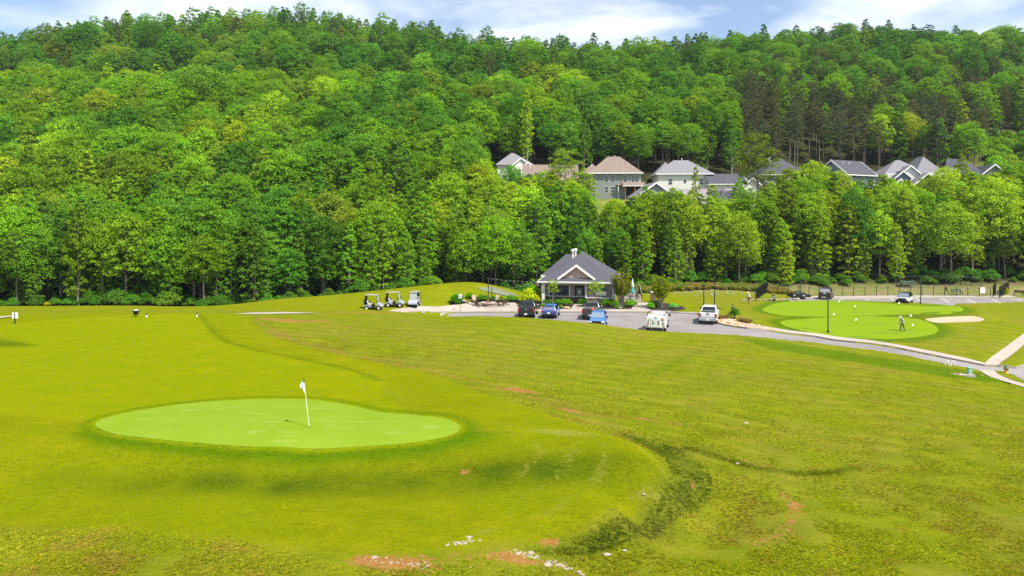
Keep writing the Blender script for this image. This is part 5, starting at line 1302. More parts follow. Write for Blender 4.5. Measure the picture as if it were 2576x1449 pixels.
suv = dict(half=.92, len=4.3, axles=(.85, 3.45), wr=.35, zb=.52, zl=.88, tlh=.14, wide=True, nwin=3, body=suvb, cab=((.05, 3.25, .85, .98), (.42, 2.35, .66, 1.60)))
t = vehicle('compact_suv', 'bright blue compact suv parked between the black and grey pickups', 'car', XB(1380, 83.4), 83.0, R(-11), dict(suv, paint=BLUE, rearglass=glass('pale rear glass', (.16, .15, .22)), pz=.72, bumper=TRIM))
MB().obox((0, .36, 1.60), (1.1, .22, .04)).build('spoiler', BLUE, t)
for s in (-1, 1): MB().obox((s * .45, -.03, .86), (.6, .03, .06)).build('light_bar', REDL, t)
car2 = dict(half=.92, len=4.35, axles=(.9, 3.5), wr=.36, zb=.5, zl=.82, tlh=.2, nwin=2, body=[(0, .5, 1.05, .86, .84), (.2, .42, 1.12, .92, .88), (2.6, .4, 1.10, .92, .88), (3.0, .4, 1.06, .92, .85), (4.1, .42, .92, .88, .80), (4.35, .5, .76, .80, .74)],
            cab=((.1, 3.1, .86, 1.04), (.45, 2.45, .70, 1.70)))
t = vehicle('small_suv', 'mid blue suv with its bonnet towards the grass bank', 'car', XB(1518, 76.0), 79.2, R(168), dict(car2, paint=BLUE2, screen=CGLASS2, roofpaint=BLUE2))
fl = thing('warning_flag', 'small orange triangular flag between the grey pickup and the blue suv', 'flag', (XB(1493.5, 80.4), 80.4, -.1))
MB().tube([(0, 0, 0), (0, 0, 1.9)], .015, 6).build('pole', BLACKM, fl); MB().prism([(-.32, 1.38), (.06, 1.38), (.0, 1.92)], -.012, .012, 'y').build('pennant', mat('orange red cloth', (.75, .12, .05), .8), fl)
# white utility truck seen from behind
ux, uy = XB(1647, 72.9), 72.4
t = thing('utility_truck', 'white utility truck with barn doors and pipe rack', 'truck', (ux, uy, -.1), R(-17))
MB().box(-1.02, 1.02, 0, 3.0, .55, 1.72).build('service_body', WHT, t, bevel=.05)
MB().box(-.84, .84, 3.0, 5.6, .5, 1.1).build('cab_body', WHT, t, bevel=.08); MB().loft([[(-.84, 3.02, 1.08), (.84, 3.02, 1.08), (.84, 4.8, 1.08), (-.84, 4.8, 1.08)], [(-.72, 3.1, 1.85), (.72, 3.1, 1.85), (.72, 4.3, 1.85), (-.72, 4.3, 1.85)]]).build('cab', WHT, t, bevel=.06)
for s in (-1, 1):
    d_ = MB().box(min(s * .01, s * .52), max(s * .01, s * .52), -.03, .0, .62, 1.6).build('rear_door', WHT, t, bevel=.015)
    MB().obox((s * .28, -.04, 1.1), (.10, .03, .46)).build('pane', CGLASS, d_, bevel=.03)
    MB().obox((s * .78, -.02, 1.02), (.12, .05, .24)).build('tail_light', REDL, t, bevel=.02); MB().obox((s * .74, -.02, 1.34), (.10, .04, .12)).build('marker_light', BLACK, t)
    MB().obox((s * 1.16, 4.2, 1.42), (.2, .14, .26)).box(min(s * .7, s * 1.1), max(s * .7, s * 1.1), 4.17, 4.23, 1.38, 1.44).build('mirror', TRIM, t)
    MB().tube([(s * .92, .1, 1.7), (s * .92, .1, 2.02), (s * .92, 2.6, 2.02), (s * .92, 2.6, 1.7)], .03, 6).build('rack_post', BLACKM, t)
    MB().obox((s * .86, -.02, .72), (.22, .03, .05)).build('step', BLACK, t)
for y in (.1, 1.3, 2.6): MB().tube([(-.92, y, 2.02), (.92, y, 2.02)], .025, 6).build('rack_bar', mat('rusty steel', (.14, .07, .05), .7), t)
MB().obox((0, -.035, 1.66), (.34, .03, .06)).build('handle', BLACK, t); MB().obox((.70, -.03, 1.56), (.2, .02, .2)).build('warning_sticker', mat('orange sticker', (.7, .2, .02), .6), t)
MB().obox((-.55, .7, 1.84), (.62, .7, .26)).build('tool_box', WHT, t, bevel=.04); MB().obox((-.05, -.035, 1.05), (.05, .03, .06)).build('lock', BLACK, t)
wheels(t, (1.0, 4.5), 1.03, .40)
# lot vehicles
t = vehicle('suv', 'dark suv parked in the far lot by the fence', 'car', XB(2062.5, 107.8), 106.2, R(-31), dict(car2, paint=DKB, half=.94, rearglass=glass('pale rear glass2', (.25, .24, .24)), pz=.98))
X, Y, _ = GP(2316, 767, 98)
t = vehicle('crossover_car', 'white car with black roof in the lot behind the practice green', 'car', XB(2317, 101), 104.6, R(141), dict(suv, paint=WHT, roofpaint=BLK, screen=glass('grey windscreen', (.14, .17, .2)), mirror=WHT))
MB().obox((0, 4.36, .62), (.9, .05, .26)).build('grille_opening', BLACK, t, bevel=.04)
t = vehicle('low_car', 'low black car with open doors beyond the practice green', 'car', XB(2028, 106.8), 109.6, R(158), dict(suv, paint=BLK, half=.88, cab=((.4, 3.0, .8, .92), (1.0, 2.2, .6, 1.28))))
t.scale = (1, 1, .78)
for s in (-1, 1): MB().add([(s * .9, 2.9, .35), (s * 1.75, 2.5, .35), (s * 1.75, 2.5, .85), (s * .95, 2.85, 1.05), (s * .9, 2.84, .35), (s * 1.75, 2.43, .35), (s * 1.75, 2.43, .85), (s * .95, 2.78, 1.05)], [(0, 1, 2, 3), (4, 5, 6, 7), (0, 1, 5, 4), (1, 2, 6, 5), (2, 3, 7, 6), (3, 0, 4, 7)]).build('open_door', BLK, t)

# ------------------------------------------------------------------ golf carts (side view: nose towards +x)
CARTP = paint('silver blue cart body', (.30, .32, .40), .4); SEAT = mat('cart seat vinyl', (.50, .48, .44), .6); ROOFC = mat('cart canopy', (.27, .24, .19), .5)
def golf_cart(label, loc, rz, flip=1):
    t = thing('golf_cart', label, 'golf cart', loc, rz, 'golf carts by the path')
    w = .58
    MB().prism([(-1.15, .38), (-.95, .62), (-.45, .66), (-.30, .70), (-.18, .60), (-.18, .30), (-1.1, .30)], -w, w, 'y').build('rear_body', CARTP, t, bevel=.05)
    MB().prism([(.52, .30), (.50, .74), (.62, .88), (.80, .80), (1.12, .52), (1.18, .34)], -w, w, 'y').build('front_cowl', CARTP, t, bevel=.05)
    MB().box(-1.0, 1.0, -w + .05, w - .05, .24, .33).build('floor', TRIM, t)
    MB().box(-.62, -.12, -w + .06, w - .06, .66, .78).build('seat', SEAT, t, bevel=.04); MB().obox((-.66, 0, .98), (.12, 1.0, .36), ry=-.15).build('backrest', SEAT, t, bevel=.04)
    MB().box(-.20, -.02, -w + .04, w - .04, .30, .64).build('kick_panel', TRIM, t)
    MB().loft([[(-1.05, -w, 1.80), (.62, -w, 1.80), (.62, w, 1.80), (-1.05, w, 1.80)], [(-.98, -w + .06, 1.88), (.54, -w + .06, 1.88), (.54, w - .06, 1.88), (-.98, w - .06, 1.88)]]).build('canopy', ROOFC, t, bevel=.03)
    for s in (-1, 1):
        MB().tube([(.66, s * (w - .04), .80), (.50, s * (w - .04), 1.80)], .022, 6).build('post', BLACKM, t); MB().tube([(-.86, s * (w - .04), .60), (-.98, s * (w - .04), 1.3), (-.90, s * (w - .04), 1.80)], .03, 6).build('post', BLACKM, t)
        MB().obox((1.10, s * .38, .62), (.05, .2, .1)).build('headlight', HEADL, t)
        for xx in (-.72, .78):
            wo = MB().tube([(xx, s * (w - .18), .22), (xx, s * (w + .02), .22), (xx, s * (w + .04), .22)], [.22, .22, .19], 14).build('wheel', TYRE, t, True, angle=50)
            MB().tube([(xx, s * (w + .02), .22), (xx, s * (w + .05), .22)], .125, 10).build('rim', WHITE, wo)
            MB().tube([(xx - .3, s * w, .28), (xx - .2, s * w, .47), (xx, s * w, .54), (xx + .2, s * w, .47), (xx + .3, s * w, .28)], .035, 5).build('wheel_arch', BLACKM, t)
    MB().tube([(.58, .22, .60), (.32, .22, .98)], .02, 6).build('steering_column', BLACKM, t)
    MB().tube([(.30 + .02, .22 + .17 * math.sin(a), 1.0 + .17 * math.cos(a) * .8) if False else (.32 - .1 * math.cos(a), .22 + .17 * math.sin(a), .98 + .14 * math.cos(a)) for a in np.linspace(0, 2 * math.pi, 13)], .016, 5).build('steering_wheel', BLACKM, t)
    MB().obox((-1.02, 0, .92), (.22, .9, .62)).build('bag_rack', BLACK, t, bevel=.05); MB().obox((-.98, 0, 1.45), (.10, .8, .5)).build('club_bag', BLACK, t, bevel=.05)
    MB().obox((-1.22, 0, .96), (.18, .8, .04)).build('bag_shelf', BLACKM, t)
    g_ = panelq([(.64, -w + .08, .86), (.64, w - .08, .86), (.52, w - .08, 1.76), (.52, -w + .08, 1.76)], .02, .02, .0, .012).build('windscreen', glass('clear screen', (.35, .36, .34)), t)
    MB().obox((.62, .62 * flip, 1.1), (.1, .16, .18)).build('mirror', TRIM, t)
    return t
def gz(x, D, z=None): 
    X = XB(x, D); return (X, D, h(X, D))
golf_cart('golf cart parked side-on with its nose towards the other carts', gz(940, 84.8), R(-4))
golf_cart('golf cart parked side-on between the other two carts', gz(993, 86.6), R(-3))
golf_cart('golf cart facing the grass with its windscreen showing', gz(1042.5, 87.6), R(-96))

# ------------------------------------------------------------------ patio: fire pit, chairs, posts
PITST = mat('fire pit stone', (.26, .20, .16), .9, var=.22, scale=6, bump=.4, bscale=12); CAPST = mat('pit cap stone', (.40, .33, .27), .85, var=.12, scale=4)
fp = thing('fire_pit', 'round stone fire pit ringed by garden chairs', 'fire pit', (XB(1228, 94.4), 94.4, .03))
bl_ = MB(); bl_.obox((0, -.82, .12), (.36, .24, .21)); blm = bl_.mesh('stone_block', PITST)
for r_ in range(2):
    for k in range(15):
        o = meshobj('stone_block', blm, fp, (0, 0, .225 * r_), 2 * math.pi * (k + .5 * r_) / 15)
cb = MB()
seg = 12; a0, a1 = 0, 2 * math.pi / seg - .02
cb.add([(r * math.cos(a), r * math.sin(a), z) for z in (.455, .56) for r, a in ((.62, a0), (1.06, a0), (1.06, (a0 + a1) / 2), (1.06, a1), (.62, a1))], [(0, 1, 2, 3, 4)[::-1], (5, 6, 7, 8, 9), (0, 1, 6, 5), (1, 2, 7, 6), (2, 3, 8, 7), (3, 4, 9, 8), (4, 0, 5, 9)])
cbm = cb.mesh('cap_stone', CAPST)
for k in range(seg): meshobj('cap_stone', cbm, fp, (0, 0, 0), 2 * math.pi * k / seg)
MB().lathe([(.60, .05), (.60, .40), (.1, .42)], 14).build('ash_bed', BLACK, fp)
for k in range(6):
    a = k * 1.05; MB().tube([(math.cos(a) * .38, math.sin(a) * .38, .40), (-math.cos(a) * .06, -math.sin(a) * .06, .86 + .03 * k)], .07, 6).build('log', mat('charred logs', (.16, .06, .035), .9, var=.5, scale=9), fp)
ADI = mat('brown plastic timber', (.105, .060, .040), .7, var=.2); ADL = mat('tan plastic timber', (.40, .30, .23), .7, var=.12)
def adirondack(label, x, yb, rz, light=False):
    X, Y, _ = GP(x, yb, 86); m_ = ADL if light else ADI
    t = thing('garden_chair', label, 'chair', (X, Y, .03), rz, 'adirondack chairs on the patio')
    # chair faces local -y
    for k in range(5):
        a = (k - 2) * .045; hh = .82 - abs(k - 2) * .05
        MB().obox(((k - 2) * .115, .34 + hh * .17, .36 + hh * .46), (.10, .025, hh), Matrix.Rotation(a, 3, 'Y') @ Matrix.Rotation(R(-22), 3, 'X')).build('back_slat', m_, t)
    for k in range(4): MB().obox((0, -.22 + k * .14, .37 - k * .035), (.54, .12, .025), rx=R(-14)).build('seat_slat', m_, t)
    for s in (-1, 1):
        MB().obox((s * .34, .02, .56), (.13, .72, .025)).build('arm', ADI if not light else TRIM, t)
        MB().obox((s * .29, -.28, .28), (.08, .10, .56)).build('leg', ADI if not light else TRIM, t)
        MB().add([(s * .29 - .02, -.34, .40), (s * .29 + .02, -.34, .40), (s * .29 + .02, .66, .0), (s * .29 - .02, .66, .0), (s * .29 - .02, -.34, .28), (s * .29 + .02, -.34, .28), (s * .29 + .02, .52, .0), (s * .29 - .02, .52, .0)], [(0, 1, 2, 3), (4, 5, 6, 7), (0, 1, 5, 4), (1, 2, 6, 5), (2, 3, 7, 6), (3, 0, 4, 7)]).build('leg', ADI if not light else TRIM, t)
    return t
adirondack('brown garden chair seen from the side next to the tan one', 1186, 768.5, R(75))
adirondack('tan garden chair with its back towards the grass, behind the side-on brown chair', 1194, 762.5, R(15), True)
adirondack('brown garden chair at the fire pit with its back turned to the car park', 1201, 772.6, R(170))
adirondack('tan garden chair behind the fire pit beside the short post', 1249, 761.5, R(-15), True)
adirondack('brown garden chair next to the dark side table', 1258, 771, R(-105))
adirondack('brown garden chair farther from the dark side table', 1272, 768, R(-80))
adirondack('tan garden chair standing alone by the yellow shrub', 1306, 762, R(-70), True)
X, Y, _ = GP(1244, 771, 86)
t = thing('side_table', 'dark square side table at the edge of the fire pit', 'table', (X, Y, .03)); MB().box(-.26, .26, -.26, .26, .44, .5).build('top', ADL, t)
for sx in (-1, 1):
    for sy in (-1, 1): MB().box(sx * .2 - .05, sx * .2 + .05, sy * .2 - .05, sy * .2 + .05, 0, .44).build('leg', BLACK, t)
X, Y = XB(1228.5, 97.6), 97.6
t = thing('light_pole', 'tall dark pole for the patio string lights behind the fire pit', 'pole', (X, Y, 0)); MB().tube([(0, 0, -.2), (0, 0, 3.65)], .07, 8).build('pole', mat('dark timber', (.05, .03, .022), .85), t); MB().box(-.35, .2, -.04, .04, 3.62, 3.70).build('arm', MATS['dark timber'], t)
Xh, Yh = 4.6, 97.4
def wire(label, a, b, sag):
    pts = [Vector(a).lerp(Vector(b), s_) - Vector((0, 0, 4 * sag * s_ * (1 - s_))) for s_ in np.linspace(0, 1, 13)]
    t = thing('string_light', label, 'string light', pts[0]); q = [p_ - pts[0] for p_ in pts]
    MB().tube(q, .013, 5).build('cable', mat('grey cable', (.10, .11, .10), .7), t)
    bb = MB().lathe([(.02, -.10), (.035, -.06), (.02, 0)], 6).mesh('bulb', mat('clear bulb', (.6, .6, .55), .2))
    for p_ in q[1:-1]: meshobj('bulb', bb, t, p_)
wire('straight string-light cable from the tall pole to the clubhouse', (X, Y, 3.62), (4.0, 98.0, 3.1), .12)
wire('sagging string-light cable from the short post to the clubhouse', (XB(1237, 98.2), 98.2, 2.15), (4.2, 100, 3.05), .35)
t = thing('short_post', 'short dark post beside the tall patio pole', 'post', (XB(1237, 98.2), 98.2, 0)); MB().tube([(0, 0, -.2), (0, 0, 2.2)], .06, 8).build('shaft', MATS['dark timber'], t); MB().lathe([(.07, 2.2), (.07, 2.25), (.02, 2.3)], 8).build('cap', BLACK, t)

def signpost(name, label, x, yb, D, top, w, hh, face=WHITE, post=TRIM, back=False, extra=None, z=None, r=.03):
    if D is None: X, Y, z_ = GP(x, yb)
    else: X = XB(x, D); Y = D; z_ = h(X, Y)
    t = thing(name, label, 'sign', (X, Y, z_ if z is None else z))
    MB().tube([(0, .02, -.2), (0, .02, top - .02)], r, 6).build('post', post, t); pl = MB().box(-w / 2, w / 2, -.03, -.008, top - hh, top).build('plate', face, t, bevel=.01)
    if back: MB().tube([(0, -.05, -.1), (0, -.05, top - .01)], r, 6).build('post', post, t)
    return t, pl
t, pl = signpost('parking_sign', 'white disabled-parking sign with blue emblem on green post by the patio', 1158, 785, None, 2.35, .42, .56, post=mat('green steel', (.02, .075, .04), .5))
MB().lathe([(.10, 0), (.10, .012)], 12).build('emblem', mat('blue emblem', (.02, .06, .22), .5), pl); pl.children[0].location = (0, -.03, 2.05); pl.children[0].rotation_euler = (R(90), 0, 0)
t, pl = signpost('tee_sign', 'white tee sign on a dark post left of the tee', 38, 814, None, .95, .5, .52, back=True)
t, pl = signpost('path_sign', 'small white sign with dark post on the grass island by the cart path', 1064.5, 790, None, .55, .34, .44, back=True)
X, Y, z = GP(342, 797)
t = thing('ball_washer', 'black tee-side bin on a short stem', 'bin', (X, Y, z)); MB().lathe([(.10, 0), (.04, .03), (.04, .18), (.20, .20), (.26, .52), (.33, .53), (.33, .60), (.28, .60)], 14).build('bucket', BLACK, t, True); MB().lathe([(.27, .60), (.2, .68), (.02, .70)], 14).build('lid', mat('grey lid', (.3, .32, .33), .5), t, True)
for x, yb, lab in ((368.5, 799, 'white and black tee marker next to the tee-side bin'), (495, 798, 'white and black tee marker at the far end of the tee')):
    X, Y, z = GP(x, yb); t = thing('tee_marker', lab, 'tee marker', (X, Y, z), 0, 'tee markers'); MB().lathe([(.05, 0), (.05, .02), (.07, .08), (.07, .22), (.05, .24)], 10).build('base', WHITE, t); MB().lathe([(.05, .24), (.07, .28), (.07, .36), (.02, .40)], 10).build('cap', BLACK, t)
# flagstick on the green
X, Y, z = GP(778, 1075)
t = thing('flagstick', 'leaning white flagstick with limp white flag on the green', 'flagstick', (X, Y, z)); t.rotation_euler = (0, R(-6.5), 0)
MB().tube([(0, 0, -.1), (0, 0, 2.16)], .013, 6).build('pole', WHITE, t); MB().tube([(0, 0, 1.98), (0, 0, 2.17)], .017, 6).build('tip', BLACK, t)
fb = MB(); rows = []
for i, z_ in enumerate(np.linspace(2.12, 1.55, 9)):
    wv = .035 + .16 * math.sin(math.pi * min(1, i / 7.0)) ** 1.0 * (1 if i < 7 else .55)
    rows.append([(.012, 0, z_), (-wv * .4, .03 * math.sin(i), z_ - .01), (-wv * .75, -.035 * math.cos(i * .9), z_ - .02), (-wv, .02 * math.sin(i * 1.3), z_ - .03), (-wv * .75, -.03 * math.cos(i * .9) + .012, z_ - .02), (-wv * .4, .03 * math.sin(i) + .012, z_ - .01)])
fb.loft(rows); fb.build('flag', mat('white flag cloth', (.78, .78, .76), .8, var=.05), t, True); MB().obox((-.06, -.06, 1.86), (.05, .012, .12), rz=.2).build('flag_print', mat('blue print', (.25, .32, .42), .8), t)
MB().lathe([(.054, .015), (.054, .02)], 12).build('hole_rim', BLACK, t)

# ------------------------------------------------------------------ lamps, hydrant, utility boxes
def lamp(label, x, yb, ytop, D, head=True):
    X = XB(x, D); z = h(X, D); top = CAMZ - (ytop - HV) / FV * D - z
    t = thing('street_lamp', label, 'street lamp', (X, D, z), 0, 'black lamp posts')
    MB().lathe([(.12, -.2), (.12, .25), (.07, .32), (.055, top - .35), (.05, top - .3)], 10).build('post', BLACKM, t, True); MB().lathe([(.05, top - .32), (.09, top - .26), (.20, top - .10), (.22, top - .06), (.05, top)], 12).build('lamp_head', BLACKM, t, True)
    MB().lathe([(.09, top - .27), (.14, top - .18), (.15, top - .12)], 10).build('lens', mat('frosted lens', (.5, .5, .48), .4), t)
lamp('black lamp post standing at the road side of the practice green', 2083, 836, 747, 77.6)
lamp('tall black lamp post behind the white pickup truck', 1797.5, 770, 693.5, 91)
lamp('shorter black lamp post behind the white pickup truck', 1770.5, 768, 717, 96)
lamp('black lamp post at the end of the fenced lot near the golf bag', 2013, 755, 706, 106)
lamp('black lamp post in front of the white car', 2316, 765, 706, 101.5)
X, Y, z = GP(2530.5, 939)
t = thing('fire_hydrant', 'yellow fire hydrant with green bonnet on the verge', 'hydrant', (X, Y, z)); YL_ = mat('yellow hydrant paint', (.72, .42, .02), .5); GN_ = mat('green hydrant bonnet', (.02, .15, .13), .5)
MB().lathe([(.19, -.05), (.19, .07), (.13, .09), (.12, .48), (.15, .50), (.15, .54)], 14).build('barrel', YL_, t, True); MB().lathe([(.15, .54), (.14, .64), (.08, .74), (.03, .76), (.03, .82)], 14).build('bonnet', GN_, t, True)
for s in (-1, 1): MB().tube([(s * .08, 0, .42), (s * .22, 0, .42)], [.065, .065], 8).build('outlet', mat('dark hydrant cap', (.06, .03, .02), .5), t)
MB().tube([(0, -.08, .38), (0, -.22, .38)], .08, 8).build('outlet', MATS['dark hydrant cap'], t)
X, Y, z = GP(2423, 944)
t = thing('utility_pedestal', 'pale green utility pedestal on a concrete pad', 'utility box', (X + .55, Y, z)); MB().box(-.16, .16, -.13, .13, -.1, .62).build('cabinet', mat('pale green cabinet', (.24, .42, .32), .6), t, bevel=.03); MB().box(-.18, .18, -.15, .15, .60, .70).build('lid', MATS['pale green cabinet'], t, bevel=.03)
MB().box(-1.5, .25, -.4, .35, -.2, .10).build('pad', CONC, t); MB().lathe([(.09, .1), (.09, .2), (.05, .24)], 8, (-.95, 0, 0)).build('valve', mat('rusty valve', (.3, .12, .05), .8), t)
X, Y, z = GP(2391, 921)
t = thing('pipe_hoop', 'white bent pipe hoops on the verge by the road', 'pipe', (X, Y, z)); 
for dx in (-.35, .18): MB().tube([(dx - .14, 0, -.1), (dx - .14, 0, .32), (dx, 0, .48), (dx + .16, 0, .46), (dx + .2, 0, .0)], .05, 7).build('pipe', WHITE, t, True)

# ------------------------------------------------------------------ practice green pins
for i, (x, yb, ty) in enumerate([(2113, 764, 0), (2153, 777, 0), (2264, 769, 0), (2276, 759, 0), (2156, 812, 0), (2293.5, 802, 0), (2299, 826, 0), (2100, 798, 0)]):
    X, Y, z = GP(x, yb + 2); t = thing('practice_pin', 'short practice-green pin with small white flag', 'flagstick', (X, Y, z), 0, 'pins on the practice green')
    MB().tube([(0, 0, -.05), (0, 0, .62)], .013, 5).build('stick', BLACK, t); MB().prism([(-.26, .40), (0, .36), (0, .64), (-.22, .60)], -.01, .01, 'y').build('flag', WHITE, t); MB().lathe([(.054, .018), (.054, .024)], 10).build('hole_rim', BLACK, t)
# ------------------------------------------------------------------ fence of the dog field, benches
def fence(label, pts, spacing, hh, group='fences of the dog field'):
    t = thing('metal_fence', label, 'fence', (pts[0][0], pts[0][1], 0), 0, group); ox, oy = pts[0]
    pm = MB().box(-.035, .035, -.035, .035, -.3, hh + .06).mesh('post', BLACKM)
    pk = MB(); rails = []
    run = []
    for (x0, y0), (x1, y1) in zip(pts[:-1], pts[1:]):
        L = math.hypot(x1 - x0, y1 - y0); n = max(1, round(L / spacing))
        for i in range(n): run.append((x0 + (x1 - x0) * i / n, y0 + (y1 - y0) * i / n))
    run.append(pts[-1])
    zz = [h(*p) + .02 for p in run]
    for p, z in zip(run, zz): meshobj('post', pm, t, (p[0] - ox, p[1] - oy, z))
    for up in (hh, hh - .18, .12):
        MB().tube([(p[0] - ox, p[1] - oy, z + up) for p, z in zip(run, zz)], .018, 4).build('rail', BLACKM, t)
    for (p, z), (q, w) in zip(zip(run[:-1], zz[:-1]), zip(run[1:], zz[1:])):
        L = math.hypot(q[0] - p[0], q[1] - p[1]); n = int(L / .115)
        for i in range(1, n):
            f = i / n; x = p[0] + (q[0] - p[0]) * f - ox; y = p[1] + (q[1] - p[1]) * f - oy; zb = z + (w - z) * f
            pk.add([(x - .008, y, zb + .1), (x + .008, y, zb + .1), (x + .008, y, zb + hh), (x - .008, y, zb + hh), (x, y - .008, zb + .1), (x, y + .008, zb + .1), (x, y + .008, zb + hh), (x, y - .008, zb + hh)], [(0, 1, 2, 3), (4, 5, 6, 7)])
    o = pk.build('pickets', BLACKM, t); o['kind'] = 'stuff'
    return t
A = GP(1905, 752, 98)[:2]; B = (XB(1928, 113.5), 113.0); C_ = (XB(2490, 112.6), 112.4)
fence('long black metal fence along the far lot', [B, (XB(2060, 112.8), 112.6), C_], 1.85, 1.5)
fence('black fence panel running away from the man in the yellow cap', [(XB(1901, 101), 101.0), B], 1.6, 1.75)
fence('black fence along the wood side of the dog field', [(XB(2260, 122), 122.5), (XB(2470, 122), 122.0)], 1.85, 1.7)
fence('black gate panel at the right end of the long fence', [(XB(2498, 112.2), 112.2), (XB(2507, 116), 116.2)], 1.4, 1.8)
fence('black fence panel beyond the gate', [(XB(2516, 110.6), 110.8), (XB(2548, 117), 118)], 1.6, 1.8)
BENG = mat('green bench slats', (.035, .10, .06), .6)
def bench(label, X, Y, rz=0, m_=BENG, L=1.7):
    t = thing('bench', label, 'bench', (X, Y, h(X, Y)), rz)
    for k in range(3): MB().box(-L / 2, L / 2, -.25 + k * .16, -.12 + k * .16, .42, .46).build('seat_slat', m_, t)
    for k in range(3): MB().obox((0, .28 + k * .035, .58 + k * .13), (L, .03, .11), rx=R(-14)).build('back_slat', m_, t)
    for s in (-1, 1):
        MB().box(s * L * .42 - .03, s * L * .42 + .03, -.26, -.20, 0, .46).build('leg', BLACKM, t); MB().obox((s * L * .42, .27, .42), (.06, .06, .9), rx=R(-8)).build('leg', BLACKM, t); MB().box(s * L * .42 - .03, s * L * .42 + .03, -.25, .28, .62, .66).build('arm', BLACKM, t)
    return t
bench('green slatted bench inside the fence near the white board', XB(2408, 114.4), 114.4)
bench('black bench on the mulch beyond the gate', XB(2562, 113.5), 113.5, R(-60), BLACKM, 1.5)
t = thing('picnic_shelter_bench', 'long teal picnic table beyond the bench in the field', 'table', (XB(2282, 121.5), 121.5, h(XB(2282, 121.5), 121.5)))
TL = mat('teal picnic boards', (.05, .16, .14), .7)
MB().box(-1.3, 1.3, -.4, .4, .98, 1.05).build('top', TL, t); MB().box(-1.3, 1.3, -.85, -.55, .6, .66).build('seat', TL, t); MB().box(-1.3, 1.3, .55, .85, .6, .66).build('seat', TL, t)
for s in (-1, 1):
    MB().tube([(s * .9, -.8, 0), (s * .9, .3, 1.0)], .04, 6).build('leg', BLACKM, t); MB().tube([(s * .9, .8, 0), (s * .9, -.3, 1.0)], .04, 6).build('leg', BLACKM, t)
t, pl = signpost('notice_board', 'white notice board hanging on the field fence', 2472, 745, 112.1, 1.55, .8, .95)
MB().lathe([(.22, 0), (.26, .12), (.10, .16), (.09, .75), (.18, .8), (.18, .9)], 10).build('fountain_bowl', mat('grey bollard', (.2, .2, .2), .6), thing('drinking_fountain', 'dark drinking post inside the gate of the dog field', 'fountain', (XB(2512, 114), 114, h(XB(2512, 114), 114))))

# ------------------------------------------------------------------ people
SKIN = mat('skin', (.50, .28, .19), .6); SHIRTW = mat('white shirt', (.68, .67, .64), .85); SHIRTL = mat('grey lilac shirt', (.44, .41, .50), .85, var=.08, scale=3); NAVY = mat('navy trousers', (.016, .016, .03), .85); MAROON = mat('maroon shorts', (.17, .035, .03), .85); SHOE = mat('dark shoes', (.02, .02, .02), .7); HAIR = mat('dark hair', (.03, .02, .015), .8); CAPW = mat('white cap', (.75, .75, .73), .8); CAPY = mat('yellow cap', (.75, .62, .03), .8)
def person(name, label, X, Y, rz, J, E, mats, rule, cap=None, hair=True, scale=1.0):
    """one continuous skinned body from joints J {name: (pos, radius)} and edges E"""
    me = bpy.data.meshes.new('body'); keys = list(J); me.from_pydata([J[k][0] for k in keys], [(keys.index(a), keys.index(b)) for a, b in E], [])
    o = bpy.data.objects.new('body', me); COL.objects.link(o)
    sk = o.modifiers.new('skin', 'SKIN'); sk.use_smooth_shade = True; ss = o.modifiers.new('sub', 'SUBSURF'); ss.levels = 2; ss.render_levels = 2
    for i, k in enumerate(keys):
        r = J[k][1]; r = r if isinstance(r, tuple) else (r, r); me.skin_vertices[0].data[i].radius = r; me.skin_vertices[0].data[i].use_root = (k == 'pelvis')
    dg = bpy.context.evaluated_depsgraph_get(); nm = bpy.data.meshes.new_from_object(o.evaluated_get(dg)); bpy.data.objects.remove(o)
    for m_ in mats: nm.materials.append(m_)
    for p_ in nm.polygons: p_.material_index = rule(p_.center); p_.use_smooth = True
    t = thing(name, label, 'person', (X, Y, h(X, Y) + .015), rz, None); t.scale = (scale,) * 3
    meshobj('body', nm, t)
    hd = Vector(J['head'][0]); f = Vector(J['nose'][0]) - hd; f.normalize()
    if cap:
        c = MB().lathe([(.118, .0), (.115, .05), (.085, .10), (.03, .125)], 14).build('cap', cap, t, True); c.location = hd + Vector((0, 0, .055)); c.rotation_euler = f.to_track_quat('-Y', 'Z').to_euler()
        b_ = MB().prism([(-.08, -.08), (.08, -.08), (.06, -.20), (-.06, -.20)], .0, .015, 'z').build('cap_peak', cap, t); b_.location = hd + Vector((0, 0, .055)); b_.rotation_euler = f.to_track_quat('-Y', 'Z').to_euler()
    if hair: hq = MB().lathe([(.05, -.10), (.112, -.04), (.116, .05), (.08, .11), (.02, .13)], 12).build('hair', HAIR, t, True); hq.location = hd - f * .022 + Vector((0, 0, .0)); hq.scale = (.92, .92, .95)
    return t
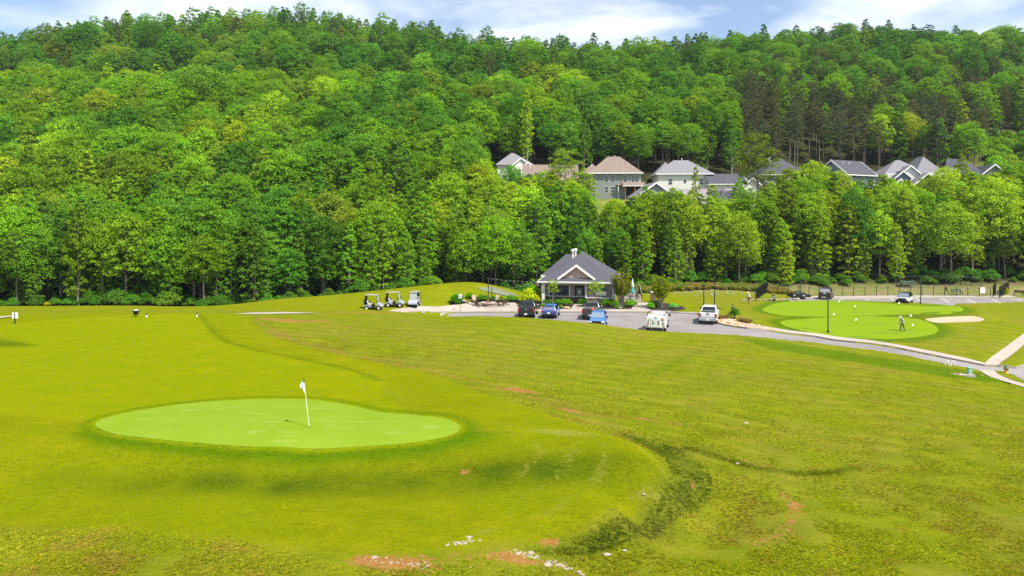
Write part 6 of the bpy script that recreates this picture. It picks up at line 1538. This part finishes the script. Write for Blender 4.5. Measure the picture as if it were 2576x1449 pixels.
def biped(stride=.18, bend=.12, arms=None, head=(0, -.16, 1.58), lean=0.0, leg2=None):
    """joints of an adult facing local -y"""
    J = {'pelvis': ((0, 0, .92), (.15, .12)), 'waist': ((0, -bend * .3, 1.06), (.15, .12)), 'chest': ((0, -bend * .8, 1.28), (.19, .13)), 'collar': ((0, -bend * 1.15, 1.43), (.13, .10)), 'neck': ((0, -bend * 1.3, 1.50), .055),
         'head': (head, (.092, .108)), 'crown': ((head[0], head[1] + .01, head[2] + .10), (.07, .08)), 'nose': ((head[0], head[1] - .085, head[2] - .035), .030)}
    E = [('pelvis', 'waist'), ('waist', 'chest'), ('chest', 'collar'), ('collar', 'neck'), ('neck', 'head'), ('head', 'crown'), ('head', 'nose')]
    for s, n, off in ((-1, 'l', -stride), (1, 'r', stride)):
        J['hip' + n] = ((s * .10, 0, .86), .10); J['knee' + n] = ((s * .11, off * .55 - .03, .48), .068); J['ankle' + n] = ((s * .11, off, .10), .046); J['heel' + n] = ((s * .11, off - .02, .045), .045); J['toe' + n] = ((s * .12, off - .20, .035), .036)
        E += [('pelvis', 'hip' + n), ('hip' + n, 'knee' + n), ('knee' + n, 'ankle' + n), ('ankle' + n, 'heel' + n), ('heel' + n, 'toe' + n)]
        el, ha = arms[n] if arms else ((s * .27, -bend - .04, 1.12), (s * .20, -bend - .22, .92))
        J['sho' + n] = ((s * .19, -bend, 1.40), .075); J['elb' + n] = (el, .048); J['wri' + n] = (ha, .034); hv = (Vector(ha) - Vector(el)).normalized()
        J['palm' + n] = (tuple(Vector(ha) + hv * .07), (.038, .022)); E += [('collar', 'sho' + n), ('sho' + n, 'elb' + n), ('elb' + n, 'wri' + n), ('wri' + n, 'palm' + n)]
        side = Vector((1, 0, 0)) if abs(hv.x) < .8 else Vector((0, 1, 0))
        for k in range(4):
            b_ = Vector(ha) + hv * .13 + side * (k - 1.5) * .02; J['f%d%s' % (k, n)] = (tuple(b_), .010); J['g%d%s' % (k, n)] = (tuple(b_ + hv * (.045 - abs(k - 1.4) * .006) + Vector((0, -.01, -.012))), .008); E += [('palm' + n, 'f%d%s' % (k, n)), ('f%d%s' % (k, n), 'g%d%s' % (k, n))]
        b_ = Vector(ha) + hv * .06 + side * .045 * (-s); J['th' + n] = (tuple(b_), .011); J['ti' + n] = (tuple(b_ + hv * .04), .009); E += [('palm' + n, 'th' + n), ('th' + n, 'ti' + n)]
    return J, E
X, Y, z = GP(2270, 833.5)
J, E = biped(.20, .12, {'l': ((-.25, -.12, 1.14), (-.20, -.24, .95)), 'r': ((.26, -.04, 1.13), (.22, -.16, .92))}, head=(0, -.26, 1.60))
person('person', 'person in lilac-grey shirt, dark trousers and white cap walking on the practice green', X, Y, R(-72), J, E, [SKIN, SHIRTL, NAVY, SHOE],
       lambda c: 3 if c.z < .09 else (2 if c.z < .95 and abs(c.x) < .18 else (1 if (.9 < c.z < 1.46 and not (abs(c.x) > .205 and c.z < 1.2)) else 0)), CAPW)
pt = thing('putter', 'putter held by the walking person on the practice green', 'golf club', (X - .25, Y - .1, h(X - .25, Y) + .0)); MB().tube([(.03, .0, .02), (.10, .03, .96)], .012, 5).build('shaft', mat('steel shaft', (.4, .4, .4), .3, metal=1), pt); MB().obox((.0, 0, .025), (.14, .03, .03)).build('club_head', BLACK, pt)
X, Y, z = GP(1885, 764, 85)
J, E = biped(.05, .22, {'l': ((-.20, -.34, 1.08), (-.05, -.40, .84)), 'r': ((.20, -.34, 1.08), (.05, -.40, .84))}, head=(0, -.40, 1.52))
person('person', 'person in white shirt, maroon shorts and yellow cap bending by the fence panel', X, Y, R(-60), J, E, [SKIN, SHIRTW, MAROON, SHOE],
       lambda c: 3 if c.z < .09 else (0 if c.z < .52 else (2 if c.z < .94 and abs(c.x) < .2 and c.y > -.2 else (1 if c.z > .9 and c.z < 1.42 and not (c.y < -.33 and c.z < 1.12) else 0))), CAPY)
X, Y = XB(2380, 115.5), 115.5
J, E = biped(.30, .10, {'l': ((-.28, .05, 1.16), (-.24, -.16, 1.30)), 'r': ((.28, -.10, 1.14), (.26, -.34, 1.22))}, head=(0, -.14, 1.62))
person('person', 'person in dark clothes walking inside the fenced field', X, Y, R(70), J, E, [SKIN, mat('dark red shirt', (.06, .02, .02), .85), NAVY, SHOE],
       lambda c: 3 if c.z < .09 else (2 if c.z < .94 and abs(c.x) < .2 else (1 if (c.z < 1.46 and not (abs(c.x) > .24)) else 0)))
def golf_bag(label, X, Y):
    t = thing('golf_bag', label, 'golf bag', (X, Y, h(X, Y)), 0, None); BG = mat('black bag nylon', (.014, .014, .018), .7)
    MB().lathe([(.15, 0), (.17, .1), (.16, .7), (.19, .9), (.17, .95)], 12).build('bag', BG, t, True); MB().obox((.16, -.05, .42), (.14, .2, .46)).build('pocket', BG, t, bevel=.04); MB().obox((-.02, -.165, .55), (.09, .03, .5)).build('stripe', WHITE, t, bevel=.01)
    for k in range(6):
        a = k * 1.05; x0, y0 = .08 * math.cos(a), .08 * math.sin(a); c = MB().tube([(x0, y0, .8), (x0 * 1.4, y0 * 1.4, 1.15 + .03 * k)], .012, 5).build('club', MATS['steel shaft'], t); MB().obox((x0 * 1.4 + .03, y0 * 1.4, 1.17 + .03 * k), (.11, .06, .07)).build('club_head', BLACK if k % 2 else CHROME, c)
    for s in (-1, 1): MB().tube([(-.12, s * .06, .7), (-.55, s * .22, 0)], .012, 5).build('stand_leg', CHROME, t)
    return t
X, Y, _ = GP(1946, 757.5, 90); golf_bag('black golf bag on its stand near the lamp post of the lot', X, Y)
X, Y, _ = GP(1843, 792, 80); golf_bag('black golf bag standing behind the dark shrub on the rock island', X, Y)

# ------------------------------------------------------------------ terrace beside the clubhouse
TX, TY = local(CH, 7.6, 2.2, 0)[:2]
tr = MB(); 
te = thing('terrace', 'raised paved terrace at the right side of the clubhouse', 'terrace', (0, 0, 0))
c0 = [(16.2, 99.6), (19.0, 99.6), (20.8, 110), (17.4, 110)]
MB().prism(c0, -.2, .16, 'z').build('paving', CONC, te)
def railing(label, pts, hh=1.05):
    t = thing('railing', label, 'railing', pts[0]); o_ = Vector(pts[0])
    MB().tube([Vector(p) - o_ + Vector((0, 0, hh)) for p in pts], .03, 6).build('handrail', mat('pale handrail', (.45, .43, .4), .5), t); MB().tube([Vector(p) - o_ + Vector((0, 0, .12)) for p in pts], .02, 5).build('rail', BLACKM, t)
    for p in pts: q = Vector(p) - o_; MB().box(q.x - .035, q.x + .035, q.y - .035, q.y + .035, q.z, q.z + hh).build('post', BLACKM, t)
    b_ = MB()
    for p, q in zip(pts[:-1], pts[1:]):
        p, q = Vector(p) - o_, Vector(q) - o_; n = int((q - p).length / .11)
        for i in range(1, n): s_ = p.lerp(q, i / n); b_.box(s_.x - .008, s_.x + .008, s_.y - .008, s_.y + .008, s_.z + .1, s_.z + hh)
    k = b_.build('balusters', BLACKM, t); k['kind'] = 'stuff'
railing('black railing beside the terrace steps', [(18.95, 99.7, .16), (19.4, 102.5, .2), (19.9, 106, .5), (20.4, 110, .8)])
railing('low black railing along the front of the terrace', [(16.3, 99.65, .16), (17.3, 99.65, .16)], .9)
px_, py_ = XB(1591, 101.6), 101.6
t = thing('parasol', 'closed teal and white parasol on the terrace', 'parasol', (px_, py_, .16)); MB().tube([(0, 0, 0), (0, 0, 3.05)], .03, 6).build('pole', WHITE, t)
MB().lathe([(.30, 1.05), (.34, 1.12), (.26, 1.5), (.22, 1.9)], 10).build('canopy_hem', mat('teal cloth', (.06, .32, .33), .8, var=.3, scale=7), t); MB().lathe([(.22, 1.88), (.25, 1.95), (.14, 2.5), (.09, 2.8), (.03, 3.1)], 10).build('canopy', mat('white cloth', (.66, .69, .66), .8, var=.1), t)
def bistro(label, X, Y, rz, tall=.98):
    t = thing('terrace_table', label, 'table', (X, Y, .16), rz, 'dark terrace tables'); MB().box(-.45, .45, -.45, .45, tall - .04, tall).build('top', mat('grey table top', (.22, .20, .19), .6), t)
    for sx in (-1, 1):
        for sy in (-1, 1): MB().tube([(sx * .36, sy * .36, 0), (sx * .36, sy * .36, tall - .04)], .025, 5).build('leg', BLACKM, t)
def stool(X, Y, rz):
    t = thing('terrace_chair', 'tall dark metal chair at a terrace table', 'chair', (X, Y, .16), rz, 'dark terrace chairs'); MB().box(-.2, .2, -.2, .2, .68, .72).build('seat', BLACKM, t)
    for sx in (-1, 1):
        MB().tube([(sx * .2, -.2, 0), (sx * .18, -.18, .7)], .018, 5).build('leg', BLACKM, t); MB().tube([(sx * .2, .2, 0), (sx * .18, .18, .7), (sx * .18, .24, 1.15)], .018, 5).build('leg', BLACKM, t)
    for k in range(3): MB().box(-.18, .18, .2, .23, .84 + k * .12, .90 + k * .12).build('back_slat', BLACKM, t)
for i, (lx, ly) in enumerate(((18.0, 101.2), (18.9, 104.6))):
    qx, qy = lx, ly; bistro('dark square table on the terrace near the parasol' if i == 0 else 'dark square table at the back of the terrace', qx, qy, R(-6))
    for a in range(4): stool(qx + .75 * math.cos(a * 1.57 + .4), qy + .75 * math.sin(a * 1.57 + .4), a * 1.57 + .4 - 1.57)
qx, qy = XB(1642, 99.4), 99.4
t = thing('stone_pillar', 'square stone pillar with white cap beside the terrace steps', 'pillar', (qx, qy, 0)); MB().box(-.28, .28, -.28, .28, -.2, 1.45).build('shaft', STONE, t); MB().box(-.34, .34, -.34, .34, 1.45, 1.55).build('cap', WHITE, t)

# ------------------------------------------------------------------ garden planting
def shrub(name, label, X, Y, key, hh, tint, wid=None, group=None, cat='shrub', z=None):
    crown, trunk, _, ph = PROTO[key]; s = hh / ph; w = wid if wid else s
    t = thing(name, label, cat, (X, Y, (h(X, Y) if z is None else z) + .03), rnd.uniform(0, 6), group); c = meshobj('foliage', crown, t, scl=(w, w, s)); c['tint'] = tint; meshobj('stem', trunk, t, scl=(w, w, s)); return t
for k in range(2): reg('box%d' % k, bush(90 + k, 1.0, .62, 14, 130, .085), LEAF)
def twiggy(seed, hh, Rr):
    rg = np.random.default_rng(seed); V = []; b = MB()
    for i in range(26):
        a = i * 2.4; e = np.array([math.cos(a) * Rr * rg.uniform(.35, 1), math.sin(a) * Rr * rg.uniform(.35, 1), hh * rg.uniform(.6, 1)]); s = np.array([math.cos(a) * .15, math.sin(a) * .15, .0])
        m1 = s * .5 + e * .5 + np.array([0, 0, .15 * hh]); b.tube([s, m1, e], [.035, .022, .008], 4, cap=False)
        for f in np.linspace(.38, 1, 7): c = (s * (1 - f) + e * f if f > .5 else s + (m1 - s) * f * 2 * .9); V.append(clump(c, .26, 42, rg, .13, fill=.6))
    return np.vstack(V), b
reg('myrtle0', twiggy(95, 3.6, 1.25), LEAF, BARKP); reg('myrtle1', twiggy(96, 3.5, 1.3), LEAF, BARKP)
def young(seed):
    rg = np.random.default_rng(seed); V = []; b = MB(); b.tube([(0, 0, -.1), (.03, 0, 1.6), (-.03, .05, 3.0), (.05, 0, 3.9)], [.055, .045, .03, .01], 6)
    for i in range(18):
        a = i * 2.4; z = 2.0 + 1.9 * (i / 18); L = .85 * (1 - .4 * abs(i / 18 - .4)); e = np.array([math.cos(a) * L * rg.uniform(.4, 1), math.sin(a) * L * rg.uniform(.4, 1), z + .25]); b.tube([(0, 0, z - .25), e], [.015, .006], 4, cap=False); V.append(clump(e, .32, 70, rg, .14, fill=.5))
    return np.vstack(V), b
reg('young0', young(97), LEAF, BARKP); reg('young1', young(98), LEAF, BARKP)
def grassclump(seed, hh, Rr, n):
    rg = np.random.default_rng(seed); a = rg.uniform(0, 6.28, n); q = np.sqrt(rg.uniform(0, 1, n)); base = np.c_[np.cos(a) * q * Rr * .35, np.sin(a) * q * Rr * .35, np.zeros(n)]; tip = np.c_[np.cos(a) * q * Rr, np.sin(a) * q * Rr, hh * (1 - .35 * q ** 2) * rg.uniform(.7, 1.05, n)]
    sd = np.c_[-np.sin(a), np.cos(a), np.zeros(n)] * (.016 * Rr + .006); mid = base * .45 + tip * .55 + np.array([0, 0, .1]) * hh
    return np.stack([base - sd * .6, mid - sd, tip, mid + sd], 1).reshape(-1, 3), MB().tube([(0, 0, -.1), (0, 0, .15)], [.1, .03], 5)
reg('fountain', grassclump(99, 1.35, 1.15, 900), LEAF)
Wv = lambda x, D: (XB(x, D), D)
shrub('small_tree', 'young lime-leaved tree in front of the porch window', *Wv(1391, 93.4), 'young0', 3.9, (1.8, 1.5, .5), group=None, cat='tree')
shrub('small_tree', 'young lime-leaved tree in front of the sign board', *Wv(1499, 93.0), 'young1', 3.7, (1.7, 1.45, .5), wid=1.25, cat='tree')
shrub('crape_myrtle', 'reddish-green crape myrtle at the clubhouse corner', *Wv(1562, 94.0), 'myrtle0', 5.0, (1.15, .72, .55), wid=1.25, cat='shrub tree')
shrub('crape_myrtle', 'bronze-green crape myrtle beyond the terrace path', *Wv(1662, 92.6), 'myrtle1', 4.6, (1.35, .95, .5), wid=1.2, cat='shrub tree')
shrub('golden_shrub', 'big golden-yellow shrub at the left corner of the clubhouse', *Wv(1332, 97.4), 'bush0', 2.3, (3.0, 2.1, .35), wid=.62)
shrub('green_shrub', 'bright green shrub behind the golden one', *Wv(1343, 99.2), 'bush1', 2.6, (1.6, 1.9, .5), wid=.5)
shrub('red_shrub', 'dark reddish shrub between golden shrub and porch column', *Wv(1349, 97.8), 'bush1', 1.7, (1.0, .38, .4), wid=.35)
shrub('ornamental_grass', 'tall clump of ornamental grass behind the parking sign', *GP(1150, 763.5, 85)[:2], 'fountain', 1.5, (.8, 1.3, .8), wid=1.05, cat='grass clump')
for i, (x, D, hh, tn, w, lab) in enumerate([(1372, 95.9, .85, (.6, .85, .7), .95, 0), (1386, 95.9, .85, (.6, .85, .7), 1.0, 0), (1402, 96.0, .85, (.65, .9, .7), 1.0, 0), (1418, 95.4, 1.0, (.8, 1.25, .6), 1.2, 0), (1429, 95.2, 1.0, (.9, 1.3, .6), 1.1, 0),
                                          (1466, 94.8, 1.05, (.8, 1.25, .6), 1.2, 1), (1524, 94.0, 1.2, (.8, 1.2, .7), 1.3, 1), (1538, 94.0, 1.15, (.8, 1.2, .7), 1.2, 1), (1549, 93.2, .95, (.75, 1.1, .7), 1.1, 1), (1585, 93.4, 1.0, (1.1, 1.5, .5), 1.1, 1), (1592, 94.3, 1.0, (1.1, 1.5, .5), 1.1, 1), (1578, 94.6, .9, (1.6, 1.2, .5), .9, 1),
                                          (1640, 93.2, .95, (1.1, 1.5, .5), 1.1, 2), (1637, 91.9, .9, (1.1, 1.6, .5), 1.0, 2), (1651, 94.0, 1.0, (1.0, 1.4, .5), 1.2, 2), (1694, 91.9, .8, (1.3, 1.9, 4.2), 1.15, 3),
                                          (1182, 99.4, .95, (.8, 1.2, .6), 1.1, 4), (1212, 99.7, 1.05, (.6, .95, .6), 1.2, 4), (1223, 99.9, .9, (.6, .95, .6), 1.1, 4), (1244, 99.8, 1.0, (.7, 1.0, .6), 1.1, 4), (1262, 99.9, .9, (1.5, 1.5, .5), 1.0, 4), (1284, 99.6, 1.1, (.8, 1.2, .6), 1.35, 4), (1297, 99.6, .9, (.9, 1.3, .6), 1.0, 4),
                                          (1553, 92.2, .45, (1.1, 1.3, .8), .7, 1), (1364, 93.2, .55, (.8, 1.0, .6), .8, 0), (1410, 92.6, .45, (1.0, 1.2, .6), .6, 0)]):
    labs = ['small rounded green shrub in the bed under the porch', 'rounded green shrub in the bed under the sign board and crape myrtle', 'bright green shrub at the foot of the bronze crape myrtle', 'blue-grey low shrub in the bed beyond the terrace path', 'rounded green shrub along the back edge of the patio']
    shrub('garden_shrub', labs[lab], *Wv(x, D), 'box%d' % (i % 2), hh, tn, wid=w, group=labs[lab].replace('shrub', 'shrubs'))
shrub('dark_shrub', 'dark green bush on the rock island beside the drive', *GP(1848, 801, 70)[:2], 'bush1', 1.35, (.55, .75, .7), wid=.33)
for x, yb in ((1812, 803), (1826, 802), (1872, 812), (1884, 814), (1862, 810)):
    X, Y, _ = GP(x, yb, 70); shrub('dry_grass_tuft', 'tan ornamental grass tuft on the rock island', X, Y, 'fountain', .65, (2.6, 1.15, 4.2), wid=.5, group='dry grass tufts on the rock island', cat='grass clump')
shrub('bed_plant', 'orange-leaved plant in the bed beyond the gate', *Wv(2530, 116), 'box0', 1.0, (2.6, 1.1, .4), wid=1.0)
shrub('bed_plant', 'dark green spreading plant in the bed beyond the gate', *Wv(2521, 114.6), 'box1', .9, (.5, .8, .6), wid=1.3)
shrub('yellow_wildflower', 'patch of yellow wildflowers at the foot of the wood behind the tee', *Wv(118, 97), 'box0', .6, (2.6, 1.5, .5), wid=.8, cat='flowers')
# tall meadow grass behind the terrace and along the wood edge
mg = []
for i in range(900):
    X = rnd.uniform(21, 47); Y = rnd.uniform(112, 121)
    mg.append((X, Y))
scatter('meadow_grass', [(x, y, h(x, y)) for x, y in mg], [(0, 0, rnd.uniform(0, 6.28)) for _ in mg], [(rnd.uniform(.35, .6),) * 2 + (rnd.uniform(.4, .75),) for _ in mg],
        [rnd.choice([(3.0, 1.35, 5.5), (2.6, 1.2, 4.5), (2.0, 1.1, 2.5), (1.0, 1.2, .8)]) for _ in mg], [0] * len(mg), [PROTO['fountain'][2]], 'tall seeding meadow grass between terrace and fence', 'grass')

# ------------------------------------------------------------------ stones
ROCKL = mat('pale limestone', (.30, .25, .195), .9, var=.15, scale=5, bump=.3, bscale=9); ROCKT = mat('tan river stone', (.45, .30, .20), .85, var=.35, scale=1.4); ROCKO = mat('ochre boulder', (.50, .36, .20), .9, var=.15, scale=3)
rg_ = random.Random(3)
rv = MB()
IX = [p[0] for p in ISLAND]; IY = [p[1] for p in ISLAND]
for i in range(1500):
    X = rg_.uniform(min(IX), max(IX)); Y = rg_.uniform(min(IY), max(IY))
    if inpoly(np.array([X]), np.array([Y]), ISLAND)[0]: rv.rock((X, Y, h(X, Y) + .02), rg_.uniform(.07, .16), rg_)
tag(rv.build('river_stones', ROCKT), 'tan river stones filling the island beside the drive', 'stones', kind='stuff')
for i in range(24):
    x = 1868 + i * 6.1 + rg_.uniform(-2, 2); X, Y, z = GP(x, 755.5 - (i > 14) * (i - 14) * .25 + rg_.uniform(-.4, .4), 95); b_ = MB(); b_.rock((0, 0, .06), rg_.uniform(.16, .34), rg_, .7, 2)
    o = b_.build('boulder', ROCKL); o.location = (X, Y, h(X, Y)); tag(o, 'white boulder in the stone row behind the person in the yellow cap', 'boulder', 'white boulders in a row')
for i in range(9):
    x = 1750 + i * 19 + rg_.uniform(-4, 4); X, Y, z = GP(x, 744.5 - i * .9 + rg_.uniform(-.6, .6), 95); b_ = MB(); b_.rock((0, 0, .05), rg_.uniform(.16, .3), rg_, .7)
    o = b_.build('boulder', ROCKL); o.location = (X, Y, h(X, Y)); tag(o, 'pale boulder on the meadow slope behind the lamp posts', 'boulder', 'pale boulders on the meadow slope')
for x, D, r_, lab in ((1424, 91.9, .34, 'ochre boulder in the flower bed beside the door path'), (1430, 91.75, .30, 'smaller ochre boulder touching the one beside the door path'), (1411, 92.8, .36, 'flat tan rock under the porch-window tree'), (1560, 91.9, .26, 'grey rock at the front of the crape myrtle bed'), (1455, 91.9, .2, 'reddish stone beside the grey pickup nose'), (1362, 92.0, .22, 'reddish stone at the end of the porch bed')):
    b_ = MB(); b_.rock((0, 0, .08), r_, rg_, .65); o = b_.build('boulder', ROCKO if 'ochre' in lab or 'tan' in lab else (ROCKT if 'reddish' in lab else ROCKL)); X = XB(x, D); o.location = (X, D, h(X, D) + .05); tag(o, lab, 'boulder')
# washed-out rill with stones in the foreground
st_ = MB()
def scree(x0, y0, x1, y1, n, w, r0, r1):
    for i in range(n):
        f = rg_.random(); x = x0 + (x1 - x0) * f + rg_.gauss(0, w); y = y0 + (y1 - y0) * f + rg_.gauss(0, w * .25); X, Y, z = GP(x, y); st_.rock((X, Y, z - .01), rg_.uniform(r0, r1), rg_, .5)
scree(1115, 1372, 1200, 1358, 26, 10, .03, .08); scree(1290, 1385, 1420, 1425, 110, 9, .02, .07); scree(1230, 1400, 1300, 1395, 40, 12, .02, .05); scree(930, 1405, 1080, 1425, 34, 16, .02, .06); scree(1400, 1420, 1480, 1448, 20, 8, .02, .07); scree(1100, 1440, 1400, 1445, 24, 40, .02, .05)
tag(st_.build('scree', ROCKL), 'washed-out pale stones in the bare foreground gully', 'stones', kind='stuff')
for x, yb, r_, lab in ((1180, 1351, .13, 'flat white rock at the top of the foreground gully'), (1335, 1390, .15, 'pale rock in the middle of the foreground gully'), (942, 1402, .14, 'flat pale rock at the left end of the bare clay'), (1527, 1394, .13, 'flat white rock in the grass right of the gully'), (1570, 1384, .08, 'small white rock beyond the flat one right of the gully'),
                        (1620, 1243, .09, 'white stone on the mown bank edge'), (1855, 1165, .12, 'white stone in the dark ditch of the rough'), (1875, 1065, .2, 'flat pale stone lying in the rough'), (1375, 1420, .16, 'largest white slab in the foreground gully'), (2470, 944, .12, 'pale stone on the verge')):
    X, Y, z = GP(x, yb); b_ = MB(); b_.rock((0, 0, -.01), r_ * .7, rg_, .5, 2); o = b_.build('rock', ROCKL); o.location = (X, Y, z); o.scale = (1.5, 1, 1); tag(o, lab, 'rock')

# ------------------------------------------------------------------ grass blades of the rough
def tuft(seed, n, hh, Rr):
    rg = np.random.default_rng(seed); a = rg.uniform(0, 6.28, n); q = rg.uniform(0, 1, n) ** .6; base = np.c_[np.cos(a) * q * Rr * .7, np.sin(a) * q * Rr * .7, np.full(n, -.02)]; b2 = rg.uniform(0, 6.28, n); ln = rg.uniform(.4, 1.1, n)
    tip = base + np.c_[np.cos(b2) * hh * .8 * ln, np.sin(b2) * hh * .8 * ln, hh * rg.uniform(.45, 1.0, n)]; sd = np.c_[-np.sin(b2), np.cos(b2), np.zeros(n)] * .007; mid = base * .5 + tip * .5 + np.c_[np.zeros(n), np.zeros(n), hh * .15 * np.ones(n)]
    return quadmesh('tuft', np.stack([base - sd, mid - sd, tip, mid + sd], 1).reshape(-1, 3), [GRASSB])
TUFTS = [tuft(200 + k, 20, [.07, .10, .055, .08][k], [.10, .08, .13, .11][k]) for k in range(4)]
gp = []
def fill(n, x0, x1, d0, d1):
    u = nrg.uniform(0, 1, n); D = 1 / (1 / d0 + u * (1 / d1 - 1 / d0)); pxx = nrg.uniform(x0, x1, n); return (pxx - CX) / FV * D, D
gx1, gy1 = fill(240000, -40, 2620, 18.5, 66)
md = sdist(gx1, gy1, MOWN) + (vnoise(gx1, gy1, 1.6, 31) - .5) * np.where((gx1 > 1) | (gy1 > 27), .5, 1.2)
cov = vnoise(gx1, gy1, 1.3, 12) * .35 + vnoise(gx1, gy1, .5, 13) * .4 + .15
u1 = nrg.uniform(size=len(gx1))
keep = (cov > nrg.uniform(.0, .60, len(gx1))) & (u1 > blobsum(gx1, gy1, CLAYW) * 1.05) & (u1 > .8 * (1 - sstep(.1, .7, np.minimum(np.minimum(pdist(gx1, gy1, SEAM, False), pdist(gx1, gy1, SEAM2, False)), pdist(gx1, gy1, GULLY, False))))) & (u1 < 1 - sstep(-.6, .25, md))
for poly, _, _m in SUNK: keep &= ~inpoly(gx1, gy1, poly)
gx1, gy1 = gx1[keep], gy1[keep]
zz1 = H(gx1, gy1)
sw = inpoly(gx1, gy1, SWALE); lu = inpoly(gx1, gy1, LUSH)
nn_ = vnoise(gx1, gy1, 2.2, 14)
pick_ = nrg.uniform(size=len(gx1))
pal = np.array([(1.0, 1.03, .8), (.85, .98, .8), (1.25, 1.08, 1.8), (.72, .86, .8), (1.2, 1.15, .9)])
ci_ = np.select([pick_ < .36, pick_ < .60, pick_ < .73, pick_ < .82], [0, 1, 2, 3], 4)
tnt = pal[ci_] * ((.82 + .36 * nn_) * nrg.uniform(.68, 1.36, len(gx1)))[:, None]
br = (vnoise(gx1, gy1, .8, 61) * .6 + vnoise(gx1, gy1 * 1.5, 3.0, 62) * .4 > .66)
tnt[br] *= np.array([1.10, .90, 2.0])
dt_ = 1 - sstep(.1, .55, pdist(gx1, gy1, DITCH, False)); tnt *= (1 - .6 * dt_)[:, None]
tnt *= np.where((vnoise(gx1, gy1, 4.5, 91) > .5)[:, None], np.array([1.0, .90, 1.8]), np.array([1.0, .98, 1.2]))
swf = np.where(sw, .7 + .3 * vnoise(gx1, gy1, .9, 33), 0)[:, None]
tnt = tnt * (1 - swf) + tnt * np.array([.40, .54, .9]) * swf; tnt[lu] *= np.array([.5, .85, .6])
sc1 = nrg.uniform(.6, 1.25, len(gx1)) * np.where(sw, .85, .68)
scatter('rough_grass', np.c_[gx1, gy1, zz1], np.c_[np.zeros(len(gx1)), np.zeros(len(gx1)), nrg.uniform(0, 6.28, len(gx1))], np.repeat(sc1[:, None], 3, 1), tnt, nrg.integers(0, 4, len(gx1)), TUFTS, 'uncut yellow-green grass of the rough', 'grass')
# short mown turf round the green
SHORT = [tuft(300 + k, 22, [.028, .035, .024][k], [.16, .13, .18][k]) for k in range(3)]
gx2, gy2 = fill(120000, -40, 1720, 18.5, 60)
md = sdist(gx2, gy2, MOWN) + (vnoise(gx2, gy2, 1.6, 31) - .5) * np.where((gx2 > 1) | (gy2 > 27), .5, 1.2)
gdn = np.where(inpoly(gx2, gy2, GREEN), 0, 1)
cv2 = vnoise(gx2, gy2 * 1.8, 1.1, 41) * .5 + vnoise(gx2, gy2 * 2, .4, 42) * .5
keep = (nrg.uniform(size=len(gx2)) < sstep(-.5, .6, md)) & (gdn > 0) & (cv2 > nrg.uniform(.2, .75, len(gx2)))
gx2, gy2 = gx2[keep], gy2[keep]
n2 = vnoise(gx2, gy2, 3.0, 43); pick_ = nrg.uniform(size=len(gx2)); near_ = np.clip(1 - pdist(gx2, gy2, GREEN) / np.where(gy2 < 29, 1.7, 1.0), 0, 1)[:, None]
fr_ = inpoly(gx2, gy2, FAIR)
pal2 = np.array([(.90, 1.0, .3), (1.12, 1.05, .5), (.72, .88, .3), (1.3, 1.1, 1.2)])
tnt = pal2[np.select([pick_ < .4, pick_ < .68, pick_ < .9], [0, 1, 2], 3)] * ((.85 + .3 * n2) * nrg.uniform(.75, 1.25, len(gx2)))[:, None] * 1.05
tnt = tnt * (1 - near_) + np.array([.36, .72, .3]) * near_; tnt[fr_] *= np.array([.97, 1.06, .6])
ad = np.full(len(gx2), 9.0); q_ = gy2 < 45
for a_ in arcs: ad[q_] = np.minimum(ad[q_], pdist(gx2[q_], gy2[q_], a_, False))
af = ((1 - sstep(.12, .45, ad)) * (.3 + .5 * vnoise(gx2, gy2, .6, 81)))[:, None]
tnt = tnt * (1 - af) + np.array([1.22, 1.08, 2.2]) * af * 1.0
dkf = np.clip(np.exp(-((gx2 + 8.5) / 7.5) ** 2 - ((gy2 - 25.9) / .9) ** 2) + np.exp(-((gx2 - 1.0) / 4.2) ** 2 - ((gy2 - 26.6) / 1.0) ** 2), 0, 1)[:, None]  # painted shade of the bank below the green, as on the ground
tnt = tnt * (1 - dkf * np.array([.55, .38, .4]))
sc2 = nrg.uniform(.7, 1.2, len(gx2))
scatter('mown_grass', np.c_[gx2, gy2, H(gx2, gy2)], np.c_[np.zeros(len(gx2)), np.zeros(len(gx2)), nrg.uniform(0, 6.28, len(gx2))], np.repeat(sc2[:, None], 3, 1), tnt, nrg.integers(0, 3, len(gx2)), SHORT, 'short mown turf around the green', 'grass')
# ------------------------------------------------------------------ air
hz = MB().box(-2300, 2300, -60, 2200, -14, 215).build('haze', None); hz['kind'] = 'stuff'; hz['label'] = 'thin summer haze over the valley'; hz['category'] = 'haze'
hm = bpy.data.materials.new('haze'); hm.use_nodes = True; hn = hm.node_tree.nodes; hn.clear()
ho = hn.new('ShaderNodeOutputMaterial'); pv = hn.new('ShaderNodeVolumePrincipled'); pv.inputs['Density'].default_value = .00010; pv.inputs['Color'].default_value = (.72, .82, .95, 1); pv.inputs['Anisotropy'].default_value = .2
hm.node_tree.links.new(pv.outputs[0], ho.inputs['Volume']); hz.data.materials.append(hm)
